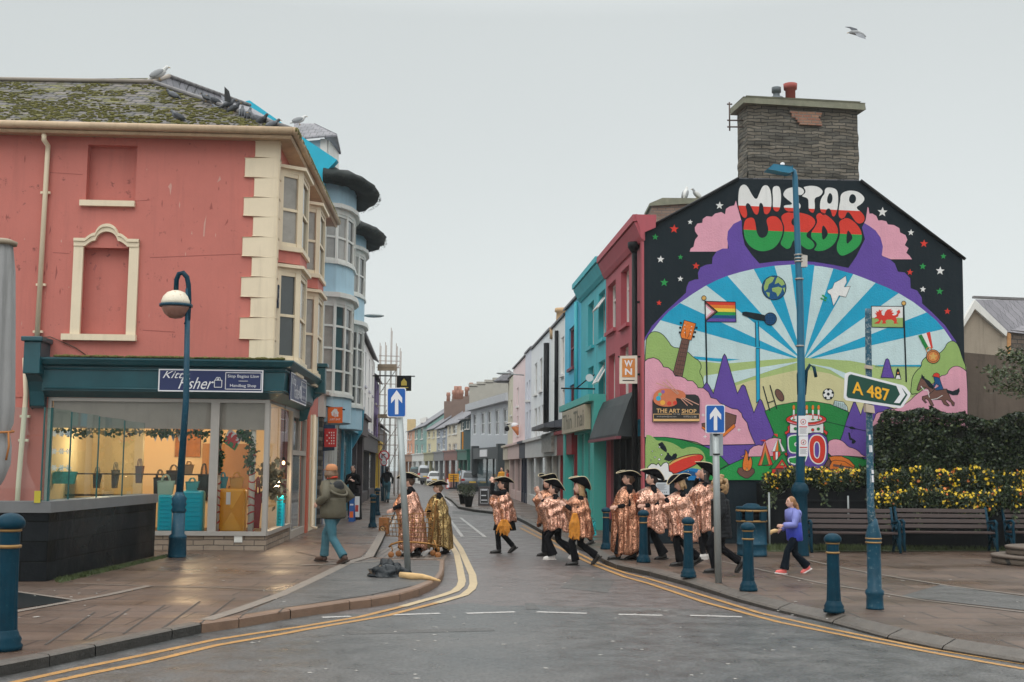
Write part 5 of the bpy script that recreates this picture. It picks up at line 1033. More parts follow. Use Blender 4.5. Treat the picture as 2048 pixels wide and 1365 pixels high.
b = MB(); a, c = P(1036, 871, 66), P(1030, 853, 66); b.tube([a, c], [.04, .22], 10); b.build('cone', M('cone_orange', C(205, 130, 80), .7), t)
b = MB(); b.ell(P(1030, 852, 66), (.22, .22, .18), 10); b.build('scoop', SIGNW, t); b = MB(); b.tube([P(1010, 847, 66.5), P(1040, 847, 66.5)], .03, 5); b.build('bracket', WHITE, t)
t = thing('hanging_basket', 'small dark hanging lantern on the cream end house at the bend', 'lantern', P(1014, 861, 70)); b = MB(); b.lathe(P(1014, 863, 70), ((.06, 0), (.14, .1), (.12, .25), (.03, .32)), 8); b.build('body', BLACK, t); b = MB(); b.tube([P(1014, 850, 70), P(1022, 847, 70.5)], .03, 5); b.build('bracket', BLACK, t)
for k, (x0, y0, x1, y1, Y) in enumerate(((1005, 747, 1050, 751, 64), (724, 632, 762, 632, 48))):
 t = thing('street_light', ['slim grey street light arm projecting from the pale pink house wall', 'slim grey street light arm projecting from the blue building wall'][k], 'street light', P(x1 if k == 0 else x0, y0, Y))
 b = MB(); b.tube([P(x0, y0, Y), P(x1, y1, Y)] if k == 0 else [P(x0, y0, Y), P(x1 - 14, y1, Y)], .035, 6); b.build('arm', GREY, t)
 hx = P(1008, 747, Y) if k == 0 else P(748, 632, Y); b = MB(); b.ell(hx, (.42, .12, .08), 10); b.build('lamp_head', GREY, t)
# ================================================================ the mural: flat paint on the gable wall
MUR = MB(); MM = []; MI = {}
def mc(name):
 if name not in MI:
  rgb = dict(pink=(222, 160, 178), purple=(98, 72, 158), sky=(196, 218, 220), cyan=(20, 158, 196), green=(38, 150, 74), lgreen=(150, 180, 105), field=(168, 190, 122), beige=(206, 200, 152), white=(228, 228, 226), red=(212, 58, 44), black=(20, 30, 36), orange=(226, 122, 45), brown=(112, 78, 68), blue=(18, 80, 130), gold=(214, 170, 95), yellow=(240, 205, 70), bblue=(25, 120, 185), dkgreen=(30, 130, 62), bronze=(210, 130, 70), maroon=(150, 40, 50), slate=(90, 84, 88), lilac=(150, 125, 180), lblue=(172, 205, 226))[name]
  MI[name] = len(MM); MM.append(M('mural_' + name, C(*rgb, .98), .72, var=.10, scale=1.6, bump=.6, bscale=26, streak=.3, streakcol=tuple(lin(v) * .6 for v in rgb) + (1,), spec=.3))
 return MI[name]
def zf(k):   # coordinates read in an enlarged crop of the photograph -> photograph pixels
 ox, oy, s = dict(a=(1270, 340, 3.2486), b=(1600, 340, 3.2486), c=(1270, 700, 4.4027), d=(1600, 700, 4.4027), e=(1460, 350, 6.8267), g=(1520, 790, 8.029), h=(1290, 860, 7.585), p=(0, 0, 1))[k]
 return lambda q: (ox + q[0] / s, oy + q[1] / s)
def wp(q, lv): u, z = MW.uz(*q); return MW.pt(u, z, .004 + lv * .0016)
def clean(pts):
 r = []
 for p in pts:
  if not r or abs(p[0] - r[-1][0]) + abs(p[1] - r[-1][1]) > 1e-3: r.append(p)
 return r
def sh(k, pts, col, lv, line=0, closed=True, lcol='black', smooth=0):
 pts = clean([zf(k)(q) for q in pts])
 if smooth: pts = chaikin(pts, smooth, closed)
 if col: MUR.poly([wp(q, lv) for q in pts], mc(col))
 if line: stroke(pts, line, lcol, lv + .5, closed)
def chaikin(p, n, closed=True):
 for _ in range(n):
  q = []; m = len(p)
  for i in range(m if closed else m - 1):
   a, b_ = p[i], p[(i + 1) % m]; q += [(a[0] * .75 + b_[0] * .25, a[1] * .75 + b_[1] * .25), (a[0] * .25 + b_[0] * .75, a[1] * .25 + b_[1] * .75)]
  if not closed: q = [p[0]] + q + [p[-1]]
  p = q
 return p
def stroke(pts, w_, col, lv, closed=True):
 n = len(pts); L_ = []; R_ = []
 for i in range(n):
  a = pts[i - 1] if (closed or i > 0) else pts[i]; c = pts[(i + 1) % n] if (closed or i < n - 1) else pts[i]; p = pts[i]
  t1 = (p[0] - a[0], p[1] - a[1]); t2 = (c[0] - p[0], c[1] - p[1]); l1 = math.hypot(*t1) or 1; l2 = math.hypot(*t2) or 1
  if t1 == (0, 0): t1 = t2; l1 = l2
  if t2 == (0, 0): t2 = t1; l2 = l1
  nx, ny = -(t1[1] / l1 + t2[1] / l2), (t1[0] / l1 + t2[0] / l2); l = math.hypot(nx, ny) or 1; nx /= l; ny /= l
  k = w_ / 2 / max(.45, abs(nx * -t1[1] / l1 + ny * t1[0] / l1)); L_.append((p[0] + nx * k, p[1] + ny * k)); R_.append((p[0] - nx * k, p[1] - ny * k))
 vs = [wp(q, lv) for q in L_ + R_]; MUR.add(vs, [(i, (i + 1) % n, n + (i + 1) % n, n + i) for i in range(n if closed else n - 1)], mc(col))
def line(k, pts, col, lv, w_=1.2, smooth=0):
 pts = [zf(k)(q) for q in pts]
 if smooth: pts = chaikin(pts, smooth, False)
 stroke(pts, w_, col, lv, False)
def circ(k, c, r, col, lv, ln=0, n=22, ry=None, rot=0, lcol='black'):
 ry = ry or r; cr, sr = math.cos(R(rot)), math.sin(R(rot))
 sh(k, [(c[0] + math.cos(a) * r * cr - math.sin(a) * ry * sr, c[1] + math.cos(a) * r * sr + math.sin(a) * ry * cr) for a in [2 * math.pi * i / n for i in range(n)]], col, lv, ln, lcol=lcol)
def star(k, x, y, r, col, lv=1):
 sh(k, [(x + math.sin(math.pi * i / 5 + .06) * (r if i % 2 == 0 else r * .42), y - math.cos(math.pi * i / 5 + .06) * (r if i % 2 == 0 else r * .42)) for i in range(10)], col, lv)
A_ = zf('a'); B_ = zf('b'); inv = lambda k, q: q
sh('a', [(355, 532), (362, 512), (380, 500), (385, 475), (392, 452), (410, 430), (390, 400), (388, 375), (405, 350), (437, 345), (440, 320), (465, 302), (500, 305), (520, 285), (560, 275), (585, 290), (590, 255), (615, 238), (645, 232), (655, 200), (690, 330), (640, 370), (605, 430), (600, 532)], 'pink', 1)
sh('b', [(727, 582), (712, 560), (690, 540), (705, 510), (680, 490), (697, 455), (685, 425), (650, 408), (645, 380), (610, 360), (570, 355), (560, 335), (530, 328), (508, 330), (495, 300), (470, 285), (450, 285), (445, 250), (430, 228), (400, 290), (400, 420), (500, 500), (535, 560), (590, 582)], 'pink', 1)
pl_ = [A_(q) for q in [(62, 1095), (110, 1015), (200, 920), (330, 800), (335, 762), (350, 728), (385, 714), (412, 712), (408, 670), (425, 635), (460, 618), (500, 612), (503, 570), (530, 530), (570, 512), (608, 512), (598, 450), (603, 400), (640, 352), (700, 322)]] + [B_(q) for q in [(405, 340), (450, 366), (490, 395), (522, 440), (538, 500), (530, 560), (580, 580), (615, 610), (635, 662), (680, 668), (715, 705), (718, 770), (760, 785), (790, 830), (793, 870), (860, 930), (940, 1010), (1010, 1110), (1055, 1215)]] + [(1925, 760), (1295, 760)]
sh('p', pl_, 'purple', 2)
for x, y, r, c_ in ((549, 233, 27, 'white'), (358, 340, 18, 'white'), (166, 582, 25, 'white'), (294, 709, 20, 'white'), (254, 385, 30, 'red'), (396, 625, 25, 'red'), (156, 865, 19, 'red'), (131, 437, 22, 'green'), (295, 568, 18, 'green'), (190, 733, 28, 'green')): star('a', x, y, r, c_)
for x, y, r, c_ in ((535, 275, 34, 'white'), (720, 408, 22, 'white'), (910, 657, 30, 'white'), (798, 777, 21, 'white'), (805, 480, 27, 'red'), (714, 666, 22, 'red'), (957, 920, 22, 'red'), (931, 562, 20, 'green'), (797, 628, 23, 'green'), (907, 790, 25, 'green')): star('b', x, y, r, c_)
sh('e', [(60, 140), (160, 60), (1800, 90), (1880, 420), (1850, 620), (1800, 720), (1840, 880), (1720, 1120), (1615, 1272), (1400, 1230), (1150, 1190), (900, 1172), (650, 1180), (400, 1212), (300, 1100), (200, 960), (165, 800), (160, 620), (100, 440)], 'black', 3)
def clip(p, f, keep):
 q = []; n = len(p)
 for i in range(n):
  a, b_ = p[i], p[(i + 1) % n]; fa, fb = f(a), f(b_); ia, ib = (fa >= 0) == keep, (fb >= 0) == keep
  if ia: q.append(a)
  if ia != ib: t = fa / (fa - fb); q.append((a[0] + (b_[0] - a[0]) * t, a[1] + (b_[1] - a[1]) * t))
 return q
f1 = lambda q: q[1] - (420 + (q[0] - 105) * .0455); f2_ = lambda q: q[1] - (750 + (q[0] - 180) * .0425)
def letter(pts, row, holes=()):
 pts = chaikin(pts, 2); f = f1 if row == 1 else f2_; ca, cb2 = ('white', 'red') if row == 1 else ('red', 'green')
 for keep, col in ((False, ca), (True, cb2)):
  q = clip(pts, f, keep)
  if len(q) > 2: sh('e', q, col, 4)
 stroke([zf('e')(q) for q in pts], 1.5, 'black', 5)
 for h in holes: sh('e', h, 'black', 5, smooth=2)
letter([(105, 300), (120, 170), (180, 122), (240, 150), (300, 270), (358, 345), (395, 250), (440, 145), (510, 135), (555, 200), (572, 340), (565, 470), (520, 550), (455, 540), (450, 430), (425, 385), (400, 400), (400, 500), (370, 560), (320, 530), (280, 430), (240, 385), (212, 420), (240, 520), (230, 590), (180, 600), (130, 520), (105, 420)], 1)
letter([(570, 190), (600, 150), (660, 148), (690, 190), (703, 300), (690, 450), (655, 515), (600, 500), (575, 440), (580, 320)], 1)
letter([(720, 250), (760, 190), (850, 165), (940, 160), (1000, 190), (1020, 240), (980, 285), (930, 280), (880, 290), (860, 310), (940, 370), (975, 430), (940, 490), (850, 520), (760, 500), (722, 440), (740, 410), (850, 405), (820, 375), (760, 330), (722, 290)], 1)
letter([(990, 165), (1080, 145), (1180, 150), (1250, 190), (1275, 240), (1230, 300), (1150, 320), (1165, 430), (1150, 520), (1110, 528), (1065, 480), (1065, 380), (1058, 325), (990, 305), (970, 290), (1030, 240), (1010, 190)], 1)
letter([(1285, 200), (1320, 168), (1400, 172), (1465, 205), (1482, 300), (1475, 450), (1440, 570), (1390, 580), (1375, 500), (1350, 460), (1315, 480), (1300, 545), (1250, 545), (1218, 460), (1225, 360), (1250, 300), (1285, 260)], 1, [[(1320, 340), (1340, 270), (1365, 245), (1395, 280), (1398, 350), (1370, 400), (1330, 390)]])
letter([(1500, 290), (1530, 240), (1620, 208), (1740, 220), (1830, 290), (1840, 350), (1790, 410), (1715, 450), (1800, 510), (1845, 580), (1830, 650), (1760, 680), (1700, 640), (1640, 540), (1600, 505), (1570, 590), (1520, 615), (1470, 570), (1480, 440), (1498, 360)], 1, [[(1620, 330), (1640, 275), (1680, 262), (1720, 300), (1715, 370), (1670, 400), (1628, 375)]])
letter([(178, 700), (200, 610), (270, 575), (330, 590), (350, 660), (365, 780), (400, 850), (450, 862), (500, 830), (520, 740), (490, 640), (500, 590), (570, 555), (650, 570), (710, 650), (730, 750), (700, 880), (620, 1000), (500, 1050), (390, 1050), (270, 990), (200, 890), (180, 790)], 2)
letter([(690, 560), (760, 510), (900, 505), (1040, 530), (1140, 580), (1175, 650), (1140, 720), (1020, 830), (1120, 890), (1165, 960), (1130, 1015), (1060, 1030), (980, 980), (900, 900), (860, 900), (830, 1000), (780, 1025), (720, 990), (675, 940), (720, 850), (740, 720), (700, 620)], 2, [[(850, 600), (900, 575), (930, 640), (900, 710), (850, 690), (830, 645)]])
letter([(1160, 560), (1220, 505), (1330, 550), (1430, 640), (1480, 740), (1475, 850), (1420, 960), (1300, 1040), (1190, 1050), (1130, 1030), (1180, 970), (1170, 920), (1100, 870), (1100, 780), (1150, 720), (1190, 640)], 2, [[(1252, 720), (1275, 680), (1345, 800), (1300, 870), (1265, 895), (1250, 830)]])
letter([(1475, 650), (1530, 600), (1600, 580), (1690, 630), (1780, 730), (1812, 850), (1780, 960), (1680, 1050), (1560, 1110), (1500, 1110), (1450, 1040), (1450, 950), (1490, 850), (1495, 740)], 2, [[(1600, 765), (1620, 760), (1680, 860), (1640, 910), (1590, 955), (1585, 860)]])
arc = [A_(q) for q in [(62, 1112), (165, 978), (220, 920), (290, 866), (375, 806), (462, 752), (530, 718), (600, 690), (685, 665), (770, 645), (900, 625), (1035, 615)]] + [B_(q) for q in [(50, 619), (150, 630), (220, 643), (345, 678), (420, 706), (490, 735), (565, 766), (640, 802), (735, 860), (822, 927), (885, 980), (935, 1037), (985, 1110), (1030, 1190), (1056, 1260)]]
sh('p', arc + [(1931, 830), (1933, 958), (1290, 958)], 'sky', 4)
CN = (1606, 722)
for k, q in (('a', [(165, 978), (220, 920), (292, 866)]), ('a', [(462, 752), (530, 718), (600, 690)]), ('a', [(770, 645), (905, 624)]), ('a', [(1010, 616), (1165, 618)]), ('b', [(215, 642), (345, 678)]), ('b', [(490, 735), (565, 766), (640, 802)]), ('b', [(822, 927), (885, 980), (932, 1035)])):
 sh('p', [zf(k)(x) for x in q] + [CN], 'cyan', 5)
sh('p', [(1387, 713), (1430, 717), (1480, 719), (1440, 724), (1388, 719)], 'cyan', 6); sh('p', [(1748, 731), (1850, 730), (1846, 735), (1750, 735)], 'cyan', 6)
sh('p', [(1290, 735), (1390, 722), (1450, 728), (1540, 720), (1606, 716), (1700, 722), (1760, 733), (1932, 734), (1932, 957), (1290, 957)], 'field', 6)
sh('p', [(1400, 800), (1440, 782), (1500, 762), (1560, 748), (1606, 738), (1660, 748), (1720, 775), (1800, 790), (1840, 800), (1840, 900), (1400, 900)], 'beige', 7)
sh('p', [CN, (1408, 752), (1402, 785), (1440, 776), (1540, 742)], 'sky', 8); sh('p', [(1612, 727), (1660, 740), (1700, 765), (1694, 748), (1660, 735)], 'sky', 8)
sh('p', [(1290, 684), (1299, 666), (1311, 663), (1324, 668), (1335, 681), (1344, 695), (1360, 697), (1374, 703), (1387, 716), (1398, 722), (1403, 734), (1398, 745), (1404, 754), (1407, 768), (1412, 800), (1290, 800)], 'lgreen', 9, 1.3, smooth=1)
sh('a', [(303, 1095), (352, 1108), (306, 1345), (243, 1332)], 'brown', 11, 1.0); sh('a', [(318, 978), (394, 1000), (364, 1108), (300, 1095), (293, 1072)], 'orange', 12, 1.2)
for k in range(8): y = 1130 + k * 27; line('a', [(298 - k * 5.5, y), (346 - k * 5, y + 8)], 'black', 12, .6)
for k in (0, 1, 2): line('a', [(312 + k * 14, 1108), (258 + k * 17, 1335)], 'black', 12.2, .3)
for k in range(3):
 circ('a', (296 - k * 3, 997 + k * 30), 8, 'black', 11, n=8); circ('a', (398 - k * 9, 1027 + k * 29), 8, 'black', 11, n=8); circ('a', (322, 1010 + k * 24), 4, 'white', 13, n=6); circ('a', (366 - k * 4, 1020 + k * 24), 4, 'white', 13, n=6); line('a', [(322, 1010 + k * 24), (330, 1095)], 'black', 13, .35); line('a', [(366 - k * 4, 1020 + k * 24), (338, 1098)], 'black', 13.2, .35)
line('p', [(1410, 602), (1413.5, 768)], 'black', 9.5, 3.2); line('a', [(790, 985), (795, 1150)], 'black', 8.8, 8); line('a', [(790, 985), (795, 1150)], 'cyan', 9.4, 5.2); sh('c', [(1062, -10), (1094, -10), (1098, 440), (1066, 470)], 'cyan', 9.4, 1.0)
line('a', [(794, 1150), (796, 1290)], 'cyan', 9.2, 6)
sh('c', [(590, 340), (628, 285), (650, 315), (688, 385), (772, 60), (785, 38), (800, 58), (900, 385), (935, 318), (950, 308), (968, 322), (1045, 555), (1088, 445), (1100, 434), (1115, 450), (1222, 745), (1400, 900), (1330, 1020), (815, 1010), (600, 870)], 'purple', 10, 1.4)
q0, q1, q2, q3 = (455, 855), (650, 860), (655, 990), (458, 988)
def fl(a, c): return (q0[0] * (1 - a) * (1 - c) + q1[0] * a * (1 - c) + q2[0] * a * c + q3[0] * (1 - a) * c, q0[1] * (1 - a) * (1 - c) + q1[1] * a * (1 - c) + q2[1] * a * c + q3[1] * (1 - a) * c)
for i, c_ in enumerate(('red', 'orange', 'yellow', 'green', 'blue', 'purple')): sh('a', [fl(0, i / 6), fl(1, i / 6), fl(1, (i + 1) / 6), fl(0, (i + 1) / 6)], c_, 9)
for w_, c_, lv in ((.42, 'black', 10), (.36, 'brown', 10.6), (.29, 'pink', 11.2), (.2, 'white', 11.8)): sh('a', [fl(0, (.42 - w_) * 1.0), fl(w_, .5), fl(0, 1 - (.42 - w_) * 1.0)], c_, lv)
sh('a', [fl(0, 0), fl(1, 0), fl(1, 1), fl(0, 1)], None, 12, 1.3); circ('a', (446, 834), 15, 'gold', 12, 1.2)
circ('a', (902, 768), 78, 'blue', 9, 1.4)
for q in ([(835, 760), (850, 715), (880, 695), (905, 700), (890, 730), (868, 745), (860, 775), (840, 790)], [(925, 695), (960, 720), (972, 745), (950, 755), (930, 735), (905, 745), (915, 712)], [(888, 770), (930, 760), (955, 770), (945, 800), (925, 825), (915, 800), (890, 790)], [(850, 795), (875, 800), (870, 830), (860, 820)], [(958, 770), (975, 765), (970, 800)]): sh('a', q, 'lgreen', 10)
sh('a', [(695, 925), (720, 922), (800, 935), (840, 945), (850, 985), (780, 975), (720, 955), (695, 945)], 'black', 12); circ('a', (877, 970), 40, 'blue', 12, 1.6)
for k in range(-3, 4): line('a', [(877 + k * 11 - 6, 970 - math.sqrt(max(0, 1400 - (k * 11) ** 2))), (877 + k * 11 - 6, 970 + math.sqrt(max(0, 1400 - (k * 11) ** 2)))], 'black', 13, .4); line('a', [(877 - math.sqrt(max(0, 1400 - (k * 11) ** 2)), 970 + k * 11), (877 + math.sqrt(max(0, 1400 - (k * 11) ** 2)), 970 + k * 11)], 'black', 13.3, .4)
sh('b', [(295, 690), (302, 730), (285, 762), (325, 757), (296, 828), (252, 818), (236, 850), (215, 886), (205, 842), (196, 812), (178, 800), (176, 785), (208, 770), (222, 735), (260, 715)], 'white', 9, .7)
for q in ((150, 820), (140, 838), (165, 832), (160, 848)): circ('b', q, 11, 'green', 9, ry=6, rot=30, n=8)
sh('b', [(462, 887), (668, 888), (668, 963), (463, 962)], 'white', 9); sh('b', [(463, 962), (668, 963), (668, 1026), (464, 1023)], 'lgreen', 9); sh('b', [(462, 887), (668, 888), (668, 1026), (464, 1023)], None, 10, 1.4)
sh('b', [(475 + a * 182, 1012 - c * 112) for a, c in DRG], 'red', 11); line('b', [(671, 885), (688, 1380)], 'black', 10.6, 3.0); circ('b', (671, 868), 14, 'gold', 12, 1.2)
sh('b', [(765, 1078), (788, 1070), (838, 1165), (815, 1172)], 'dkgreen', 12); sh('b', [(788, 1070), (818, 1060), (852, 1160), (838, 1165)], 'white', 12.2); sh('b', [(818, 1060), (842, 1053), (860, 1158), (850, 1162)], 'red', 12.4)
circ('b', (836, 1172), 18, None, 12.6, 1.6, lcol='bronze'); circ('b', (862, 1214), 44, 'bronze', 13, 1.3); circ('b', (862, 1214), 34, None, 14, .8); star('b', 862, 1214, 30, 'gold', 14)
sh('p', [(1820, 790), (1822, 770), (1824, 755), (1832, 742), (1842, 734), (1843, 722), (1853, 713), (1866, 712), (1879, 707), (1889, 697), (1893, 687), (1905, 681), (1916, 690), (1925, 720), (1932, 735), (1932, 800), (1834, 787)], 'lgreen', 9, 1.3, smooth=1)
sh('p', [(1742, 850), (1748, 838), (1752, 826), (1765, 824), (1773, 818), (1790, 819), (1815, 806), (1834, 787), (1872, 764), (1880, 752), (1893, 750), (1897, 740), (1906, 733), (1917, 733), (1926, 738), (1934, 745), (1935, 900), (1760, 900), (1742, 885)], 'pink', 10.6, 1.2, smooth=1)
sh('p', [(1529, 823), (1554, 811), (1588, 805), (1625, 803), (1660, 809), (1697, 825), (1684, 870), (1670, 905), (1690, 958), (1500, 958), (1548, 868)], 'dkgreen', 11.2, 1.2)
line('c', [(1125, 322), (1185, 540)], 'black', 12.4, 2.2); line('c', [(1185, 312), (1246, 522)], 'black', 12.4, 2.2); line('c', [(1162, 470), (1226, 448)], 'black', 12.6, 2.0); circ('c', (1270, 400), 58, 'brown', 12, 1.3, ry=30, rot=60)
circ('d', (246, 391), 48, 'white', 12, 1.3); circ('d', (246, 391), 15, 'black', 13, n=5)
for a in range(5): an = a * 2 * math.pi / 5 - math.pi / 2; circ('d', (246 + math.cos(an) * 41, 391 + math.sin(an) * 41), 12, 'black', 13, n=6)
sh('d', [(288, 492), (302, 448), (380, 460), (412, 500), (418, 540)], 'sky', 12, 1.0)
for k in range(6): line('d', [(300 + k * 18, 452 + k * 4), (296 + k * 20, 496 + k * 8)], 'black', 13, .45);
for k in range(4): line('d', [(298, 462 + k * 10), (405, 490 + k * 12)], 'black', 13.3, .45)
sh('d', [(345, 795), (400, 640), (468, 462), (485, 462), (532, 576), (560, 480), (580, 465), (700, 470), (760, 500), (830, 522), (790, 560), (640, 620), (700, 860), (800, 1070), (560, 960), (420, 870)], 'purple', 10, 1.3)
sh('d', [(710, 245), (738, 130), (752, 85), (766, 78), (780, 90), (800, 170), (828, 250)], 'purple', 10, 1.2)
sh('d', [(832, 255), (845, 180), (858, 158), (872, 180), (888, 262)], 'black', 11); sh('d', [(838, 255), (850, 225), (872, 225), (882, 258)], 'white', 12); circ('d', (860, 205), 9, 'bronze', 12, n=8)
line('d', [(225, 632), (420, 680), (600, 720)], 'black', 12.4, 1.2); sh('d', [(425, 680), (455, 675), (485, 690), (480, 700), (440, 698)], 'black', 13); line('d', [(455, 698), (452, 735)], 'black', 13, .8); sh('d', [(420, 728), (436, 730), (445, 775), (480, 795), (490, 810), (470, 828), (450, 825), (455, 800), (430, 790)], 'black', 13)
sh('c', [(82, 104), (110, 80), (160, 70), (205, 88), (235, 125), (248, 152), (290, 158), (330, 190), (352, 232), (400, 235), (440, 252), (460, 272), (505, 275), (540, 310), (552, 335), (600, 338), (645, 375), (665, 422), (715, 435), (745, 470), (790, 490), (850, 518), (900, 525), (935, 560), (945, 595), (985, 645), (998, 700), (1022, 760), (1055, 832), (600, 842), (540, 815), (420, 790), (300, 775), (170, 772), (80, 772)], 'pink', 13.4, 1.4)
sh('c', [(585, 650), (640, 640), (700, 560), (800, 552), (890, 580), (880, 650), (800, 720), (700, 735), (620, 720), (590, 690)], 'brown', 15, 1.2); sh('c', [(585, 690), (640, 730), (780, 765), (880, 680), (870, 650), (780, 730), (650, 710), (588, 672)], 'orange', 16, .8)
for x, y in ((596, 575), (912, 705), (614, 765)): sh('c', [(x - 20, y), (x - 4, y - 4), (x, y - 20), (x + 4, y - 4), (x + 20, y), (x + 4, y + 4), (x, y + 20), (x - 4, y + 4)], 'white', 15)
sh('h', [(0, 120), (140, 112), (300, 112), (450, 130), (640, 175), (860, 240), (1000, 305), (1130, 390), (1260, 525), (1100, 620), (1000, 765), (0, 765)], 'dkgreen', 15.4, 1.3)
sh('h', [(0, 80), (60, 78), (120, 110), (170, 165), (260, 165), (400, 195), (500, 250), (560, 300), (640, 262), (740, 258), (840, 300), (905, 380), (915, 520), (990, 560), (1050, 640), (1045, 765), (0, 765)], 'lgreen', 16.4, smooth=1)
sh('h', [(830, 765), (1135, 605), (1300, 520), (1480, 440), (1640, 405), (1830, 405), (2060, 400), (2060, 765)], 'green', 17, 1.3)
sh('h', [(380, 765), (400, 640), (560, 640), (680, 580), (780, 590), (880, 620), (960, 765)], 'bblue', 17.4, smooth=1); sh('h', [(560, 640), (700, 620), (850, 680), (880, 740), (700, 690), (580, 680)], 'blue', 18, smooth=1)
sh('h', [(350, 520), (420, 460), (560, 405), (700, 372), (830, 368), (880, 400), (870, 450), (780, 520), (640, 590), (500, 650), (430, 672), (360, 640)], 'red', 19, 1.5, smooth=1); sh('h', [(356, 520), (420, 470), (560, 415), (700, 384), (820, 376), (700, 400), (560, 440), (430, 500), (360, 545)], 'gold', 20.4)
sh('h', [(280, 450), (330, 370), (320, 345), (355, 350), (365, 375), (400, 405), (425, 365), (465, 355), (485, 385), (470, 430), (420, 455), (355, 480)], 'black', 18.2); sh('h', [(190, 215), (255, 182), (310, 260), (328, 310), (320, 345), (285, 325), (240, 290)], 'black', 18.2)
sh('h', [(0, 765), (10, 650), (40, 560), (90, 515), (130, 515), (165, 535), (195, 505), (232, 555), (270, 510), (320, 490), (350, 520), (360, 630), (400, 640), (430, 680), (480, 690), (510, 740), (530, 765)], 'white', 21, 1.5)
for x, y, r in ((105, 325, 10), (245, 378, 13), (143, 416, 12), (210, 450, 18), (82, 465, 7), (213, 262, 13), (648, 628, 10), (516, 690, 10), (636, 726, 13)): circ('h', (x, y), r, 'white', 22, .6, n=10)
sh('h', [(530, 650), (600, 690), (650, 765), (570, 765), (545, 710)], 'black', 20)
sh('h', [(1390, 640), (1410, 580), (1470, 570), (1600, 570), (1650, 600), (1655, 650), (1610, 700), (1560, 735), (1510, 735), (1430, 690)], 'brown', 19, 1.2); sh('h', [(1480, 610), (1470, 540), (1490, 420), (1520, 350), (1500, 290), (1555, 345), (1560, 490), (1590, 390), (1620, 470), (1615, 560), (1585, 620), (1530, 630)], 'orange', 20, 1.3, smooth=1); sh('h', [(1520, 625), (1538, 570), (1558, 625)], 'gold', 21, .7)
sh('h', [(1440, 410), (1490, 385), (1560, 370), (1580, 300), (1640, 250), (1720, 230), (1770, 240), (1800, 180), (1880, 135), (1960, 120), (2060, 140), (2060, 400)], 'pink', 17.8, 1.2)
sh('h', [(1705, 540), (1760, 400), (1815, 180), (1870, 350), (1930, 530), (1870, 545)], 'red', 19, 1.0); sh('h', [(1735, 530), (1780, 400), (1815, 200), (1860, 400), (1890, 520)], 'bronze', 20); sh('h', [(1762, 540), (1815, 330), (1868, 530)], 'dkgreen', 21, .7); sh('h', [(1735, 160), (1820, 148), (1820, 182)], 'red', 20)
for k, c_ in enumerate(('white', 'orange', 'dkgreen', 'white')): sh('g', [(280, 690), (180 + k * 54, 915), (234 + k * 54, 905)], c_, 19 + k * .1, .5)
for k, c_ in enumerate(('red', 'white', 'red', 'dkgreen')): sh('g', [(200 + k * 40, 915), (240 + k * 40, 912), (240 + k * 38, 1050), (205 + k * 38, 1050)], c_, 18.8, .5)
sh('g', [(210, 630), (275, 630), (275, 680), (240, 660)], 'red', 20)
sh('g', [(140, 1190), (330, 960), (380, 945), (480, 1190)], 'dkgreen', 21, 1.1); sh('g', [(225, 1185), (345, 1030), (450, 1185)], 'red', 22, 1.0); sh('g', [(310, 1135), (345, 1075), (385, 1135)], 'lgreen', 23, .8); sh('g', [(380, 945), (420, 925), (460, 970), (430, 1000)], 'red', 22, .8); sh('g', [(185, 1190), (440, 1190), (440, 1290), (185, 1290)], 'red', 20.4, .7); sh('g', [(240, 1190), (390, 1190), (390, 1290), (240, 1290)], 'brown', 21.4)
sh('g', [(1080, 980), (1300, 970), (1500, 1000), (1700, 1040), (1880, 1120), (1880, 1365), (1000, 1365)], 'dkgreen', 18, 1.2); sh('g', [(1075, 760), (1150, 715), (1240, 712), (1330, 750), (1410, 840), (1500, 860), (1580, 910), (1630, 970), (1740, 1008), (1300, 975), (1080, 985)], 'pink', 19, 1.2, smooth=1)
sh('g', [(970, 1230), (1095, 1020), (1140, 1080), (1060, 1240)], 'brown', 20, 1.1); sh('g', [(1095, 1000), (1170, 985), (1300, 985), (1420, 1040), (1515, 1140), (1500, 1190), (1300, 1240), (1060, 1240), (1135, 1075)], 'orange', 20, 1.2); sh('g', [(1170, 1110), (1480, 1165), (1470, 1195), (1160, 1150)], 'brown', 21); sh('g', [(1140, 1185), (1400, 1215), (1390, 1240), (1130, 1215)], 'brown', 21)
line('g', [(1110, 1075), (1200, 1050), (1350, 1070), (1500, 1165)], 'black', 21.4, 1)
sh('g', [(415, 640), (440, 615), (640, 615), (770, 640), (830, 610), (960, 610), (1060, 680), (1085, 820), (1080, 1030), (1020, 1130), (960, 1240), (510, 1240), (430, 1080)], 'purple', 22, 1.4)
sh('g', [(470, 460), (1010, 460), (1010, 620), (470, 620)], 'white', 21, 1.2); sh('g', [(470, 480), (430, 520), (440, 570), (385, 600), (400, 640), (450, 640), (470, 560)], 'red', 21.4, 1.1); sh('g', [(1010, 480), (1030, 530), (1020, 560), (1080, 600), (1060, 655), (1010, 600)], 'red', 21.4, 1.1)
circ('g', (732, 400), 325, 'red', 23, 1.3, ry=100); circ('g', (732, 385), 260, 'white', 24, 1.0, ry=62)
line('g', [(430, 430), (600, 480), (732, 490), (870, 482), (1040, 420)], 'pink', 24.4, 1.2)
for x in (532, 740, 838, 930):
 y0 = 395 if x != 740 else 300; line('g', [(x, 245), (x, y0)], 'white', 25, 3.4); line('g', [(x, 320), (x, y0)], 'red', 25.6, 2.2); circ('g', (x, 205), 20, 'orange', 25, ry=40, n=10); circ('g', (x, 400 if x != 740 else 310), 30, 'dkgreen', 24.8, ry=14, n=10)
for x, y, c_ in ((557, 545, 'dkgreen'), (835, 565, 'red'), (925, 550, 'dkgreen')): circ('g', (x, y), 24, c_, 24.4, .7, n=10)
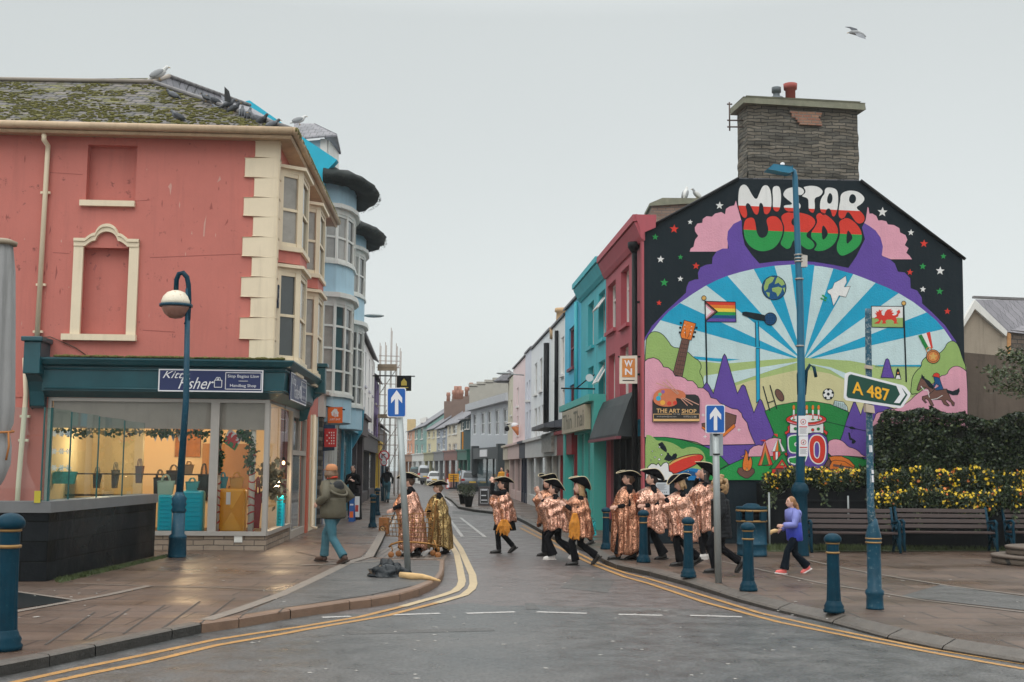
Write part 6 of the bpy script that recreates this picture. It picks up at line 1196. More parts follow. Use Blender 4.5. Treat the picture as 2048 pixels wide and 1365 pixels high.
def numeral(pts, col, hole=None):
 p = chaikin([zf('g')(q) for q in pts], 2); MUR.poly([wp(q, 24) for q in p], mc(col)); stroke(p, 2.4, 'white', 25)
 if hole: h = chaikin([zf('g')(q) for q in hole], 2); MUR.poly([wp(q, 26) for q in h], mc('purple')); stroke(h, 2.0, 'white', 26.5)
numeral([(445, 650), (700, 645), (710, 760), (550, 765), (550, 825), (640, 820), (735, 880), (745, 1010), (690, 1100), (560, 1120), (450, 1090), (440, 1010), (560, 1000), (620, 960), (600, 935), (460, 930), (440, 780)], 'green')
numeral([(780, 740), (830, 660), (900, 640), (980, 660), (1040, 750), (1050, 900), (1030, 1040), (970, 1110), (880, 1110), (800, 1030), (775, 900)], 'red', [(860, 790), (895, 750), (940, 780), (948, 900), (935, 1000), (905, 1025), (865, 990), (855, 890)])
sh('d', [(1145, 375), (1190, 345), (1290, 345), (1310, 400), (1328, 440), (1357, 468), (1352, 495), (1335, 490), (1325, 465), (1290, 440), (1278, 450), (1312, 490), (1300, 498), (1262, 480), (1240, 440), (1150, 440), (1175, 490), (1160, 498), (1142, 482), (1125, 445), (1100, 430), (1098, 450), (1112, 462), (1100, 470), (1072, 440), (1072, 412), (1125, 398)], 'brown', 13, 1.0)
sh('d', [(1145, 385), (1125, 345), (1080, 330), (1040, 362), (1024, 352), (1035, 310), (1060, 250), (1085, 245), (1130, 285), (1185, 345)], 'brown', 14, 1.0); sh('d', [(1068, 212), (1080, 235), (1090, 232), (1092, 250), (1135, 275), (1172, 320), (1170, 350), (1130, 330), (1090, 270), (1062, 248)], 'black', 15)
sh('d', [(1283, 350), (1340, 365), (1380, 348), (1398, 335), (1402, 365), (1385, 398), (1340, 402), (1290, 378)], 'black', 14); sh('d', [(1172, 240), (1222, 245), (1240, 300), (1260, 350), (1195, 358), (1180, 345), (1222, 320), (1195, 300), (1180, 330), (1165, 320), (1182, 285)], 'blue', 15, .8); sh('d', [(1160, 235), (1175, 210), (1200, 202), (1222, 215), (1226, 250), (1195, 240)], 'red', 16, .8); line('d', [(1150, 440), (1200, 432), (1250, 402)], 'white', 15, 1.2); line('d', [(1060, 320), (1085, 355), (1120, 360), (1135, 420)], 'white', 15, 1.3)
for k in range(3):
 pass
mu = MUR.build('mural', MM, cb_)
t = thing('shop_sign', 'black art shop sign with a painted palette and brushes on the mural wall', 'sign', MW.pt(*MW.uz(1350, 845), .05))
def wpo(q, o): u, z = MW.uz(*q); return MW.pt(u, z, o)
b = MB(); cc = zf('c'); b.ext([wpo(cc(q), .05) for q in [(148, 636), (148, 450), (165, 405), (435, 395), (520, 395), (548, 410), (560, 435), (560, 636)]], MW.n * .04); bd = b.build('board', M('sign_black', (.012, .012, .013, 1), .4), t)
b = MB(); o = .094; ux_ = MW.d; uz = V((0, 0, 1))
def wl(mb, k, pts, w_, off, m):
 p = [wpo(zf(k)(q), off) for q in pts]
 for i in range(len(p) - 1):
  a, c = p[i], p[i + 1]; d = (c - a).normalized(); nn = d.cross(MW.n).normalized() * w_ / 2; mb.add([a - nn, c - nn, c + nn, a + nn], [(0, 1, 2, 3)], m)
put_text(b, 'THE ART SHOP', wpo(cc((356, 540)), o), ux_, uz, .99, .10, 0, bold=.015)
for k, (x0, x1, y) in enumerate(((152, 318, 568), (398, 556, 568))): wl(b, 'c', [(x0, y), (x1, y)], .015, o, 0)
wl(b, 'c', [(154, 568), (154, 634)], .012, o, 0); wl(b, 'c', [(557, 568), (557, 634)], .012, o, 0); wl(b, 'c', [(152, 620), (558, 620)], .055, o, 0)
put_text(b, 'EST 1968', wpo(cc((358, 568)), o), ux_, uz, .16, .028, 1); put_text(b, 'artshopaber@mail.com', wpo(cc((270, 590)), o), ux_, uz, .48, .045, 1); put_text(b, '01970 612 280', wpo(cc((475, 590)), o), ux_, uz, .32, .045, 1)
b.build('lettering', [M('sign_gold', C(225, 180, 120), .5), M('sign_pale', C(190, 180, 170), .5)], bd)
b = MB(); pal = chaikin([cc(q) for q in [(148, 430), (160, 380), (215, 345), (300, 345), (400, 360), (435, 390), (432, 430), (395, 435), (362, 425), (345, 432), (360, 470), (330, 500), (260, 505), (200, 495), (160, 470)]], 1)
b.ext([wpo(q, .096) for q in pal], MW.n * .02, 0)
for i, (x, y, r, mi) in enumerate(((235, 372, 16, 1), (208, 395, 16, 2), (195, 430, 22, 3), (232, 468, 22, 4), (290, 475, 20, 5), (340, 470, 18, 5))):
 q = cc((x, y)); b.poly([wpo((q[0] + math.cos(a) * r / 4.4, q[1] + math.sin(a) * r / 4.4), .119) for a in [2 * math.pi * j / 12 for j in range(12)]], mi)
for (x0, y0, x1, y1) in ((262, 265, 375, 390), (230, 285, 365, 395), (175, 295, 310, 345), (390, 430, 450, 495), (400, 425, 495, 490), (420, 425, 552, 488)): wl(b, 'c', [(x0, y0), (x1, y1)], .022, .122, 6)
b.build('palette', [M('palette_wood', C(205, 115, 75), .5), M('paint_violet', C(140, 90, 160), .5), M('paint_green', C(110, 180, 140), .5), M('paint_turquoise', C(40, 160, 190), .5), M('paint_yellow', C(235, 170, 60), .5), M('paint_red', C(215, 60, 40), .5), M('brush_grey', C(200, 150, 130), .5)], bd)
t = thing('notice', 'white printed information notice fixed to the black base of the mural wall', 'notice', wpo((1325, 990), .03))
b = MB(); b.ext([wpo(q, .02) for q in ((1311, 989), (1338, 990), (1338, 965.5), (1311, 965.5))], MW.n * .02); bd = b.build('board', M('notice_white', C(200, 205, 210), .5), t)
b = MB()
for k in range(7): wl(b, 'h', [(175, 825 + k * 14), (320 - (k % 3) * 18, 825 + k * 14)], .008, .043, 0)
for k in range(4): wl(b, 'h', [(226 + k * 28, 948), (240 + k * 28, 948)], .03, .043, 0)
b.build('print', M('print_grey', C(120, 125, 130), .6), bd)
# ================================================================ street furniture
NB = M('bollard_blue', (.003, .034, .058, 1), .42, var=.3, scale=6, spots=.15, spotcol=(.02, .08, .10, 1), spec=.12)
def bollard(px, py, hpx, label, scale=None, k=1.0):
 p = G(px, py, .12); s_ = hpx / FPX * p.y / .96
 t = thing('bollard', label, 'bollard', p, 'dark blue cast bollards along the kerbs', local=True); t.scale = (s_ * k, s_ * k, s_)
 b = MB(); b.lathe((0, 0, 0), ((.125, 0), (.13, .03), (.115, .05), (.12, .075), (.105, .10), (.092, .13), (.088, .14)), 20); b.build('base', NB, t)
 b = MB(); nn = 24; vs = []; prof = ((.088, .13), (.080, .3), (.076, .5), (.074, .68), (.074, .84))
 for r, z in prof:
  for j in range(nn * 2): a = math.pi * j / nn; rr = r * (1.0 if j % 4 < 2 or z > .66 else .94); vs.append((math.cos(a) * rr, math.sin(a) * rr, z))
 b.add(vs, [(i * nn * 2 + j, i * nn * 2 + (j + 1) % (nn * 2), (i + 1) * nn * 2 + (j + 1) % (nn * 2), (i + 1) * nn * 2 + j) for i in range(4) for j in range(nn * 2)], 0, True); b.build('shaft', NB, t)
 b = MB(); b.lathe((0, 0, 0), ((.074, .71), (.086, .712), (.088, .73), (.076, .735)), 20); b.build('band', GOLD, t)
 b = MB(); b.lathe((0, 0, 0), ((.074, .825), (.084, .83), (.084, .84), (.08, .845)), 20); b.build('band', GOLD, t)
 b = MB(); b.lathe((0, 0, 0), ((.08, .845), (.10, .855), (.108, .875), (.105, .90), (.085, .93), (.05, .952), (.0, .96)), 20); b.build('cap', NB, t)
 return t
bollard(8, 1300, 266, 'nearest dark blue bollard cut by the left edge of the photo, on slabs', k=.95)
bollard(745, 1055, 66, 'dark blue bollard left of the trolley, nearer of a pair on the left pavement')
bollard(754, 1031, 54, 'dark blue bollard on the left pavement, farther of the pair left of the trolley')
bollard(1212, 1098.5, 82, 'dark blue bollard in front of the teal shop, leftmost of the right kerb')
bollard(1287, 1125, 103, 'dark blue bollard between the two cape wearers beside the crimson building')
bollard(1377, 1155, 118, 'dark blue bollard in front of the clapping performer by the black mural base')
bollard(1497, 1182, 134, 'dark blue bollard standing in front of the litter bin')
bollard(1668, 1225, 154, 'dark blue bollard nearest the big direction sign post')
bollard(913, 976, 28, 'small far bollard under the yellow road sign')
bollard(887, 970, 22, 'small far bollard beside the white parked car')
t = thing('post', 'square dark blue post standing at the left kerb far down the street', 'post', GX(766, 62, .12)); b = MB(); q = GX(766, 62, .12); b.box((q.x, q.y, q.z + 1.1), (.22, .22, 2.2)); b.build('shaft', NB, t)
p = G(354, 1115, .12); S_ = p.y / FPX
def lz(y, Y, x): return P(x, y, Y).z
t = thing('street_lamp', 'old blue swan neck street lamp with a rust stained globe outside the bag shop', 'street lamp', p)
b = MB(); zc = lz(1005, p.y, 356); b.lathe(p, ((.17, 0), (.175, .02), (.165, .36), (.175, .37), (.16, .42), (.125, .45), (.125, zc - .12 - .15)), 16); b.build('base', NAVYW, t)
b = MB(); b.lathe((p.x, p.y, zc - .2), ((.125, 0), (.15, .05), (.12, .1), (.15, .16), (.13, .2), (.15, .27), (.10, .34), (.075, .4)), 14); b.build('collar', NAVYW, t)
b = MB(); zt = lz(578, p.y, 375); top = V((P(376, 578, p.y).x, p.y, zt)); b.tube([V((p.x, p.y, zc + .15)), V((P(372, 800, p.y).x, p.y, lz(800, p.y, 372))), top], [.075, .062, .05], 10); b.build('shaft', NAVYW, t)
b = MB(); b.tube([P(372, 650, p.y), P(376, 640, p.y), P(378, 600, p.y), P(377, 570, p.y), P(374, 555, p.y), P(366, 546, p.y), P(358, 548, p.y), P(353, 560, p.y), P(352, 584, p.y)], .05, 8); b.build('neck', NB, t)
gc = P(352, 611, p.y); b = MB(); b.lathe(gc, ((.29, 0), (.285, .08), (.25, .17), (.18, .25), (.08, .29), (.0, .295)), 20); b.build('shade', M('cream_lamp_shade', C(225, 215, 195), .5, var=.1, scale=3, spots=.3, spotcol=(.45, .16, .04, 1)), t)
b = MB(); b.lathe(gc, ((.28, -.03), (.32, -.03), (.32, .02), (.28, .02)), 20); b.build('rim', NAVYW, t)
b = MB(); b.lathe(gc, ((.0, -.27), (.12, -.25), (.21, -.18), (.27, -.08), (.285, -.02)), 20); b.build('globe', M('rusty_globe', (.33, .17, .13, 1), .25, var=.3, scale=5), t)
SBLUE = M('sign_blue', C(0, 92, 178, .9), .35, var=.04)
def arrow_sign(name, label, base, ptop, box_, Y, back=False):
 p = G(*base, .12) if base[1] > 0 else None; t = thing(name, label, 'sign', p)
 tp = P(*ptop, p.y); b = MB(); b.tube([p, tp], .055, 10); b.build('post', GREY, t)
 x0, y0, x1, y1 = box_; Yf = p.y - .08; q = [P(x0, y1, Yf), P(x1, y1, Yf), P(x1, y0, Yf), P(x0, y0, Yf)]
 def f(a, c, o=0): return q[0].lerp(q[1], a).lerp(q[3].lerp(q[2], a), c) + V((0, -o, 0))
 def rr(m, o, r=.10):
  pts = []
  for cx, cy, a0 in ((1 - r, 1 - r * .65, 0), (r, 1 - r * .65, 90), (r, r * .65, 180), (1 - r, r * .65, 270)):
   for k in range(5): a = R(a0 + k * 22.5); pts.append((m + (1 - 2 * m) * (cx + math.cos(a) * r), m * .66 + (1 - 1.32 * m) * (cy + math.sin(a) * r * .65)))
  return [f(a, c, o) for a, c in pts]
 b = MB(); b.ext(rr(0, 0), (0, .015, 0), 0); b.poly(rr(.045, .004), 1); b.poly([f(a, c, .008) for a, c in ((.42, .1), (.6, .1), (.6, .62), (.8, .47), (.8, .66), (.51, .92), (.22, .66), (.22, .47), (.42, .62))], 0)
 b.build('plate', [SIGNW, SBLUE], t); return t, p
t, p = arrow_sign('one_way_sign', 'blue one way arrow sign on a grey leaning post beside the gold trolley', (816, 1146), (797, 790), (774, 776, 812, 835), 0)
t, p = arrow_sign('one_way_sign', 'blue one way arrow sign on a straight grey post in front of the mural', (1437, 1166), (1430, 815), (1411, 810, 1450, 867), 0)
b = MB(); q = [P(1420, 912, p.y + .1), P(1446, 912, p.y + .1), P(1446, 868, p.y + .1), P(1420, 868, p.y + .1)]; b.ext(q, (0, .02, 0)); b.build('rear_plate', M('grey_sign_back', C(170, 178, 182), .4, metal=.3), t)
b = MB()
for y in (870, 909): a = P(1426, y, p.y - .06); c = P(1440, y, p.y - .06); b.tube([a, c], .012, 5)
b.build('clamp', BLACK, t)
p = G(1602, 1112, .12); Y = p.y
t = thing('street_lamp', 'tall blue lighting column with a flat head in front of the mural', 'street lamp', p)
zb_ = P(1602, 985, Y).z; b = MB(); b.lathe(p, ((.17, 0), (.17, .02), (.155, .2), (.15, zb_ - .12 - .3), (.15, zb_ - .12 - .05), (.185, zb_ - .12), (.185, zb_ + .05 - .12), (.16, zb_ + .14 - .12), (.09, zb_ + .22 - .12)), 16); b.build('base', NB, t)
b = MB(); b.tube([V((p.x, Y, zb_)), P(1603, 780, Y), P(1600, 600, Y), P(1590, 355, Y), P(1588, 343, Y), P(1578, 338, Y)], [.10, .085, .075, .06, .055, .05], 12); b.build('shaft', M('bright_column_blue', (.008, .12, .21, 1), .35, var=.15), t)
b = MB(); q = [P(1532, 342, Y), P(1545, 333, Y), P(1582, 336, Y), P(1584, 346, Y), P(1575, 348, Y)]; b.ext([v + V((0, -.14, 0)) for v in q], (0, .28, 0)); b.build('lamp_head', M('lamp_head_blue', (.01, .17, .29, 1), .35), t, bevel=.02)
b = MB(); b.lathe(P(1565, 334, Y), ((.05, 0), (.045, .08), (.0, .1)), 10); b.build('photocell', SIGNW, t)
b = MB()
for y in (512, 519, 525, 560, 694): b.lathe(P(1600 - (600 - y) * .035 if y < 600 else 1600, y, Y), ((.095, 0), (.095, .03), (.08, .03)), 10)
b.build('clamp', M('clamp_steel', (.35, .33, .30, 1), .4, metal=.6), t)
b = MB(); b.ext([P(1603, 533, Y - .06), P(1614, 533, Y - .06), P(1614, 512, Y - .06), P(1603, 509, Y - .06)], (0, .15, 0)); b.build('junction_box', M('grey_box', C(190, 185, 178), .5), t, bevel=.01)
for k, (x0, x1, y) in enumerate(((1585, 1625, 0), )):
 b = MB(); b.tube([P(1597, 790, Y), P(1596, 750, Y), P(1600, 735, Y)], .03, 6); b.tube([P(1609, 790, Y), P(1613, 742, Y), P(1620, 730, Y), P(1628, 735, Y), P(1632, 755, Y)], .035, 6); b.build('basket_arm', NB, t)
def paper(name, label, x0, y0, x1, y1, Y, parent=None, mark=True):
 t = thing(name, label, 'notice', P((x0 + x1) / 2, y1, Y)); q = [P(x0, y1, Y), P(x1, y1, Y), P(x1, y0, Y), P(x0, y0, Y)]; b = MB(); b.ext(q, (0, .01, 0)); bd = b.build('sheet', SIGNW, t)
 f = lambda a, c: q[0].lerp(q[1], a).lerp(q[3].lerp(q[2], a), c) + V((0, -.004, 0)); b = MB()
 for k in range(5): b.poly([f(.12, .12 + k * .055), f(.88 - .1 * (k % 2), .12 + k * .055), f(.88 - .1 * (k % 2), .135 + k * .055), f(.12, .135 + k * .055)], 0)
 b.poly([f(.08, .42), f(.92, .42), f(.92, .47), f(.08, .47)], 1)
 if mark:
  for k in range(16): a, c = 2 * math.pi * k / 16, 2 * math.pi * (k + 1) / 16; ar = (q[1] - q[0]).length / (q[3].z - q[0].z); g = lambda r, an: f(.5 + math.cos(an) * r, .70 + math.sin(an) * r * ar); b.poly([g(.3, a), g(.3, c), g(.24, c), g(.24, a)], 1)
  b.poly([f(.36, .66), f(.62, .74), f(.6, .76), f(.34, .68)], 1); b.poly([f(.44, .64), f(.56, .64), f(.56, .72), f(.44, .74)], 0)
 b.build('print', [M('print_dark', C(110, 115, 120), .6), M('print_red', C(200, 70, 70), .6)], bd)
paper('notice', 'upper white laminated notice with a red circle strapped to the tall lighting column', 1597, 832, 1616, 872, Y - .12); paper('notice', 'lower white laminated notice strapped to the tall lighting column', 1598, 873, 1616, 913, Y - .12)
p = G(1750, 1218, .12); Y = p.y
t = thing('direction_sign', 'green A487 direction sign with a white border on a worn blue post', 'sign', p)
z1_, z2_ = P(1750, 1185, Y).z, P(1744, 1078, Y).z
b = MB(); b.lathe(p, ((.115, 0), (.11, .02), (.105, z1_ - .17), (.118, z1_ - .14), (.118, z1_ - .1), (.09, z1_ - .07), (.088, z2_ - .2), (.098, z2_ - .16), (.10, z2_ - .08), (.07, z2_ + .04), (.05, z2_ + .14)), 16); b.build('base', NAVYW, t)
for dz in (0, .05):
 b = MB(); b.lathe((p.x, p.y, z2_ - .06 + dz), ((.09, 0), (.107, .01), (.107, .02), (.09, .03)), 16); b.build('band', GOLD, t)
b = MB(); b.tube([V((p.x, Y, z2_)), P(1741, 1010, Y), P(1736, 630, Y), P(1736, 618, Y)], [.06, .048, .04, .04], 12); b.build('shaft', M('peeling_navy', (.006, .075, .125, 1), .45, var=.25, scale=4, spots=.9, spotcol=(.28, .32, .33, 1)), t)
Yf = Y - .08
def sgn(pts, o): return [P(x, y, Yf - o) for x, y in pts]
b = MB(); outer = chaikin([(1692, 745), (1808, 772), (1820, 792), (1801, 817), (1690, 799), (1688, 795), (1690, 748)], 1)
b.ext(sgn([(1694, 746), (1700, 744), (1806, 771), (1812, 775), (1821, 787), (1820, 793), (1806, 814), (1800, 817), (1692, 801), (1688, 796), (1690, 750)], 0), (0, .02, 0), 0)
b.poly(sgn([(1698, 751), (1702, 749), (1803, 775), (1815, 790), (1801, 812), (1696, 796), (1693, 792), (1696, 755)], .003), 1)
b.poly(sgn([(1792, 771), (1803, 775), (1811, 790), (1799, 807), (1788, 806), (1800, 789)], .006), 0)
uxs = (P(1800, 773, Yf) - P(1700, 750, Yf)).normalized(); uzs = V((0, 0, 1))
put_text(b, 'A 487', P(1742, 783, Yf - .008), uxs, uzs, .50, .165, 2, bold=.02)
b.build('plate', [SIGNW, M('sign_green', C(0, 70, 55, .9), .35), M('sign_yellow', C(240, 175, 30), .4)], t)
b = MB(); b.ext(sgn([(1732, 808), (1748, 812), (1750, 827), (1733, 824)], .02), (0, .12, 0)); b.ext(sgn([(1733, 730), (1746, 733), (1746, 739), (1733, 737)], .0), (0, .1, 0)); b.build('sticker', M('worn_tape', C(190, 175, 155), .6, var=.3), t)
for (x, y, w_, h_) in ((1739, 905, 6, 14), (1741, 965, 7, 14), (1738, 880, 4, 10), (1742, 948, 6, 8)): b = MB(); b.ext(sgn([(x, y), (x + w_, y), (x + w_ - 1, y - h_), (x, y - h_)], -.035), (0, .01, 0)); b.build('sticker', SIGNW, t)
t = thing('road_sign', 'small no left turn sign with a 20 limit roundel below on a thin post', 'sign', GX(768, 60, .12))
b = MB(); q = GX(769, 60, .12); b.tube([q, P(768, 900, 60)], .03, 6); b.build('post', GREY, t)
def disc(b, x, y, Y, r, m, o=0, thick=.01):
 c = P(x, y, Y); b.ext([V((c.x + math.cos(a) * r, c.y - o, c.z + math.sin(a) * r)) for a in [2 * math.pi * i / 20 for i in range(20)]], (0, thick, 0), m)
b = MB(); disc(b, 768, 912, 59.9, .27, 1); disc(b, 768, 912, 59.9, .21, 0, .006); b.tube([P(764, 916, 59.85), P(764, 910, 59.85), P(771, 909, 59.85)], .025, 4, 2); b.tube([P(762, 906, 59.84), P(774, 918, 59.84)], .02, 4, 1); disc(b, 768, 925, 59.9, .17, 1); disc(b, 768, 925, 59.9, .13, 0, .006); put_text(b, '20', P(768, 925, 59.87), V((1, 0, 0)), V((0, 0, 1)), .17, .12, 2); b.build('plate', [SIGNW, FRED, BLACK], t)
def d_house(b, f, ux_, uz, W_, H_): b.poly([f(x, y) for x, y in ((.3, .35), (.7, .35), (.7, .6), (.5, .82), (.3, .6))]); b.poly([f(.2, .18), f(.8, .18), f(.8, .24), f(.2, .24)])
hang('hanging_sign', 'black banner sign with a yellow house shape above the blue arrow sign', 794, 752, 822, 782, 44, [BLACK, M('banner_yellow', C(215, 185, 80), .6)], d_house, arm=(745, 752, 830, 753))
p = G(1504, 1112, .12)
t = thing('litter_bin', 'round dark blue litter bin with gold bands and a domed lid by the mural wall', 'litter bin', p)
s_ = p.y / FPX; h = 103 * s_; r = 30 * s_
b = MB(); b.lathe(p, ((r * .97, 0), (r * .98, .05), (r * .96, .06), (r * .96, h * .20), (r, h * .21), (r, h * .24), (r * .96, h * .25), (r * .96, h * .63), (r, h * .635)), 28); b.build('body', NAVYW, t)
b = MB(); b.lathe(p, ((r * .97, h * .64), (r * 1.02, h * .65), (r * 1.02, h * .67), (r * .97, h * .68)), 28); b.build('band', GOLD, t)
b = MB(); b.lathe(p, ((r * .7, h * .66), (r * .7, h * .86)), 20); b.build('liner', BLACK, t)
for a in (20, 75, 130, 200, 250, 310): b = MB(); q = V((p.x + math.cos(R(a)) * r * .93, p.y + math.sin(R(a)) * r * .93, p.z + h * .77)); b.box(q, (.05, .16, h * .2), R(a)); b.build('post', NB, t)
b = MB(); b.lathe(p, ((r * 1.02, h * .84), (r * 1.04, h * .85), (r * 1.04, h * .87), (r, h * .88)), 28); b.build('band', GOLD, t)
b = MB(); b.lathe(p, ((r, h * .88), (r * 1.03, h * .90), (r * 1.0, h * .935), (r * .6, h * .94), (r * .5, h * .97), (r * .3, h * .995), (0, h)), 28); b.build('lid', NB, t)
BW = M('bench_timber', (.045, .026, .023, 1), .5, var=.25, scale=6)
def bench(x0, x1, ybase, label, arms=True):
 a = G(x0, ybase, .12); c = G(x1, ybase, .12); L_ = c.x - a.x; t = thing('park_bench', label, 'bench', ((a.x + c.x) / 2, a.y, .12), 'slatted park benches under the flower bed')
 y = a.y
 for k in range(4): b = MB(); b.b2(a.x, y + .04 + k * .11, .52, c.x, y + .13 + k * .11, .56); b.build('seat_slat', BW, t, bevel=.008)
 for k in range(4): b = MB(); b.box(((a.x + c.x) / 2, y + .50 + k * .035, .66 + k * .115), (L_, .03, .09), 0, 0, Matrix.Rotation(R(-15), 3, 'X')); b.build('back_slat', BW, t, bevel=.008)
 for X in (a.x + .02, c.x - .02):
  b = MB()
  for path in ([(y + .0, .12), (y + .04, .3), (y + .02, .50), (y + .06, .66), (y + .0, .76), (y + .1, .80), (y + .45, .76)], [(y + .52, .12), (y + .42, .3), (y + .46, .52), (y + .52, .75), (y + .64, 1.08)], [(y + .02, .50), (y + .25, .48), (y + .46, .52)], [(y + .04, .2), (y + .2, .4), (y + .3, .42), (y + .46, .25)], [(y + .05, .68), (y + .2, .6), (y + .3, .70), (y + .42, .6)]):
   b.tube([(X, q[0], q[1]) for q in path], .033, 6)
  b.build('end_frame', NB, t)
bench(1622, 1796, 1106, 'brown slatted bench with blue iron ends, left of the direction sign post')
bench(1808, 1988, 1104, 'brown slatted bench with blue iron ends, right of the direction sign post')
bench(2028, 2200, 1104, 'brown slatted bench with blue iron ends cut by the right edge')
ST = M('step_stone', (.13, .10, .08, 1), .7, var=.3, scale=5, bump=.5)
BRK = brickmat('step_brick', (.07, .055, .045, 1), (.11, .085, .065, 1), (.03, .028, .025, 1), .25, .2, .02, 'xz', .85, .8)
t = thing('round_steps', 'two low circular stone steps at the right edge of the pavement', 'steps', G(2105, 1130, .12)); p = G(2100, 1128, .12)
for k, (r, z0, z1) in enumerate(((1.05, 0, .17), (.78, .17, .34))):
 b = MB(); b.lathe(p, ((r, z0), (r + .02, z0 + .02), (r, z1 - .05)), 40); b.build('riser', BRK, t)
 b = MB(); b.lathe(p, ((r - .02, z1 - .05), (r + .03, z1 - .05), (r + .03, z1 - .01), (r, z1), (0, z1)), 40); b.build('tread', ST, t)
# ================================================================ flower beds, hedge, wall and house on the right
PB = M('planter_black', (.005, .006, .008, 1), .7, spec=.15, var=.2, streak=.3, streakcol=(.03, .035, .03, 1))
PY = 28.05
def planter(label, x0, x1, yt, Y, depth, loc=''):
 a = P(x0, yt, Y); c = P(x1, yt, Y); t = thing('planter', label, 'planter', ((a.x + c.x) / 2, Y, .12)); b = MB(); b.b2(a.x, Y, .12, c.x, Y + .12, a.z); b.b2(a.x, Y + .12, .12, a.x + .12, Y + depth, a.z - .003); b.b2(c.x - .12, Y + .12, .12, c.x, Y + depth, a.z - .003); b.build('wall', PB, t)
 b = MB(); b.b2(a.x + .12, Y + .12, a.z - .2, c.x - .12, Y + depth, a.z - .08); b.build('soil', M('soil', (.03, .02, .015, 1), .9), t)
 b = MB(); b.b2(a.x - .03, Y - .04, a.z - .4, c.x + .03, Y - .005, a.z - .36); b.build('rail', BLACK, t)
planter('tall black planter wall under the flowers, left part behind the litter bin', 1534, 1742, 968, PY, 1.2)
planter('lower black planter wall under the flowers, behind the benches on the right', 1744, 2200, 1012, PY - .3, 1.0)
LG = [M('leaf_dark', (.012, .026, .010, 1), .45, var=.4, scale=6), M('leaf_mid', (.026, .050, .016, 1), .45, var=.4, scale=6), M('leaf_pale', (.075, .10, .03, 1), .45, var=.4, scale=6)]
PET = M('petal_yellow', C(245, 195, 35, 1.0), .5, var=.2, scale=9); PETO = M('petal_orange', C(220, 120, 40, .95), .5)
DEN = .42
def flowers(label, x0, x1, ytop, Y0, Y1, n, zs, seed, drop=.3):
 rnd = random.Random(seed); b = MB(); f = MB()
 for i in range(n):
  x = rnd.uniform(x0, x1); Y = rnd.uniform(Y0, Y1); q = P(x, ytop(x), Y); hump = noise.noise(V((x * .03, Y, seed))) * .16; z = q.z + hump - rnd.random() ** 1.3 * zs
  c = V((q.x, Y, z))
  for k in range(5):
   d1 = V((rnd.gauss(0, 1), rnd.gauss(0, 1), rnd.gauss(.5, 1))).normalized() * rnd.uniform(.06, .12); d2 = d1.cross(V((rnd.gauss(0, 1), rnd.gauss(0, 1), 1))).normalized() * .02; o = c + V((rnd.gauss(0, .05), rnd.gauss(0, .05), rnd.gauss(-.05, .05)))
   b.add([o, o + d1 * .5 + d2, o + d1, o + d1 * .5 - d2], [(0, 1, 2, 3)], rnd.choice((0, 0, 1, 1, 2)))
  if rnd.random() < DEN and (noise.noise(V((x * .05, Y * 2, seed + 4))) > -.02):
   r = rnd.uniform(.022, .038); o = c + V((0, -.04, rnd.uniform(.02, .07))); nn = V((rnd.gauss(0, .5), -1, rnd.gauss(.3, .4))).normalized(); a_ = nn.cross(V((0, 0, 1))).normalized(); c_ = nn.cross(a_)
   m = 1 if rnd.random() < .12 else 0
   for k in range(5):
    an = k * 1.257; d = a_ * math.cos(an) + c_ * math.sin(an); e_ = nn.cross(d); f.add([o, o + d * r * .7 + e_ * r * .45, o + d * r * 1.1, o + d * r * .7 - e_ * r * .45], [(0, 1, 2, 3)], m)
 t = b.build('flower_bed', LG); tag(t, label, 'flowers', 'yellow flowers in the planters', kind='stuff'); f.build('blossom', [PET, PETO], t)
for o in ():
 pass
flowers('bright yellow flowers in a dense row on top of the left black planter', 1530, 1745, lambda x: 945 + 4 * math.sin(x * .05), PY - .12, PY + .5, 2300, .30, 1)
flowers('scattered yellow flowers in the upper right tier before the hedge', 1742, 2070, lambda x: 952 - 12 * math.sin((x - 1740) * .0085), PY + .2, PY + .9, 2300, .5, 2)
flowers('sparse yellow flowers and trailing leaves in the lower right tier', 1742, 2070, lambda x: 985 + 5 * math.sin(x * .04), PY - .42, PY + .15, 2300, .45, 3)
rnd = random.Random(8); b = MB()
for x in (1538, 1545, 1650, 1835, 1960, 1772, 2030):   # trailing sprays over the planter edge
 for k in range(26):
  q = P(x + rnd.gauss(0, 5), (975 if x < 1740 else 1020) + k * 1.6 + rnd.uniform(-2, 2), PY - .42 if x > 1740 else PY - .05); d = V((rnd.gauss(0, 1), -.3, rnd.gauss(-.5, 1))).normalized() * .05; e_ = V((d.z, 0, -d.x)) * .5; b.add([q, q + d + e_, q + d * 1.7, q + d - e_], [(0, 1, 2, 3)], rnd.choice((0, 1, 2)))
tag(b.build('trailing_leaves', LG), 'small trailing leaf sprays hanging over the black planter edges', 'leaves', kind='stuff')
for x, y0, y1 in ((1538, 985, 1100), (1696, 992, 1045)):
 b = MB(); a = P(x, y0, PY - .1); b.tube([a, V((a.x, a.y, max(.12, P(x, y1, PY - .1).z)))], .022, 6)
 tag(b.build('white_pipe', M('white_pipe_paint', C(165, 170, 170), .5)), 'thin pale pipe standing against the black planter, %s' % ('just right of the litter bin' if x < 1600 else 'behind the left bench'), 'pipe')
t = thing('hedge', 'dense dark clipped hedge hiding the lower right corner of the mural', 'hedge', P(1900, 960, 28.6)); rnd = random.Random(4)
b = MB(); n = 0
def hz(x): return 837 + 9 * math.sin(x * .02) + 5 * math.sin(x * .07 + 1) - (8 if 1860 < x < 1930 else 0) + max(0, (1775 - x)) * .9 + max(0, 1762 - x) * 2
hY0, hY1 = 28.15, 29.6; HO = .35
core = MB(); xs = list(range(1752, 2150, 12))
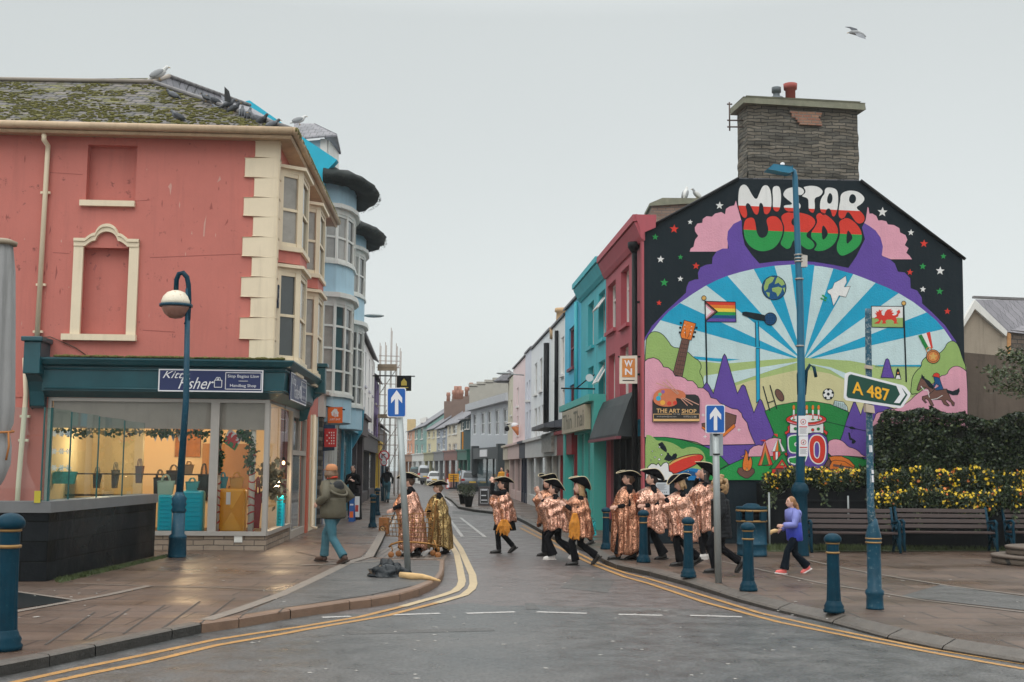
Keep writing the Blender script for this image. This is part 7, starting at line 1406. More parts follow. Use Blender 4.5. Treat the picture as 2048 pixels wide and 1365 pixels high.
for i in range(len(xs) - 1):
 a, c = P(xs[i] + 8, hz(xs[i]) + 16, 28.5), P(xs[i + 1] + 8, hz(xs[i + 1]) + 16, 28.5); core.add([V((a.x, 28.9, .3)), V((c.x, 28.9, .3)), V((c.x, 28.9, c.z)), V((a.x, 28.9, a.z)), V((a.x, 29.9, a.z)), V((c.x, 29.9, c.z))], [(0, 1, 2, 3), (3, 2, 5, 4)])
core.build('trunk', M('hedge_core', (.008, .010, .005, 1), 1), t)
for i in range(30000):
 x = rnd.uniform(1742, 2120); top = hz(x); face = rnd.random() < .78
 if face: y = top + (rnd.random() ** .9) * 150; Y = 28.85 + rnd.gauss(0, .10) + noise.noise(V((x * .035, y * .035, 3))) * .28 - (0 if y > top + 18 else -.0)
 else: y = top + rnd.uniform(-8, 4); Y = rnd.uniform(28.6, 29.6)
 if x < 1762 + 12 * math.sin(y * .06) and rnd.random() < .6: continue
 q = P(x, y, Y); d = V((rnd.gauss(0, 1), rnd.gauss(-.6, .7), rnd.gauss(.1, .8))).normalized(); s_ = rnd.uniform(.035, .07); e_ = d.cross(V((rnd.gauss(0, 1), rnd.gauss(0, 1), rnd.gauss(0, 1)))).normalized() * s_ * .5
 b.add([q - d * s_ * .6, q + e_, q + d * s_, q - e_], [(0, 1, 2, 3)], 2 if rnd.random() < .17 else (1 if rnd.random() < .4 else 0))
b.build('foliage', LG, t)
STW = M('weathered_render', (.13, .10, .078, 1), .9, var=.3, scale=1.2, streak=.9, streakcol=(.035, .028, .022, 1), bump=.3, bscale=10)
b = MB(); Yw = 32; q = [P(1928, 1000, Yw), P(2200, 1000, Yw), P(2200, 722, Yw), P(2048, 716, Yw), P(1926, 705, Yw)]; b.ext(q, (0, .4, 0)); tag(b.build('garden_wall', STW), 'tall stained brown rendered wall between the mural building and the right edge', 'wall')
t = thing('house', 'low stone and render house with a slate roof behind the stained brown wall', 'building', P(1990, 720, 46)); Yh = 46
ga = [P(1925, 900, Yh), P(2014, 900, Yh), P(2014, 665, Yh), P(1950, 607, Yh), P(1925, 650, Yh)]
b = MB(); b.ext(ga, (0, .3, 0)); b.build('gable', M('buff_roughcast', C(168, 155, 138, .9), .9, var=.12, scale=2, streak=.5, streakcol=(.12, .10, .08, 1), bump=.4), t)
b = MB(); b.ext([P(1921, 652, Yh - .2), P(1924, 660, Yh - .2), P(1950, 618, Yh - .2), P(2013, 673, Yh - .2), P(2015, 663, Yh - .2), P(1950, 600, Yh - .2)], (0, .25, 0)); b.build('barge_board', WHITE, t)
b = MB(); b.add([P(2015, 664, Yh - .1), P(2160, 680, Yh + 1), P(2160, 604, Yh + 5), P(1950, 599, Yh + .0)], [(0, 1, 2, 3)]); b.ext([P(1948, 596, Yh), P(2160, 606, Yh + 5), P(2160, 600, Yh + 5), P(1948, 592, Yh)], (0, .2, 0), 1); b.build('roof', [brickmat('house_slate', (.17, .16, .18, 1), (.24, .225, .25, 1), (.06, .06, .07, 1), .5, .3, .012, 'xy', .5, .5, .006), LEAD], t)
b = MB(); b.ext([P(2014, 900, Yh + .05), P(2160, 900, Yh + 1), P(2160, 672, Yh + 1), P(2014, 660, Yh + .05)], (0, .3, 0)); b.build('side_wall', brickmat('house_stone', (.09, .075, .065, 1), (.17, .13, .10, 1), (.06, .055, .05, 1), .4, .17, .02, 'xz', .9, .8, .02, noisecol=.5), t)
b = MB(); b.ext([P(2014.5, 720, Yh - .03), P(2022, 720, Yh - .03), P(2022, 668, Yh - .03), P(2014.5, 664, Yh - .03)], (0, .05, 0)); b.build('brick_quoin', M('yellow_brick', C(190, 140, 90), .8, var=.25, scale=8), t)
t = thing('shrub', 'broadleaf shrub reaching in over the hedge from the right edge', 'shrub', P(2075, 830, 27)); rnd = random.Random(9)
b = MB(); br = [[(2100, 830), (2060, 790), (2020, 775), (1985, 765)], [(2100, 810), (2050, 760), (2015, 748), (1975, 742)], [(2100, 780), (2055, 730), (2030, 715), (2008, 708)], [(2100, 850), (2070, 740), (2045, 710)]]
for p_ in br: b.tube([P(x, y, 27 + .1 * i) for i, (x, y) in enumerate(p_)], [.03, .02, .012, .006][:len(p_)] if len(p_) == 4 else [.03, .02, .01], 5)
b.tube([P(2100, 850, 27), V((P(2100, 850, 27).x, 27, .2))], .05, 6); b.build('trunk', M('shrub_bark', (.06, .045, .035, 1), .9), t)
b = MB()
for p_ in br:
 for _ in range(420):
  k = rnd.randrange(len(p_) - 1); f = rnd.random(); x = p_[k][0] * (1 - f) + p_[k + 1][0] * f + rnd.gauss(0, 8); y = p_[k][1] * (1 - f) + p_[k + 1][1] * f + rnd.gauss(-2, 8); q = P(x, y, 27 + rnd.gauss(0, .2)); d = V((rnd.gauss(-.5, 1), rnd.gauss(0, 1), rnd.gauss(.1, .6))).normalized() * rnd.uniform(.07, .13); e_ = d.cross(V((rnd.gauss(0, 1), rnd.gauss(0, 1), rnd.gauss(0, 1)))).normalized() * .022
  b.add([q, q + d * .5 + e_, q + d, q + d * .5 - e_], [(0, 1, 2, 3)], rnd.choice((0, 1, 1, 2)))
b.build('foliage', [LG[1], M('leaf_olive', (.05, .07, .025, 1), .4, var=.4), LG[2]], t)
# ================================================================ glass screened enclosure and parasol at the left
T1 = G(92, 1163, .12); T2 = G(308, 1112, .12); EP = Plane(T1, (T2 - T1).xy.to_tuple() if hasattr(T2.xy, 'to_tuple') else (T2.x - T1.x, T2.y - T1.y)); EL_ = (V((T2.x, T2.y, 0)) - V((T1.x, T1.y, 0))).length
LP = Plane(T1 + V((-4, -.6, 0)), (4, .6));
t = thing('terrace_enclosure', 'black tiled terrace wall topped with grey coping and clear glass wind screens', 'enclosure', T1)
ht = P(100, 1026, T1.y).z; BT = brickmat('black_wall_tiles', (.006, .008, .010, 1), (.013, .016, .019, 1), (.002, .003, .003, 1), .75, .30, .014, 'xz', .6, .4, .004, noisecol=.6, wet=.2)
BT.node_tree.nodes['Principled BSDF'].inputs['Specular IOR Level'].default_value = .12
b = MB(); b.pbox(EP, 0, EL_, .0, ht, -.35, 0); b.pbox(LP, 0, 4.04, .0, ht - .002, -.35, -.001); b.build('wall', BT, t)
b = MB(); cp = .17; b.pbox(EP, -.03, EL_ + .02, ht, ht + cp, -.38, .03); b.pbox(LP, 0, 4.05, ht, ht + cp - .001, -.38, .03); b.build('coping', M('grey_coping', C(128, 130, 132, .8), .45, var=.1, scale=3, streak=.2), t)
GS = glassmat('screen_glass', (.70, .84, .83, 1), .9, .03)
edges = [85, 157, 212, 262, 303]; us = [max(.0, EP.uz(x, 930)[0]) for x in edges]; zt_ = P(86, 815, T1.y).z; EDGE = M('glass_edge_green', (.02, .10, .10, 1), .2)
for i in range(4):
 u0, u1 = us[i] + .01, us[i + 1] - .01; b = MB(); b.add([EP.pt(u0, ht + cp, -.15), EP.pt(u1, ht + cp, -.15), EP.pt(u1, zt_ - i * .02, -.15), EP.pt(u0, zt_ - i * .02, -.15)], [(0, 1, 2, 3)]); g_ = b.build('glass_panel', GS, t)
 b = MB(); b.pbox(EP, u0 - .012, u0 + .008, ht + cp, zt_ - i * .02, -.16, -.14); b.build('edge', EDGE, g_)
b = MB(); b.add([LP.pt(0, ht + cp, -.15), LP.pt(4.0, ht + cp, -.15), LP.pt(4.0, zt_, -.15), LP.pt(0, zt_, -.15)], [(0, 1, 2, 3)]); g_ = b.build('glass_panel', GS, t)
b = MB(); b.pbox(LP, 3.97, 4.0, ht + cp, zt_, -.18, -.12); b.build('edge', EDGE, g_)
b = MB(); a = LP.uz(75, 1000, .04); b.pbox(LP, a[0] - .05, a[0] + .04, ht + cp - .02, ht + cp + .16, .031, .04); b.build('warning_label', M('label_yellow', C(200, 185, 60), .5), t)
t = thing('parasol', 'large folded grey cafe parasol tied with rope at the left edge', 'parasol', V((P(18, 900, 17).x, 17, .12))); c = P(6, 487, 17); cx = c.x
b = MB(); n = 40; prof = [(.18, 5.0), (.21, 4.6), (.25, 3.9), (.285, 3.2), (.31, 2.7), (.30, 2.42), (.25, 2.3), (.29, 2.1), (.29, 1.85), (.2, 1.62), (.1, 1.48)]; z0 = c.z - 5.0; vs = []; fs = []
for r, z in prof:
 for j in range(n): a = 2 * math.pi * j / n; r = r; k = .80 + .20 * abs(math.sin(a * 4)) * (1 if z < 4.8 else .2) - .1; vs.append((cx + math.cos(a) * r * k, 17 + math.sin(a) * r * k, z + z0 + (.06 * math.sin(a * 4 + 1) if z < 1.6 else 0)))
for i in range(len(prof) - 1):
 for j in range(n): fs.append((i * n + j, i * n + (j + 1) % n, (i + 1) * n + (j + 1) % n, (i + 1) * n + j))
b.add(vs, fs, 0, True); b.build('canopy', M('parasol_canvas', C(165, 165, 165, .8), .8, var=.12, scale=2, streak=.7, streakcol=(.12, .12, .11, 1)), t)
b = MB(); b.lathe((cx, 17, c.z - .03), ((.19, 0), (.2, .05), (.1, .09), (0, .1)), 20); b.build('cap', M('parasol_cap', C(150, 135, 115), .6), t)
b = MB(); b.tube([(cx, 17, .12), (cx, 17, c.z)], .05, 8); b.build('pole', GREY, t)
b = MB(); b.tube([(cx + math.cos(a) * .27, 17 + math.sin(a) * .27, 2.3 + z0 + .02 * math.sin(a)) for a in [2 * math.pi * i / 16 for i in range(17)]], .018, 5); b.tube([(cx + .26, 16.9, 2.3 + z0), (cx + .3, 16.85, 2.1 + z0), (cx + .27, 16.85, 1.9 + z0)], .015, 5); b.build('rope', M('rope', C(170, 110, 60), .9), t)
# ================================================================ boards, pots, box, bag, trolley
def aboard(label, x0, x1, y0, y1, frame, face, draw=None, yb=None):
 p = G((x0 + x1) / 2, y1, .12); Y = p.y; t = thing('pavement_board', label, 'sign board', p, local=False); q = [P(x0, y1, Y), P(x1, y1, Y), P(x1 - 1, y0, Y), P(x0 + 1, y0, Y)]; q = [V((v.x, Y + (0 if i < 2 else .18), max(v.z, .121))) for i, v in enumerate(q)]
 b = MB(); b.ext(q, (0, .03, 0)); q2 = [V((v.x, 2 * (Y + .2) - v.y, v.z)) for v in q]; b.ext(q2, (0, -.03, 0)); b.build('frame', frame, t)
 f = lambda a, c: q[0].lerp(q[1], a).lerp(q[3].lerp(q[2], a), c) + V((0, -.006, 0)); b = MB(); b.poly([f(.14, .1), f(.86, .1), f(.86, .88), f(.14, .88)]); fb = b.build('panel', face[0], t)
 if draw: b = MB(); draw(b, lambda a, c: f(a, c) + V((0, -.004, 0)), (q[1] - q[0]).normalized(), (q[3] - q[0]).normalized(), (q[1] - q[0]).length, (q[3] - q[0]).length); b.build('lettering', face[1:], fb)
def d_menu(b, f, ux_, uz, W_, H_):
 for k, y in enumerate((.78, .5, .26)): b.poly([f(.25, y), f(.75 - .1 * (k % 2), y), f(.75 - .1 * (k % 2), y + .05), f(.25, y + .05)])
 for y0, y1, x0, x1 in ((.12, .86, .16, .19), (.12, .86, .81, .84), (.12, .14, .16, .84), (.84, .86, .16, .84)): b.poly([f(x0, y0), f(x1, y0), f(x1, y1), f(x0, y1)])
aboard('dark chalk board with white writing beside the two potted plants', 956, 981, 973, 1012, M('brown_frame', (.06, .045, .045, 1), .5), [M('chalk_black', (.02, .018, .02, 1), .7), SIGNW], d_menu)
aboard('black framed pavement board with a red and white poster by the takeaway', 706, 721, 987, 1040, BLACK, [SIGNW, M('poster_red', C(190, 60, 50), .6)], lambda b, f, ux_, uz, W_, H_: b.poly([f(.25, .3), f(.7, .3), f(.7, .55), f(.25, .55)]))
aboard('blue ice cream advertising board with an orange panel behind the man', 697, 708, 990, 1044, M('royal_board', C(20, 90, 165), .4), [M('royal_board2', C(20, 90, 165), .4), ORG_, SIGNW], lambda b, f, ux_, uz, W_, H_: (b.poly([f(.15, .15), f(.85, .15), f(.85, .38), f(.15, .38)], 0), b.poly([f(.15, .6), f(.85, .6), f(.85, .66), f(.15, .66)], 1)))
aboard('small red and white board beside the yellow road sign down the street', 892, 900, 957, 978, FRED, [SIGNW])
def potplant(label, x, yb, hp, seed):
 p = G(x, yb, .12); s_ = p.y / FPX; t = thing('potted_plant', label, 'plant', p, 'potted shrubs by the chalk board'); h = hp * .45 * s_; b = MB(); b.lathe(p, ((.14, 0), (.22, h), (.24, h), (.24, h + .04), (.2, h + .04), (.19, h - .03), (0, h - .03)), 12); b.build('pot', BLACK, t)
 rnd = random.Random(seed); b = MB(); c = p + V((0, 0, h + .25))
 for _ in range(700):
  d = V((rnd.gauss(0, 1), rnd.gauss(0, 1), rnd.gauss(0, 1))).normalized() * rnd.random() ** .4; q = c + V((d.x * .30, d.y * .30, d.z * .30)); n_ = (d + V((rnd.gauss(0, .5), rnd.gauss(0, .5), rnd.gauss(0, .5)))).normalized() * .07; e_ = n_.cross(V((rnd.gauss(0, 1), rnd.gauss(0, 1), 1))).normalized() * .018; b.add([q, q + n_ * .5 + e_, q + n_, q + n_ * .5 - e_], [(0, 1, 2, 3)], rnd.choice((0, 1, 2, 2)))
 b.build('foliage', LG, t); b = MB(); b.tube([p + V((0, 0, h - .03)), c], .02, 5); b.build('stem', MATS['shrub_bark'], t)
potplant('bushy shrub in a tall black pot, nearer one left of the chalk board', 937, 1014, 42, 1); potplant('bushy shrub in a tall black pot, farther one partly behind its twin', 926, 1008, 38, 2)
p = G(780, 1144, .13)
t = thing('sandbag', 'black plastic bag slumped on the sign base with a tied cream cloth sack', 'bag', p)
b = MB(); rnd = random.Random(2)
def lump(b, c, rx, ry, rz, seed, n=26):
 vs = []; h = 14
 for i in range(h + 1):
  for j in range(n):
   a = math.pi * i / h; an = 2 * math.pi * j / n; d = V((math.sin(a) * math.cos(an), math.sin(a) * math.sin(an), math.cos(a))); k = 1 + noise.noise(d * 1.7 + V((seed, 0, 0))) * .5 + abs(noise.noise(d * 4 + V((0, seed, 0)))) * -.35
   vs.append(c + V((d.x * rx * k, d.y * ry * k, max(0, d.z * rz * k + rz * .25))))
 b.add(vs, [(i * n + j, (i + 1) * n + j, (i + 1) * n + (j + 1) % n, i * n + (j + 1) % n) for i in range(h) for j in range(n)], 0, True)
lump(b, G(764, 1153, .125), .30, .24, .14, 3); lump(b, G(785, 1150, .125), .26, .2, .15, 8); lump(b, G(772, 1150, .125) + V((0, .05, .06)), .15, .13, .16, 5)
o = b.build('bag', M('black_plastic', (.006, .010, .014, 1), .32, bump=.8, bscale=9, spec=.35), t)
b = MB(); b.tube([G(800, 1150, .18), G(825, 1153, .17), G(845, 1154, .16), G(862, 1157, .15), G(880, 1162, .135)], [.045, .055, .045, .03, .015], 12, flat=.7); b.build('sack', M('cream_canvas', C(205, 170, 120), .8, bump=.8, bscale=12), t)
TG = M('gold_trolley', C(165, 118, 62, .8), .35, metal=.6, var=.15)
pw = [G(784, 1116, .01), G(799, 1119, .01), G(874, 1112, .01), G(862, 1104, .01)]; Yt = G(790, 1117, 0).y
t = thing('shopping_trolley', 'gold painted shopping trolley pushed by the performer in the long copper cape', 'trolley', (P(825, 1100, Yt).x, Yt, 0))
def tr(x, y, dY=0): return P(x, y, Yt + dY)
b = MB()
for dY in (0, .55):
 k = dY * 20
 b.tube([tr(778, 1095, dY), tr(783, 1089, dY), tr(800, 1084, dY), tr(830, 1085, dY), tr(860, 1088, dY), tr(878, 1092, dY)], .022, 6); b.tube([tr(862, 1088, dY), tr(868, 1050, dY), tr(872, 1010, dY), tr(875, 1000, dY)], .022, 6)
 b.tube([tr(868, 1080, dY), tr(873, 1095, dY), tr(877, 1103, dY)], .025, 6)
b.tube([tr(783, 1089, 0), tr(783, 1089, .55)], .02, 6); b.build('frame', TG, t)
b = MB()
for dY in (0, .55):
 for k in range(14): f = k / 13; b.tube([tr(764 + f * 106, 1033 - f * 8, dY), tr(772 + f * 92, 1072 + f * 4, dY)], .006, 4)
 for k in range(6): f = k / 5; b.tube([tr(764 + 8 * f, 1033 + f * 39, dY), tr(870 - 6 * f, 1025 + f * 51, dY)], .008, 4)
for k in range(8): f = k / 7 * .55; b.tube([tr(764, 1033, f), tr(772, 1072, f)], .006, 4); b.tube([tr(772, 1072, f), tr(864, 1076, f)], .006, 4)
b.build('basket', TG, t)
for i, (x, y, dY) in enumerate(((782, 1107, 0), (797, 1110, .3), (876, 1106, 0), (866, 1100, .55))):
 q = tr(x, y, dY); q.z = .075; b = MB(); b.lathe((0, 0, 0), ((.02, -.014), (.06, -.014), (.065, 0), (.06, .014), (.02, .014)), 14); b.v = [(q.x + v[0], q.y + v[2], q.z + v[1]) for v in b.v]; wh = b.build('wheel', M('gold_wheel', C(150, 95, 45), .5), t)
 b = MB(); b.tube([q, q + V((.03, 0, .1)), q + V((.0, 0, .17))], .013, 5); b.build('fork', TG, wh)
b = MB(); b.tube([tr(874, 1002, -.03), tr(874, 1002, .6)], .022, 8); b.build('handle', TG, t)
b = MB(); q0 = G(757, 1071, .0); a = P(757, 1073, q0.y); c = P(777, 1036, q0.y)
t2 = thing('cardboard_box', 'brown cardboard box with a round black emblem standing left of the trolley', 'box', q0)
b.b2(a.x, q0.y, .02, a.x + (c.x - a.x), q0.y + .32, c.z); b.build('carton', M('cardboard', C(160, 105, 60), .8, var=.12), t2, bevel=.006)
b = MB(); cc_ = P(765, 1058, q0.y);
for k, (r, m) in enumerate(((.085, 0), (.06, 1))): b.ext([V((cc_.x + math.cos(x) * r, q0.y - .003 - k * .003, cc_.z + math.sin(x) * r)) for x in [2 * math.pi * i / 16 for i in range(16)]], (0, .002, 0), m)
b.tube([V((cc_.x - .03, q0.y - .01, cc_.z + .03)), V((cc_.x, q0.y - .01, cc_.z - .01)), V((cc_.x + .03, q0.y - .01, cc_.z - .02))], .012, 4, 0); b.build('emblem', [BLACK, M('emblem_buff', C(200, 160, 110), .7)], t2)
p = G(907, 979, .12); Y = p.y; t = thing('diversion_sign', 'yellow temporary road sign on a low black stand beside the parked grey car', 'sign', p); q = [P(897, 964, Y), P(918, 964, Y), P(918, 948, Y), P(897, 948, Y)]
b = MB(); b.ext(q, (0, .04, 0)); bd = b.build('plate', M('road_yellow', C(235, 165, 30), .45), t); b = MB()
for k, y in enumerate((951.5, 955.5, 959.5)): b.ext([P(900, y + 1, Y - .01), P(915 - k, y + 1, Y - .01), P(915 - k, y, Y - .01), P(900, y, Y - .01)], (0, .008, 0))
b.build('lettering', BLACK, bd); b = MB(); b.tube([P(907.5, 978, Y), P(907.5, 950, Y + .05)], .06, 6); b.box((p.x, Y, .2), (.8, .5, .12)); b.build('stand', BLACK, t)
# ================================================================ people
SKIN = M('skin', (.62, .36, .27, 1), .5, var=.06, scale=12); SKIN2 = M('skin_rosy', (.66, .40, .31, 1), .5, var=.06, scale=12)
def sequin(name, c1, c2, dark, size=70):
 m = bpy.data.materials.new(name); MATS[name] = m; m.use_nodes = True; nt, N, L = nodes(m); bs = N['Principled BSDF']
 tc = N.new('ShaderNodeTexCoord'); v = N.new('ShaderNodeTexVoronoi'); v.inputs['Scale'].default_value = size; L.new(tc.outputs['Object'], v.inputs['Vector'])
 g = N.new('ShaderNodeNewGeometry'); a = N.new('ShaderNodeVectorMath'); a.operation = 'SUBTRACT'; a.inputs[1].default_value = (.5, .5, .5); L.new(v.outputs['Color'], a.inputs[0])
 s = N.new('ShaderNodeVectorMath'); s.operation = 'SCALE'; s.inputs['Scale'].default_value = .62; L.new(a.outputs[0], s.inputs[0])
 d = N.new('ShaderNodeVectorMath'); d.operation = 'ADD'; L.new(g.outputs['Normal'], d.inputs[0]); L.new(s.outputs[0], d.inputs[1])
 n = N.new('ShaderNodeVectorMath'); n.operation = 'NORMALIZE'; L.new(d.outputs[0], n.inputs[0]); L.new(n.outputs[0], bs.inputs['Normal'])
 sp = N.new('ShaderNodeSeparateColor'); L.new(v.outputs['Color'], sp.inputs[0])
 mx = N.new('ShaderNodeMix'); mx.data_type = 'RGBA'; mx.inputs[6].default_value = c1; mx.inputs[7].default_value = c2; L.new(sp.outputs[0], mx.inputs[0])
 r = N.new('ShaderNodeMapRange'); r.inputs[1].default_value = .78; r.inputs[2].default_value = .86; L.new(sp.outputs[1], r.inputs[0])
 m2 = N.new('ShaderNodeMix'); m2.data_type = 'RGBA'; L.new(r.outputs[0], m2.inputs[0]); L.new(mx.outputs[2], m2.inputs[6]); m2.inputs[7].default_value = dark
 L.new(m2.outputs[2], bs.inputs['Base Color']); bs.inputs['Metallic'].default_value = .85; bs.inputs['Roughness'].default_value = .28
 return m
SEQ = sequin('copper_sequins', (.52, .25, .16, 1), (.86, .52, .40, 1), (.12, .04, .025, 1)); SEQG = sequin('gold_sequins', (.22, .14, .05, 1), (.62, .45, .2, 1), (.02, .013, .008, 1)); SEQD = sequin('dark_copper_sequins', (.38, .16, .09, 1), (.70, .36, .23, 1), (.10, .035, .02, 1))
BLK = M('black_cloth', (.007, .007, .009, 1), .9, var=.3, scale=9, bump=.3, bscale=25, spec=.1); FELT = M('black_felt', (.006, .006, .008, 1), .95, spec=.08); TRIM = M('cream_trim', C(215, 200, 165), .6)
HB_ = M('hair_brown', (.07, .035, .018, 1), .5, var=.4, scale=20); HK = M('hair_dark', (.018, .010, .008, 1), .45, var=.3, scale=20); HBL = M('hair_blond', (.33, .20, .09, 1), .5, var=.4, scale=20); HG = M('hair_ginger', (.30, .14, .055, 1), .5, var=.4, scale=20); HGY = M('hair_greying', (.16, .09, .05, 1), .6, var=.4, scale=20)
SHB = M('black_leather_shoe', (.012, .010, .009, 1), .4); SHW = M('white_shoe', C(225, 220, 215), .5); EYE = M('eye_dark', (.015, .01, .008, 1), .3); LIP = M('lips', (.38, .10, .09, 1), .5)
def ik(a, c, l1, l2, hint):
 d = c - a; L_ = min(d.length, (l1 + l2) * .999); dn = d.normalized(); x = (l1 * l1 - l2 * l2 + L_ * L_) / (2 * L_); h = math.sqrt(max(0, l1 * l1 - x * x)); hv = (hint - dn * hint.dot(dn)).normalized(); return a + dn * x + hv * h, a + dn * L_
def hand(b, w_, d, up, k=1.0, curl=.5):
 d = d.normalized(); s = d.cross(up).normalized(); u = s.cross(d)
 pc = w_ + d * .045 * k; M3 = Matrix((d, s, u)).transposed(); b.ell(pc, (.052 * k, .040 * k, .019 * k), 10, rot=M3)
 for i, (o, L_) in enumerate(((-.030, .062), (-.010, .072), (.010, .068), (.029, .052))):
  p0 = pc + d * .03 * k + s * o * k; p1 = p0 + (d - u * curl * .4).normalized() * L_ * .5 * k; p2 = p1 + (d * (1 - curl * .5) - u * curl).normalized() * L_ * .5 * k; b.tube([p0, p1, p2], [.0098 * k, .009 * k, .0075 * k], 7)
 p0 = w_ + d * .02 * k - s * .028 * k; b.tube([p0, p0 + (d * .6 - s * .8).normalized() * .035 * k, p0 + (d * 1.0 - s * .5).normalized() * .065 * k], [.012 * k, .0105 * k, .008 * k], 7)
def person(px, py, z, hpx, label, yaw=180, group=None, lean=4, hands=((.32, .12, 1.0), (.3, -.12, 1.0)), feet=((.25, .0, 0), (-.25, .12, 35)), head=(0, 0), hair=None, hat=True, cape=None, capem=None, top=BLK, trous=BLK, flare=.09, shoes=SHB, skin=SKIN, H=None, sleeves=True, hatM=True, handcurl=.5, extra=None, female=True, hatpx=.0, skirt=None, pos=None):
 p = pos or G(px, py, z); Hh = H or hpx / FPX * p.y
 t = thing('person', label, 'person', p, group, R(yaw), local=True); k = (Hh - (.07 if hat else 0)) / 1.70
 rl = R(lean); hip = V((0, 0, .90));
 zmin = min(f[1] for f in feet); hip.z = .885 - max(0, max(abs(f[0]) for f in feet) - .15) * .28
 ax = V((math.sin(rl), 0, math.cos(rl)))
 chest = hip + ax * .34; sh_ = hip + ax * .50; neck = hip + ax * .56; hc = neck + V((math.sin(rl) * .10 + .02, 0, .135))
 HR = Matrix.Rotation(R(head[0]), 3, 'Z') @ Matrix.Rotation(R(-head[1]), 3, 'Y')
 S = lambda v: V(v) * k
 b = MB()
 wd = .88 if female else 1.0
 b.tube([S(hip + V((0, 0, -.08))), S(hip), S(hip + ax * .14), S(chest), S(sh_ - ax * .02), S(sh_ + ax * .04)], [.13 * k, .155 * k, .125 * k * wd, .16 * k * wd, .15 * k * wd, .06 * k], 14, flat=.68, up=(0, 1, 0))
 b.tube([S(sh_ - V((0, 0, .02))), S(neck + ax * .06)], [.062 * k, .05 * k], 10)
 H3 = lambda q: S(hc + HR @ V(q))
 b.ell(S(hc), (.098 * k, .077 * k, .118 * k), 18, rot=HR); b.ell(H3((.035, 0, -.065)), (.055 * k, .052 * k, .05 * k), 12, rot=HR)
 b.tube([H3((.09, 0, .01)), H3((.106, 0, -.015)), H3((.115, 0, -.033)), H3((.088, 0, -.04))], [.010 * k, .013 * k, .015 * k, .010 * k], 8)
 for s in (-1, 1): b.ell(H3((-.005, s * .078, -.01)), (.018 * k, .009 * k, .03 * k), 8, rot=HR); b.ell(H3((.072, s * .035, .022)), (.022 * k, .026 * k, .012 * k), 8, rot=HR)
 b.ell(H3((.088, 0, -.066)), (.014 * k, .024 * k, .009 * k), 8, rot=HR)
 wr = []; lg = []; sl = MB(); tr = MB(); hd = []
 for s, hp in ((1, hands[0]), (-1, hands[1])):
  a = sh_ + V((0, s * .165 * wd, -.02)); tgt = V(hp); el, wv = ik(a, tgt, .29, .255, V((-.45, s * (.12 if cape else .6), -1)))
  b.tube([S(a + V((0, -s * .05, 0))), S(a), S(a.lerp(el, .5)), S(el), S(el.lerp(wv, .4)), S(wv)], [.05 * k, .052 * k, .043 * k, .036 * k, .036 * k, .025 * k], 10)
  d = (wv - el).normalized(); hand(b, S(wv), d, V((0, s, .3)) if abs(d.y) < .9 else V((1, 0, 0)), k, handcurl); hd.append((el, wv, d))
  if sleeves: sl.tube([S(a + V((0, -s * .06, .01))), S(a), S(a.lerp(el, .5)), S(el), S(el.lerp(wv, .5)), S(el.lerp(wv, .93))], [.062 * k, .066 * k, .058 * k, .052 * k, .048 * k, .04 * k], 12)
 for s, (fx, fz, pit) in ((1, feet[0]), (-1, feet[1])):
  a = hip + V((0, s * .085, -.03)); an = V((fx, s * .085, .085 + fz)); kn, an = ik(a, an, .396, .396, V((1, 0, .1)))
  b.tube([S(a), S(a.lerp(kn, .5)), S(kn), S(kn.lerp(an, .35)), S(an)], [.085 * k, .07 * k, .052 * k, .05 * k, .033 * k], 10)
  fd = V((math.cos(R(pit)), 0, -math.sin(R(pit)))); fu = V((math.sin(R(pit)), 0, math.cos(R(pit))))
  b.tube([S(an - fd * .03), S(an + fd * .05 - fu * .04), S(an + fd * .14 - fu * .055)], [.035 * k, .034 * k, .025 * k], 8); lg.append((s, a, kn, an, fd, fu))
  w0 = .105; nn = 14
  tr.tube([S(a + V((0, 0, .12))), S(a), S(a.lerp(kn, .5)), S(kn), S(kn.lerp(an, .5)), S(an.lerp(kn, .02))], [.10 * k, .112 * k, .092 * k, .072 * k, (.06 + (flare - .06) * .5) * k, flare * k], nn)
 body = b.build('body', skin, t, remesh=.0095)
 f = MB()
 for s in (-1, 1): f.ell(H3((.087, s * .033, .014)), (.011 * k, .014 * k, .007 * k), 8, rot=HR)
 f.build('eyes', EYE, t)
 f = MB(); f.ell(H3((.0935, 0, -.066)), (.010 * k, .022 * k, .006 * k), 8, rot=HR); f.build('mouth', LIP, t)
 f = MB()
 for s in (-1, 1): f.tube([H3((.088, s * .016, .034)), H3((.089, s * .034, .040)), H3((.078, s * .052, .034))], .0045 * k, 5)
 f.build('eyebrows', hair[0] if hair else HGY, t)
 if trous: tr.tube([S(hip + V((0, 0, .1))), S(hip + V((0, 0, -.05))), S(hip + V((0, 0, -.12)))], [.135 * k, .17 * k, .12 * k], 14, flat=.72, up=(0, 1, 0)); tr.build('trousers', trous, t, remesh=.016)
 if skirt:
  m = MB(); vs = []; n = 28
  for z_, r_ in ((hip.z + .08, .15), (hip.z - .1, .19), (skirt, .24)):
   for j in range(n): a = 2 * math.pi * j / n; q = r_ * (1 + .08 * math.sin(a * 6)); vs.append(S((math.cos(a) * q * 1.05, math.sin(a) * q * .85, z_)))
  m.add(vs, [(i * n + j, i * n + (j + 1) % n, (i + 1) * n + (j + 1) % n, (i + 1) * n + j) for i in range(2) for j in range(n)], 0, True); m.build('skirt', BLK, t, solid=.01)
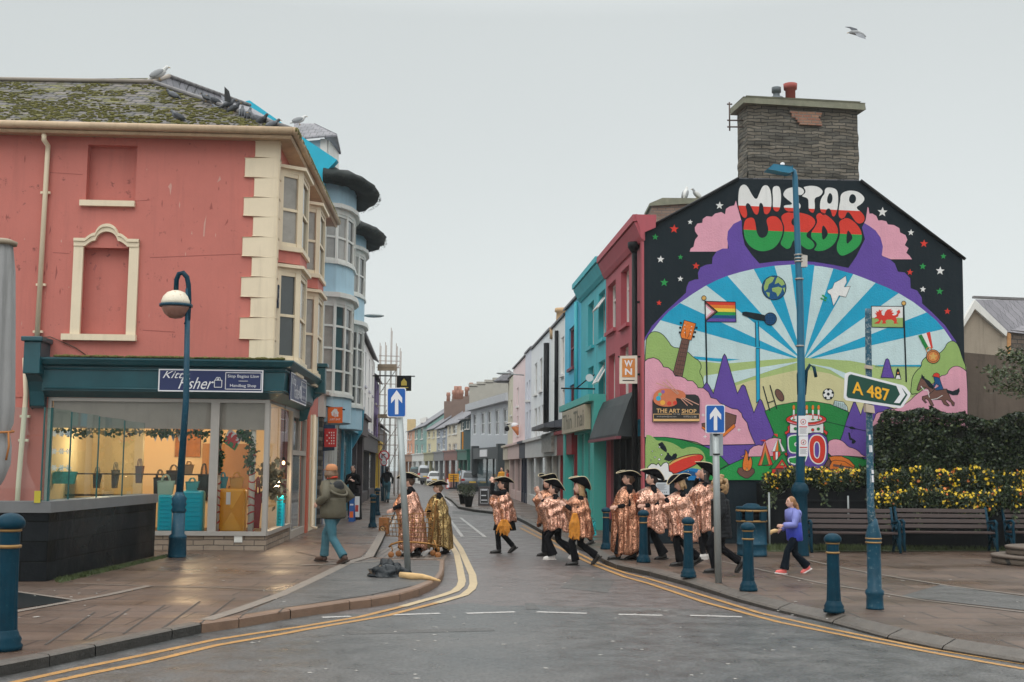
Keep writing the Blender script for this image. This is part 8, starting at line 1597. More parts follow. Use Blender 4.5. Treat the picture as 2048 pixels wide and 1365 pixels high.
 for s, a, kn, an, fd, fu in lg:
  m = MB(); heel = an - fd * .055 - fu * .045
  sm_ = shoes if not isinstance(shoes, tuple) else shoes[0]
  m.tube([S(heel + fu * .01), S(an - fu * .03 + fd * .0), S(an + fd * .08 - fu * .042), S(an + fd * .17 - fu * .058), S(an + fd * .205 - fu * .062)], [.036 * k, .048 * k, .044 * k, .038 * k, .018 * k], 12, flat=.95)
  m.tube([S(an + fu * .06), S(an - fu * .03)], [.045 * k, .045 * k], 10)
  so = MB(); q = [(-.075, .035), (-.05, .045), (.08, .048), (.17, .046), (.22, .015), (.22, -.015), (.17, -.046), (.08, -.048), (-.05, -.045), (-.075, -.035)]
  so.ext([S(an + fd * x + V((0, y, 0)) - fu * .072) for x, y in q], S(fu * -.022)); sh = m.build('shoe', sm_, t, remesh=.012); so.build('sole', shoes[1] if isinstance(shoes, tuple) else M('sole_dark', (.02, .018, .016, 1), .7), sh)
 if top:
  sl.tube([S(hip + ax * .02), S(hip + ax * .14), S(chest), S(sh_ - ax * .02), S(sh_ + ax * .05), S(neck + ax * .03)], [.16 * k, .145 * k * wd, .178 * k * wd, .17 * k * wd, .09 * k, .062 * k], 16, flat=.72, up=(0, 1, 0)); sl.build('top', top, t, remesh=.015)
 if cape:   # (hem height, width, reach forward, gather, seed)
  hem, wdt, reach, seed = cape[:4]; rnd = random.Random(seed); n = 72; m = MB(); vs = []; rows = 22; ph = [rnd.uniform(0, 6.28) for _ in range(6)]
  zt = neck.z - .02
  for i in range(rows + 1):
   tt = i / rows;
   for j in range(n + 1):
    a = 2 * math.pi * j / n; zz = zt + (hem - zt) * tt; cx = math.sin(rl) * max(0, zz - hip.z) * 1.0 + (.02 if tt < .2 else 0)
    sx = .075 + .075 * min(1, tt / .10) ** .7 + wdt * .42 * tt; sy = .075 + .14 * min(1, tt / .10) ** .6 + wdt * .34 * tt
    ca, sa = math.cos(a), math.sin(a)
    fold = (math.sin(a * 9 + ph[0]) * .5 + math.sin(a * 14 + ph[1] + tt * 2) * .35 + math.sin(a * 5 + ph[2] - tt * 3) * .4) * .062 * min(1, tt * 1.6)
    bul = (reach + .05) * math.exp(-((tt - .30) / .20) ** 2) * max(0, ca) ** 1.3 + reach * .35 * math.exp(-((tt - .55) / .3) ** 2) * max(0, ca)
    swag = .018 * math.sin(tt * 22 + a * 3 + ph[3]) * math.exp(-((tt - .35) / .22) ** 2)
    x = cx + ca * (sx + fold + swag) + bul; y = sa * (sy + fold + swag)
    z = zz - (.10 * min(1, tt / .10) - .10) * 0 + (.05 * math.sin(a * 2 + ph[4]) + .03 * math.sin(a * 5 + ph[5])) * tt + reach * .15 * max(0, ca) * tt - (.035 if tt < .12 else .035) * abs(sa) * min(1, tt / .1)
    vs.append(S((x, y, z)))
  nn = n + 1
  m.add(vs, [(i * nn + j, i * nn + j + 1, (i + 1) * nn + j + 1, (i + 1) * nn + j) for i in range(rows) for j in range(n)], 0, True)
  m.build('cape', capem or SEQ, t, solid=.006)
 if hair:
  mt, style = hair; m = MB(); m.ell(H3((-.018, 0, .020)), (.100 * k, .087 * k, .112 * k), 16, rot=HR); hm = None
  m.ell(H3((-.05, 0, -.03)), (.065 * k, .080 * k, .085 * k), 14, rot=HR)
  rnd = random.Random(int(px))
  if style == 'long':
   for q in range(26):
    a = R(rnd.uniform(75, 285)); r0 = V((math.cos(a) * .075, math.sin(a) * .082, -.02)); dz = rnd.uniform(.22, .40); m.tube([H3(r0), H3(r0 * 1.2 + V((-.01, 0, -.10))), H3(r0) * 1 + S((-.02 + rnd.gauss(0, .02), rnd.gauss(0, .02), -dz * .6)), H3(r0) + S((-.03 + rnd.gauss(0, .03), rnd.gauss(0, .03), -dz))], [.022 * k, .026 * k, .022 * k, .006 * k], 6)
  elif style == 'curly':
   for q in range(90):
    d = V((rnd.gauss(-.4, 1), rnd.gauss(0, 1), rnd.gauss(-.3, 1))).normalized(); c = V((-.03, 0, -.06)) + V((d.x * .13, d.y * .15, d.z * .19)); m.ell(H3(c), (.035 * k,) * 3, 6)
  elif style == 'bob':
   for q in range(24):
    a = R(rnd.uniform(70, 290)); r0 = V((math.cos(a) * .078, math.sin(a) * .085, .0)); m.tube([H3(r0), H3(r0 * 1.25 + V((0, 0, -.06))), H3(r0 * 1.15 + V((rnd.gauss(0, .01), 0, -.13)))], [.024 * k, .026 * k, .008 * k], 6)
  elif style == 'tail':
   m.ell(H3((-.105, 0, .02)), (.03 * k,) * 3, 8); q0 = H3((-.10, 0, .02))
   for q in range(9): g = S((rnd.gauss(0, .016), rnd.gauss(0, .016), 0)); m.tube([q0, q0 + S((-.05, 0, -.06)) + g * .6, q0 + S((-.075, 0, -.20)) + g * 1.4, q0 + S((-.04, 0, -.36)) + g * 1.6, q0 + S((-.03, 0, -.44)) + g], [.02 * k, .026 * k, .028 * k, .022 * k, .006 * k], 7)
  elif style == 'bun': m.ell(H3((-.10, 0, -.02)), (.045 * k,) * 3, 10)
  m.build('hair', mt, t, remesh=.011)
 if hat:
  tilt, turn, up_ = hat if isinstance(hat, tuple) else (6, 0, 1.0)
  HM = HR @ Matrix.Rotation(R(turn), 3, 'Z') @ Matrix.Rotation(R(-tilt), 3, 'Y'); base = V((-.008, 0, .062)); m = MB(); n = 40
  def hp_(r, a, z): return S(hc + HR @ base + HM @ V((math.cos(a) * r * 1.0, math.sin(a) * r * .9, z)))
  m.add([hp_(r, 2 * math.pi * j / n, z) for r, z in ((.108, 0), (.104, .035), (.095, .07), (.07, .098), (.03, .11), (.003, .112)) for j in range(n)], [(i * n + j, i * n + (j + 1) % n, (i + 1) * n + (j + 1) % n, (i + 1) * n + j) for i in range(5) for j in range(n)], 0, True)
  def brim(f_, a):
   lift = (math.sin(a) ** 2) ** .8 * up_ + .22 * max(0, math.cos(a)) ** 3 + .35 * max(0, -math.cos(a)) ** 6 * .3; r = .105 + f_ * (.165 - .075 * lift); z = f_ ** 1.5 * .125 * lift - .018 * f_ * (1 - lift); return r, z
  m.add([hp_(brim(f_, 2 * math.pi * j / n)[0], 2 * math.pi * j / n, brim(f_, 2 * math.pi * j / n)[1]) for f_ in (0, .25, .5, .75, 1) for j in range(n)], [(i * n + j, i * n + (j + 1) % n, (i + 1) * n + (j + 1) % n, (i + 1) * n + j) for i in range(4) for j in range(n)], 0, True)
  ho = m.build('hat', FELT, t, solid=.006); m = MB(); rim = [hp_(brim(1, a)[0], a, brim(1, a)[1]) for a in [2 * math.pi * j / n for j in range(n + 1)]]; m.tube(rim, .007 * k, 5); m.build('trim', TRIM, ho)
 if extra: extra(t, k, S, H3, hd, hip, ax, sh_, neck)
 return t
GP = 'performers in sequin capes and tricorn hats crossing the street'
YB = M('amber_fur', C(215, 140, 50, .9), .9, var=.4, scale=14)
def tuft(name, lab, px, py, Y, s, mat, cat):
 t = thing(name, lab, cat, P(px, py, Y)); b = MB(); rnd = random.Random(px); c = P(px, py, Y)
 for _ in range(46):
  e_ = rnd.gauss(0, 1); b.tube([c + V((e_ * .02, rnd.gauss(0, .015), s * .5)), c + V((e_ * .05, rnd.gauss(0, .02), s * .15)), c + V((e_ * .075 + rnd.gauss(0, .01), rnd.gauss(0, .02), -s * rnd.uniform(.1, .5)))], [.018, .024, .006], 5)
 b.build('body', mat, t, remesh=.014); return t
def spectacles(t, k, S, H3, *a):
 b = MB()
 for s in (-1, 1): b.tube([H3((.104 + 0, s * .034 + math.cos(x) * .022, .012 + math.sin(x) * .018)) for x in [2 * math.pi * i / 10 for i in range(11)]], .0025 * k, 4)
 b.build('glasses', BLACK, t)
person(826, 1113, 0, 167, 'tall performer in a long pink copper cape and black hat bent over the gold trolley', 175, GP, lean=9, hands=((.42, .22, .98), (.40, -.16, .98)), feet=((.06, 0, 0), (-.10, .0, 5)), head=(0, -14), hair=(HB_, 'bun'), cape=(.16, .24, .14, 1), hat=(10, 0, 1.0), H=1.78)
person(880, 1109, 0, 147, 'shorter performer in glasses and a dark gold sequin cape behind the trolley', 182, GP, lean=5, hands=((.34, .12, .98), (.34, -.14, .98)), feet=((.08, 0, 0), (-.16, .02, 10)), head=(8, -6), hair=(HGY, 'bun'), cape=(.17, .30, .08, 2), capem=SEQG, extra=spectacles, hat=(2, 10, .9), skin=SKIN2, H=1.62)
person(1009, 1107, 0, 151, 'performer raising both arms alone in mid street, copper cape over a black skirt', 182, GP, lean=3, hands=((.30, .18, 1.62), (.26, -.14, 1.60)), feet=((.13, 0, 0), (-.20, .07, 38)), head=(5, 2), hair=(HK, 'bun'), cape=(.72, .16, .10, 3), hat=(4, 5, .9), skirt=.52, flare=.062, H=1.72, handcurl=.8)
tuft('fur_bag', 'amber fur tail bag hanging at the hip of the performer with raised arms', 1008, 1058, G(1009, 1107).y - .30, .40, YB, 'bag')
person(1097, 1112, 0, 160, 'smiling clapping performer turned to the camera, behind another clapping one', 205, GP, lean=2, hands=((.28, .08, 1.38), (.28, -.02, 1.36)), feet=((.12, 0, 0), (-.12, .0, 10)), head=(30, 0), hair=(HK, 'long'), cape=(.70, .14, .10, 4), capem=SEQD, hat=(14, -10, 1.1), H=1.76, handcurl=.15)
person(1114, 1119, 0, 158, 'clapping performer in profile with wide black trousers and white shoes, front of the pair', 182, GP, lean=5, hands=((.34, .05, 1.30), (.34, -.05, 1.28)), feet=((.10, 0, 0), (-.36, .09, 42)), head=(-4, 2), hair=(HK, 'bun'), cape=(.64, .22, .16, 5), hat=(20, 0, 1.2), flare=.12, shoes=(SHW, SHW), H=1.70, handcurl=.15)
person(1163, 1131, 0, 174, 'long haired performer striding alone before the teal shop, one fist raised', 180, GP, lean=3, hands=((.34, .12, 1.20), (.30, -.10, 1.22)), feet=((.12, 0, 0), (-.30, .10, 45)), head=(18, 0), hair=(HBL, 'long'), cape=(.60, .16, .10, 6), capem=SEQD, hat=(24, 0, 1.3), flare=.085, H=1.74, handcurl=.9)
tuft('fur_tail', 'amber fur strip hanging from the cape of the long haired performer', 1150, 1055, G(1163, 1131).y - .27, .55, YB, 'fur strip')
person(1168, 1091, .12, 125, 'person in dark clothes walking behind the long haired performer, legs showing', 182, None, lean=3, hands=((.1, .2, .8), (-.1, -.24, .82)), feet=((.28, 0, 0), (-.20, .03, 20)), head=(0, 0), hair=(HB_, 'bob'), hat=None, flare=.06, H=1.55)
Yb = G(1186, 1075, .12).y; t = thing('gift_bag', 'turquoise glitter gift bag carried behind the long haired performer', 'bag', P(1187, 1070, Yb)); b = MB(); q = [P(1182, 1073, Yb), P(1193, 1071, Yb), P(1191, 1041, Yb), P(1180, 1043, Yb)]; b.ext(q, (0, .15, 0)); b.build('body', sequin('turquoise_glitter', (.02, .45, .48, 1), (.1, .75, .75, 1), (.0, .15, .2, 1), 60), t); b = MB(); b.tube([q[3].lerp(q[2], .2), P(1186, 1036, Yb), q[3].lerp(q[2], .8)], .006, 5); b.build('handle', BLACK, t)
person(1256, 1119, .12, 165, 'performer in a floor length copper cape gathering it up, left of a bollard', 180, GP, lean=-2, hands=((.24, .20, 1.02), (.10, -.28, .98)), feet=((.20, 0, 0), (-.12, .0, 10)), head=(4, 4), hair=(HB_, 'bun'), cape=(.14, .30, .05, 7), capem=SEQD, hat=(2, 8, .8), H=1.78)
person(1308, 1120, .12, 165, 'performer in a knee length pale copper cape looking back over the bollard', 178, GP, lean=2, hands=((.20, .2, 1.05), (.2, -.18, 1.05)), feet=((.16, 0, 0), (-.20, .01, 10)), head=(14, 4), hair=(HK, 'bun'), cape=(.62, .26, .12, 8), hat=(16, 0, 1.1), flare=.11, H=1.78)
person(1370, 1132, .12, 170, 'fair haired performer with bowed head holding her hands up to clap', 182, GP, lean=6, hands=((.40, .08, 1.28), (.38, -.02, 1.22)), feet=((.10, 0, 0), (-.26, .06, 30)), head=(6, -18), hair=(HBL, 'bob'), cape=(.52, .26, .16, 9), hat=(-4, 10, 1.0), flare=.09, H=1.72, handcurl=.1)
person(1412, 1118, .12, 180, 'dark haired performer calling out with a hand at her mouth, white striped trainers', 180, GP, lean=0, hands=((.15, .06, 1.52), (.18, -.20, 1.1)), feet=((.06, 0, 0), (-.10, .0, 5)), head=(4, 16), hair=(HK, 'long'), cape=(.50, .16, .10, 10), hat=(20, 0, 1.2), flare=.055, shoes=(SHW, SHW), H=1.88, handcurl=.3)
PUF = M('black_padded', (.007, .008, .010, 1), .5, spec=.2, bump=.8, bscale=6)
def puffer(t, k, S, H3, hd, hip, ax, sh_, neck):
 b = MB()
 for i in range(12): f = i / 11; c = hip + V((0, 0, -.22)) + (neck - hip + V((0, 0, .16))) * f; r = (.215 - .03 * f) if f < .9 else .13; b.tube([S(c - V((0, 0, .035))), S(c), S(c + V((0, 0, .035)))], [r * .93 * k, r * k, r * .93 * k], 18, flat=.85, up=(0, 1, 0))
 for (el, wv, d), s in zip(hd, (1, -1)):
  a = sh_ + V((0, s * .17, -.02))
  for i in range(10):
   f = i / 9; c = a.lerp(el, f * 2) if f < .5 else el.lerp(wv, f * 2 - 1); b.ell(S(c), (.072 * k, .072 * k, .055 * k), 10)
 b.build('coat', PUF, t, remesh=.016)
person(1444, 1146, .12, 170, 'woman in a black padded coat with long curly fair hair behind the sign post', 178, None, lean=3, hands=((.12, .24, .82), (-.12, -.26, .84)), feet=((.12, 0, 0), (-.32, .10, 50)), head=(0, 0), hair=(HBL, 'curly'), hat=None, flare=.075, extra=puffer, H=1.72)
BJ = M('blue_jacket_lower', (.035, .060, .48, 1), .5, var=.25, scale=4, bump=.4, bscale=10); BJ2 = M('lilac_jacket_upper', (.17, .19, .50, 1), .5, var=.12, scale=4, bump=.4, bscale=10)
def jacket(m_low, m_up, zsplit, w_, hood=None, hem=-.06, puff=.07):
 def f(t, k, S, H3, hd, hip, ax, sh_, neck):
  n = 28
  def ring(z, r, fl):
   c = hip + ax * (z - hip.z); return [S(c + V((math.cos(2 * math.pi * j / n) * r * fl * (1 + .03 * math.sin(j * 1.7 + z * 20)), math.sin(2 * math.pi * j / n) * r * (1 + .03 * math.cos(j * 2.3 + z * 14)), 0))) for j in range(n)]
  zs = [hip.z + hem, hip.z + hem + .03, hip.z + .05, hip.z + .2, zsplit, hip.z + .40, sh_.z - .03, sh_.z + .04, neck.z + .01]; rs = [.185 * w_, .215 * w_, .22 * w_, .215 * w_, .215 * w_, .215 * w_, .20 * w_, .12, .075]
  for lo, hi, mt, nm in ((0, 4, m_low, 'jacket'), (4, 8, m_up, 'jacket_yoke')):
   b = MB(); vs = []
   for i in range(lo, hi + 1): vs += ring(zs[i], rs[i], .80)
   b.add(vs, [(i * n + j, i * n + (j + 1) % n, (i + 1) * n + (j + 1) % n, (i + 1) * n + j) for i in range(hi - lo) for j in range(n)], 0, True)
   if nm == 'jacket_yoke' or m_low is m_up:
    pass
   if nm == 'jacket_yoke':
    for (el, wv, d), s in zip(hd, (1, -1)):
     a = sh_ + V((0, s * .165, -.02)); b.tube([S(a + V((0, -s * .07, .0))), S(a), S(a.lerp(el, .5)), S(el), S(el.lerp(wv, .5)), S(el.lerp(wv, .85)), S(el.lerp(wv, .93))], [.07 * k, .082 * k, .076 * k, .072 * k, .066 * k, .060 * k, .045 * k], 12)
   b.build(nm, mt, t, solid=.01)
  if hood:
   b = MB(); c = neck + V((-.06, 0, -.05));
   b.tube([S(c + V((math.cos(a) * .11, math.sin(a) * .14, -.06 * -math.cos(a) - .02))) for a in [2 * math.pi * i / 16 for i in range(17)]], .035 * k, 8)
   b.ell(S(c + V((-.08, 0, -.07))), (.07 * k, .14 * k, .11 * k), 14); b.build('hood', hood, t, remesh=.014)
 return f
def girlx(t, k, S, H3, hd, hip, ax, sh_, neck):
 jacket(BJ, BJ2, hip.z + .26, .92, BJ2, hem=-.14)(t, k, S, H3, hd, hip, ax, sh_, neck)
girl = person(1590, 1147, .12, 155, 'girl in a blue and lilac jacket with a long ginger ponytail and pink shoes', 195, None, lean=5, hands=((.36, .16, 1.03), (.2, -.24, .92)), feet=((.30, 0, -6), (-.34, .05, 25)), head=(0, 2), hair=(HG, 'tail'), hat=None, flare=.105, trous=M('dark_navy_cloth', (.005, .009, .015, 1), .9, bump=.3, spec=.1), shoes=(M('coral_shoe', C(235, 110, 105), .5), SHW), extra=girlx, top=None, sleeves=False, handcurl=1.0)
Yg = G(1590, 1147, .12).y; t = thing('pastry', 'small beige pastry held out in the hand of the girl in the blue jacket', 'food', P(1546, 1064, Yg)); b = MB(); b.tube([P(1556, 1062, Yg), P(1550, 1062, Yg), P(1543, 1064, Yg), P(1541, 1070, Yg)], [.025, .035, .035, .01], 8); b.build('body', M('pastry_beige', C(215, 180, 130), .8), t)
OL = M('olive_jacket', (.105, .092, .060, 1), .7, var=.2, scale=3, bump=.6, bscale=8, streak=.3)
def manx(t, k, S, H3, hd, hip, ax, sh_, neck):
 jacket(OL, OL, hip.z + .26, 1.10, M('hood_lining', (.018, .02, .022, 1), .8), hem=-.09)(t, k, S, H3, hd, hip, ax, sh_, neck)
 b = MB(); c = neck + V((-.06, 0, -.055)); b.tube([S(c + V((math.cos(a) * .15 - .05, math.sin(a) * .19, -.11 + .10 * math.cos(a)))) for a in [R(60) + R(240) * i / 14 for i in range(15)]], .022 * k, 8); b.build('hood_edge', OL, t)
 b = MB(); b.tube([S(neck + V((math.cos(a) * .075, math.sin(a) * .08, .025 - math.cos(a) * .02))) for a in [2 * math.pi * i / 16 for i in range(17)]], .022 * k, 6); b.build('collar', M('orange_red_collar', C(205, 60, 35, .9), .7), t)
 b = MB(); n = 24; b.add([H3((math.cos(2 * math.pi * j / n) * r * 1.13 - .006, math.sin(2 * math.pi * j / n) * r, z)) for r, z in ((.096, .02), (.099, .045), (.092, .085), (.06, .122), (.003, .132)) for j in range(n)], [(i * n + j, i * n + (j + 1) % n, (i + 1) * n + (j + 1) % n, (i + 1) * n + j) for i in range(4) for j in range(n)], 0, True)
 b.ext([H3((.08, -.075, .03)), H3((.15, -.06, .022)), H3((.18, 0, .018)), H3((.15, .06, .022)), H3((.08, .075, .03))], S((0, 0, .008))); b.build('cap', M('tan_cap', C(178, 120, 80), .8), t)
JE_ = M('blue_jeans', (.030, .115, .150, 1), .8, var=.3, scale=5, streak=.3, streakcol=(.12, .22, .25, 1), bump=.4, bscale=12)
person(664, 1126, .12, 203, 'man in an olive hooded jacket, tan cap and blue jeans walking up the pavement', 146, None, lean=4, hands=((.12, .26, 1.0), (.12, -.26, 1.0)), feet=((-.34, .03, 22), (.26, 0, -4)), head=(-10, 0), hair=(HGY, 'bob'), hat=None, flare=.078, trous=JE_, shoes=(M('brown_boot', (.06, .028, .018, 1), .6), M('boot_sole', (.03, .02, .015, 1), .7)), extra=manx, female=False, top=None, sleeves=False, H=1.86)
person(0, 0, 0, 0, 'man in black with arms folded standing in a doorway beyond the takeaway', 260, None, pos=GX(705, 41, .12), hands=((.22, .08, 1.2), (.22, -.08, 1.25)), feet=((.04, 0, 0), (-.04, 0, 0)), hair=(HK, 'bun'), hat=None, flare=.08, female=False, H=1.8)
person(0, 0, 0, 0, 'walker in a dark coat and blue jeans beside the scaffolding', 90, None, pos=GX(773, 60, .12), hands=((.05, .26, .85), (-.1, -.26, .85)), feet=((.2, 0, 0), (-.2, .04, 20)), hair=(HK, 'bun'), hat=None, flare=.08, trous=JE_, female=False, H=1.78)
person(0, 0, 0, 0, 'distant person in a teal jacket behind the parked grey car', 200, None, pos=GX(920.5, 101, .0), hands=((.1, .26, .85), (.1, -.26, .85)), feet=((.1, 0, 0), (-.1, .0, 0)), hair=(HK, 'bun'), hat=None, top=M('teal_coat', C(20, 120, 150), .7), H=1.8)
person(0, 0, 0, 0, 'distant person in a yellow coat outside the charcoal shopfront', 260, None, pos=GX(1003, 80, .12), hands=((.1, .26, .85), (.1, -.26, .85)), feet=((.1, 0, 0), (-.1, .0, 0)), hair=(HB_, 'bun'), hat=None, top=M('yellow_coat', C(230, 160, 40), .7), H=1.75)
person(0, 0, 0, 0, 'distant person in a red coat by the pale pink house', 180, None, pos=GX(1016, 72, .12), hands=((.1, .26, .85), (.1, -.26, .85)), feet=((.1, 0, 0), (-.1, .0, 0)), hair=(HB_, 'bun'), hat=None, top=M('red_coat', C(190, 70, 50), .7), H=1.65)
# ================================================================ vehicles (built local: nose +x, origin at ground centre)
TYRE = M('tyre_rubber', (.012, .012, .012, 1), .8); RIM = M('alloy_rim', (.30, .31, .32, 1), .35, metal=.8); CGL = M('car_glass', (.015, .018, .02, 1), .05, spec=1.0); TL = M('tail_light', (.35, .01, .01, 1), .25)
def car(label, px, Y, yaw, kind, paint, group='vehicles parked where the street bends'):
 L_, W_, H_ = dict(suv=(4.3, 1.85, 1.62), hatch=(3.9, 1.7, 1.47), van=(5.0, 1.95, 2.0), mini=(4.4, 1.85, 1.85))[kind]
 p = GX(px, Y, .006); t = thing('parked_car' if kind not in ('van',) else 'parked_van', label, 'car' if kind != 'van' else 'van', p, group, R(yaw), local=True); hw = W_ / 2
 prof = dict(suv=[(-.50, .28), (-.50, .52), (-.47, .62), (-.44, .93), (-.36, 1.0), (.02, 1.0), (.20, .66), (.42, .58), (.49, .44), (.50, .25)],
    hatch=[(-.50, .26), (-.50, .50), (-.47, .62), (-.42, .92), (-.32, 1.0), (.02, 1.0), (.20, .66), (.42, .58), (.49, .42), (.50, .22)],
    van=[(-.50, .20), (-.50, .50), (-.485, .92), (-.46, 1.0), (.16, 1.0), (.32, .62), (.46, .52), (.50, .36), (.50, .18)],
    mini=[(-.50, .22), (-.50, .50), (-.475, .92), (-.44, 1.0), (.12, 1.0), (.30, .62), (.45, .52), (.50, .36), (.50, .18)])[kind]
 b = MB(); n = len(prof); vs = []
 for y in (-1, -.96, -.6, .6, .96, 1):
  for x, z in prof:
   zz = z * H_; ins = max(0, z - .58) / .42 * .16; yy = y * hw * (1 - ins) if abs(y) > .59 else y * hw; xx = x * L_ * (1 - (.03 if abs(y) > .99 else 0)); vs.append((xx, yy, zz - (.02 if abs(y) > .99 else 0)))
 b.add(vs, [(i * n + j, i * n + (j + 1) % n, (i + 1) * n + (j + 1) % n, (i + 1) * n + j) for i in range(5) for j in range(n)] + [list(range(n)), [5 * n + j for j in range(n)]], 0, True)
 b.build('body', paint, t, bevel=.02)
 def panel(nm, pts, mt, d): b = MB(); b.ext([V(q) for q in pts], V(d)); return b.build(nm, mt, t)
 i0 = 2 if kind in ('suv', 'hatch') else 1; (xa, za), (xb, zb2) = prof[i0], prof[i0 + 1]
 la, lb_ = .12, .85; A = lambda f: ((xa + (xb - xa) * f) * L_ - .012, (za + (zb2 - za) * f) * H_)
 wi = .80 * hw; (x0, z0), (x1, z1) = A(la if i0 == 2 else .25), A(lb_); panel('rear_window', [(x0, -wi, z0), (x0, wi, z0), (x1, wi * .88, z1), (x1, -wi * .88, z1)], CGL, (-.01, 0, 0))
 k = [i for i, q in enumerate(prof) if q[1] == 1.0][-1]; (xa, za), (xb, zb3) = prof[k], prof[k + 1]
 panel('windscreen', [(xb * L_ - .06, -wi, zb3 * H_ + .04), (xb * L_ - .06, wi, zb3 * H_ + .04), (xa * L_ + .06, wi * .85, H_ - .02), (xa * L_ + .06, -wi * .85, H_ - .02)], CGL, (.03, 0, .02))
 for s in (-1, 1):
  y0 = s * hw * .975; y1 = s * hw * .86; zlo, zhi = .62 * H_, .95 * H_
  for a, c in (((-.40, -.10)), ((-.08, .16))): panel('side_window', [(a * L_, y0, zlo), (c * L_, y0, zlo), ((c - (.10 if c > .1 else 0)) * L_, y1, zhi), ((a + (.03 if a < -.3 else 0)) * L_, y1, zhi)], CGL, (0, s * .015, 0)) if not (kind == 'van' and a < -.3) else None
  panel('tail_light', [(-.502 * L_, s * hw * .97, .50 * H_), (-.502 * L_, s * hw * .66, .50 * H_), (-.499 * L_, s * hw * .66, .60 * H_), (-.499 * L_, s * hw * .97, .60 * H_)], TL, (-.02, 0, 0))
  for x in (-.31, .31):
   b = MB(); R_ = .33; vs = []; m_ = 20
   for r, y in ((R_ * .6, -.10), (R_ * .95, -.10), (R_, -.07), (R_, .07), (R_ * .95, .10), (R_ * .6, .10)):
    for j in range(m_): a = 2 * math.pi * j / m_; vs.append((x * L_ + math.cos(a) * r, s * (hw - .10) + y, R_ + math.sin(a) * r))
   b.add(vs, [(i * m_ + j, i * m_ + (j + 1) % m_, (i + 1) * m_ + (j + 1) % m_, (i + 1) * m_ + j) for i in range(5) for j in range(m_)], 0, True); w_ = b.build('wheel', TYRE, t)
   b = MB(); b.ext([V((x * L_ + math.cos(2 * math.pi * j / m_) * R_ * .62, s * (hw - .02) , R_ + math.sin(2 * math.pi * j / m_) * R_ * .62)) for j in range(m_)], (0, -s * .08, 0)); b.build('rim', RIM, w_)
 panel('bumper', [(-.505 * L_, -hw * .9, .20 * H_), (-.505 * L_, hw * .9, .20 * H_), (-.505 * L_, hw * .9, .34 * H_), (-.505 * L_, -hw * .9, .34 * H_)], M('bumper_dark', (.03, .03, .032, 1), .6), (-.03, 0, 0))
 panel('number_plate', [(-.51 * L_, -.26, .40 * H_), (-.51 * L_, .26, .40 * H_), (-.51 * L_, .26, .40 * H_ + .12), (-.51 * L_, -.26, .40 * H_ + .12)], M('plate_yellow', C(225, 185, 70), .5), (-.03, 0, 0))
 return t
car('grey parked car seen from behind beside the yellow road sign', 941, 96, 96, 'suv', M('grey_car_paint', (.15, .165, .18, 1), .25, metal=.4, coat=.5))
car('small white hatchback parked in front of the silver van', 885, 118, 70, 'hatch', M('white_car_paint', (.62, .63, .64, 1), .25, coat=.5))
car('silver van parked between the white hatchback and the dark green car', 872, 128, 68, 'van', M('silver_van_paint', (.42, .44, .46, 1), .25, metal=.3, coat=.5))
car('dark green high roofed car leftmost in the parked row', 848, 139, 70, 'mini', M('green_car_paint', (.03, .075, .08, 1), .25, metal=.3, coat=.5))
# ================================================================ birds
PG = M('pigeon_grey', (.13, .14, .16, 1), .6, var=.35, scale=14); PGD = M('pigeon_dark', (.045, .05, .06, 1), .5, var=.3, scale=14); GW = M('gull_white', (.62, .62, .60, 1), .6); GG = M('gull_grey', (.30, .31, .32, 1), .6); BK = M('beak', (.35, .22, .06, 1), .5)
def bird(name, label, pos, s, yaw, m_body, m_wing, pitch=25, group=None, wings=False):
 t = thing(name, label, 'bird', pos, group, R(yaw), local=True); rp_ = Matrix.Rotation(R(-pitch), 3, 'Y'); c = V((0, 0, .12 * s)); b = MB()
 b.ell(c, (.15 * s, .075 * s, .075 * s), 12, rot=rp_); hd_ = c + rp_ @ V((.13 * s, 0, 0)) + V((.02, 0, .06)) * s; b.tube([c + rp_ @ V((.08 * s, 0, .01 * s)), hd_], [.05 * s, .033 * s], 8); b.ell(hd_, (.042 * s, .034 * s, .036 * s), 10)
 b.tube([c + rp_ @ V((-.10 * s, 0, 0)), c + rp_ @ V((-.25 * s, 0, -.01 * s))], [.045 * s, .02 * s], 8, flat=.5); b.build('body', m_body, t, remesh=.01 * s)
 b = MB(); b.tube([hd_ + V((.03, 0, 0)) * s, hd_ + V((.075, 0, -.01)) * s], [.012 * s, .003 * s], 6); b.build('beak', BK, t)
 for sd in (-1, 1):
  b = MB()
  if wings: b.ext([c + V((.08, sd * .04, .03)) * s, c + V((-.02, sd * .30, .22)) * s, c + V((-.14, sd * .36, .30)) * s, c + V((-.10, sd * .10, .03)) * s], (0, 0, .01 * s))
  else: b.ell(c + rp_ @ V((-.04 * s, sd * .058 * s, .012 * s)), (.15 * s, .022 * s, .06 * s), 10, rot=rp_)
  b.build('wing', m_wing, t)
  b = MB(); b.tube([c + V((0, sd * .025 * s, -.05 * s)), V((.01 * s, sd * .025 * s, 0)), V((.04 * s, sd * .03 * s, 0))], .006 * s, 5); b.build('leg', BK, t)
def onroof(px, py, tri):   # nearest hit of the pixel's ray with the roof triangle's plane
 n = (tri[1] - tri[0]).cross(tri[2] - tri[0]).normalized(); r = ray(px, py); o = V((0, 0, CH)); return o + r * ((tri[0] - o).dot(n) / r.dot(n))
def FXY(p): q = CM.transposed() @ (p - V((0, 0, CH))); return 1024 + FPX * q.x / -q.z
front = (EL, EC, HP); side_ = (EC, ES, R2)
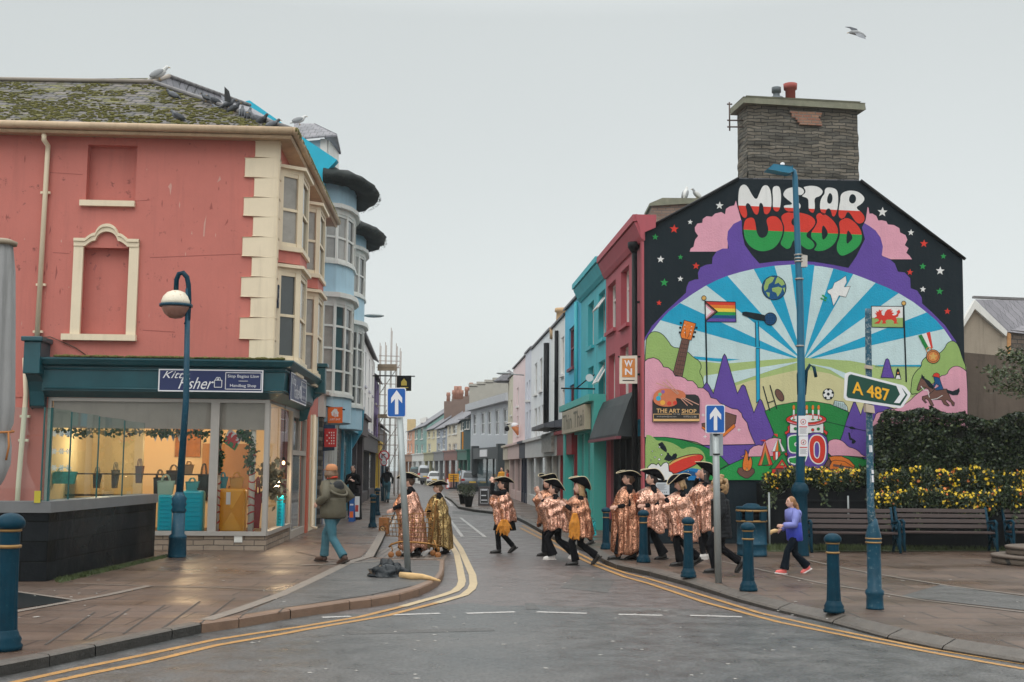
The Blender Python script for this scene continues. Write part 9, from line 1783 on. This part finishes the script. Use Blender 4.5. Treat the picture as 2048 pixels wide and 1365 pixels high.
pw_ = ['dark pigeon alone high on the mossy slates near the hip', 'pale pigeon low on the mossy slates above the gutter', 'pigeon highest in the flock along the slate hip', 'pale spotted pigeon second from the top of the flock', 'pigeon with raised wings in the middle of the flock', 'dark pigeon just under the one with raised wings', 'low grey pigeon at the left edge of the flock', 'blue grey pigeon lowest left in the flock on the slates', 'upright dark pigeon against the side slope, left of its twin', 'upright dark pigeon touching the turquoise gable', 'plump speckled pigeon on the lower hip', 'dark pigeon beside the plump speckled one', 'last pigeon, lowest on the hip near the gutter corner']
pp_ = [(345, 199, front), (355, 243, front), (413, 199, side_), (428, 206, side_), (456, 213, side_), (468, 222, side_), (436, 224, front), (455, 234, front), (484, 230, side_), (497, 234, side_), (514, 246, front), (524, 246, side_), (545, 254, front)]
for i, (x, y, tr_) in enumerate(pp_):
 q = onroof(x, y, tr_)
 if i > 1: e0, e1 = FXY(EC), FXY(HP); f_ = (x - e0) / (e1 - e0); q = P(x, y + 5, EC.y + (HP.y - EC.y) * max(0, f_) - .25)
 bird('pigeon', pw_[i], q, .95 if i not in (10,) else 1.15, [180, 190, 160, 200, 20, 340, 170, 10, 100, 80, 200, 330, 20][i], PG if i in (1, 3, 6, 10) else PGD, PGD if i % 2 else PG, 55 if i in (8, 9) else 25, 'pigeons on the slate roof', wings=(i == 4))
bird('gull', 'white gull perched at the peak where the mossy roof meets the hip', P(318, 160, 29.6), 1.35, 5, GW, GG, 30)
bird('gull', 'white gull standing on the small dormer roof above the turquoise gable', P(598, 250, 39.8), 1.35, 10, GW, GG, 20)
bird('gull', 'left and taller of two gulls on the buff chimney stack by the mural', P(1371, 397, 35.5), 1.2, 60, GW, GG, 55, 'gulls on the buff chimney stack')
bird('gull', 'right and shorter of two gulls on the buff chimney stack by the mural', P(1393, 397, 35.5), 1.0, 200, GG, GW, 40, 'gulls on the buff chimney stack')
c = P(1712, 66, 30); t = thing('gull', 'gull flying with spread wings high in the sky above the mural chimney', 'bird', c); b = MB(); f = lambda x, y, o=0: P(x, y, 30 + o)
b.tube([f(1732, 74), f(1724, 70), f(1713, 66), f(1702, 65), f(1697, 66)], [.02, .055, .07, .05, .015], 10); b.build('body', GG, t, remesh=.012)
b = MB(); b.ext([f(1718, 67), f(1708, 65), f(1700, 57), f(1690, 54), (f(1701, 54)), f(1714, 58)], (0, .015, 0)); b.build('wing', PG, t); b = MB(); b.ext([f(1718, 67, -.1), f(1710, 67, -.1), f(1716, 74, -.6), f(1732, 79, -1.0), f(1728, 71, -.7)], (0, .015, .01)); b.build('wing', PG, t)
b = MB(); b.tube([f(1697, 66), f(1693.5, 67)], [.014, .004], 5); b.build('beak', BK, t)
# ================================================================ small litter on the pavement and road
LIT = M('litter_white', (.45, .43, .40, 1), .8); rnd = random.Random(21); b = MB()
for _ in range(170):
 x, y = rnd.uniform(0, 2048), rnd.uniform(1110, 1360); q = G(x, y, .1265 if (y < 1240 and (x < 600 or x > 1500)) else .006)
 if q.z < .01 and (x < 500 or x > 1650): continue
 r = rnd.uniform(.008, .022); a = rnd.uniform(0, 3.14); b.ext([q + V((math.cos(a + t_) * r * (1 + (i % 2) * .5), math.sin(a + t_) * r, 0)) for i, t_ in enumerate((0, 1.3, 2.6, 4.2))], (0, 0, .004))
tag(b.build('litter', LIT), 'tiny pale crumbs and gum scattered over the wet road and slabs', 'litter', kind='stuff')
# ================================================================ sea air
HZ = bpy.data.materials.new('haze_air'); HZ.use_nodes = True; nt, N, L = nodes(HZ); N.clear(); o = N.new('ShaderNodeOutputMaterial'); pv = N.new('ShaderNodeVolumePrincipled'); pv.inputs['Color'].default_value = (.93, .96, .96, 1); pv.inputs['Density'].default_value = .0005; pv.inputs['Anisotropy'].default_value = .2; L.new(pv.outputs[0], o.inputs['Volume'])
b = MB(); b.b2(-950, -65, -1.05, 950, 1850, 16.5); hz_ = b.build('haze', HZ); tag(hz_, 'thin damp sea haze filling the air of the street', 'haze', kind='stuff')
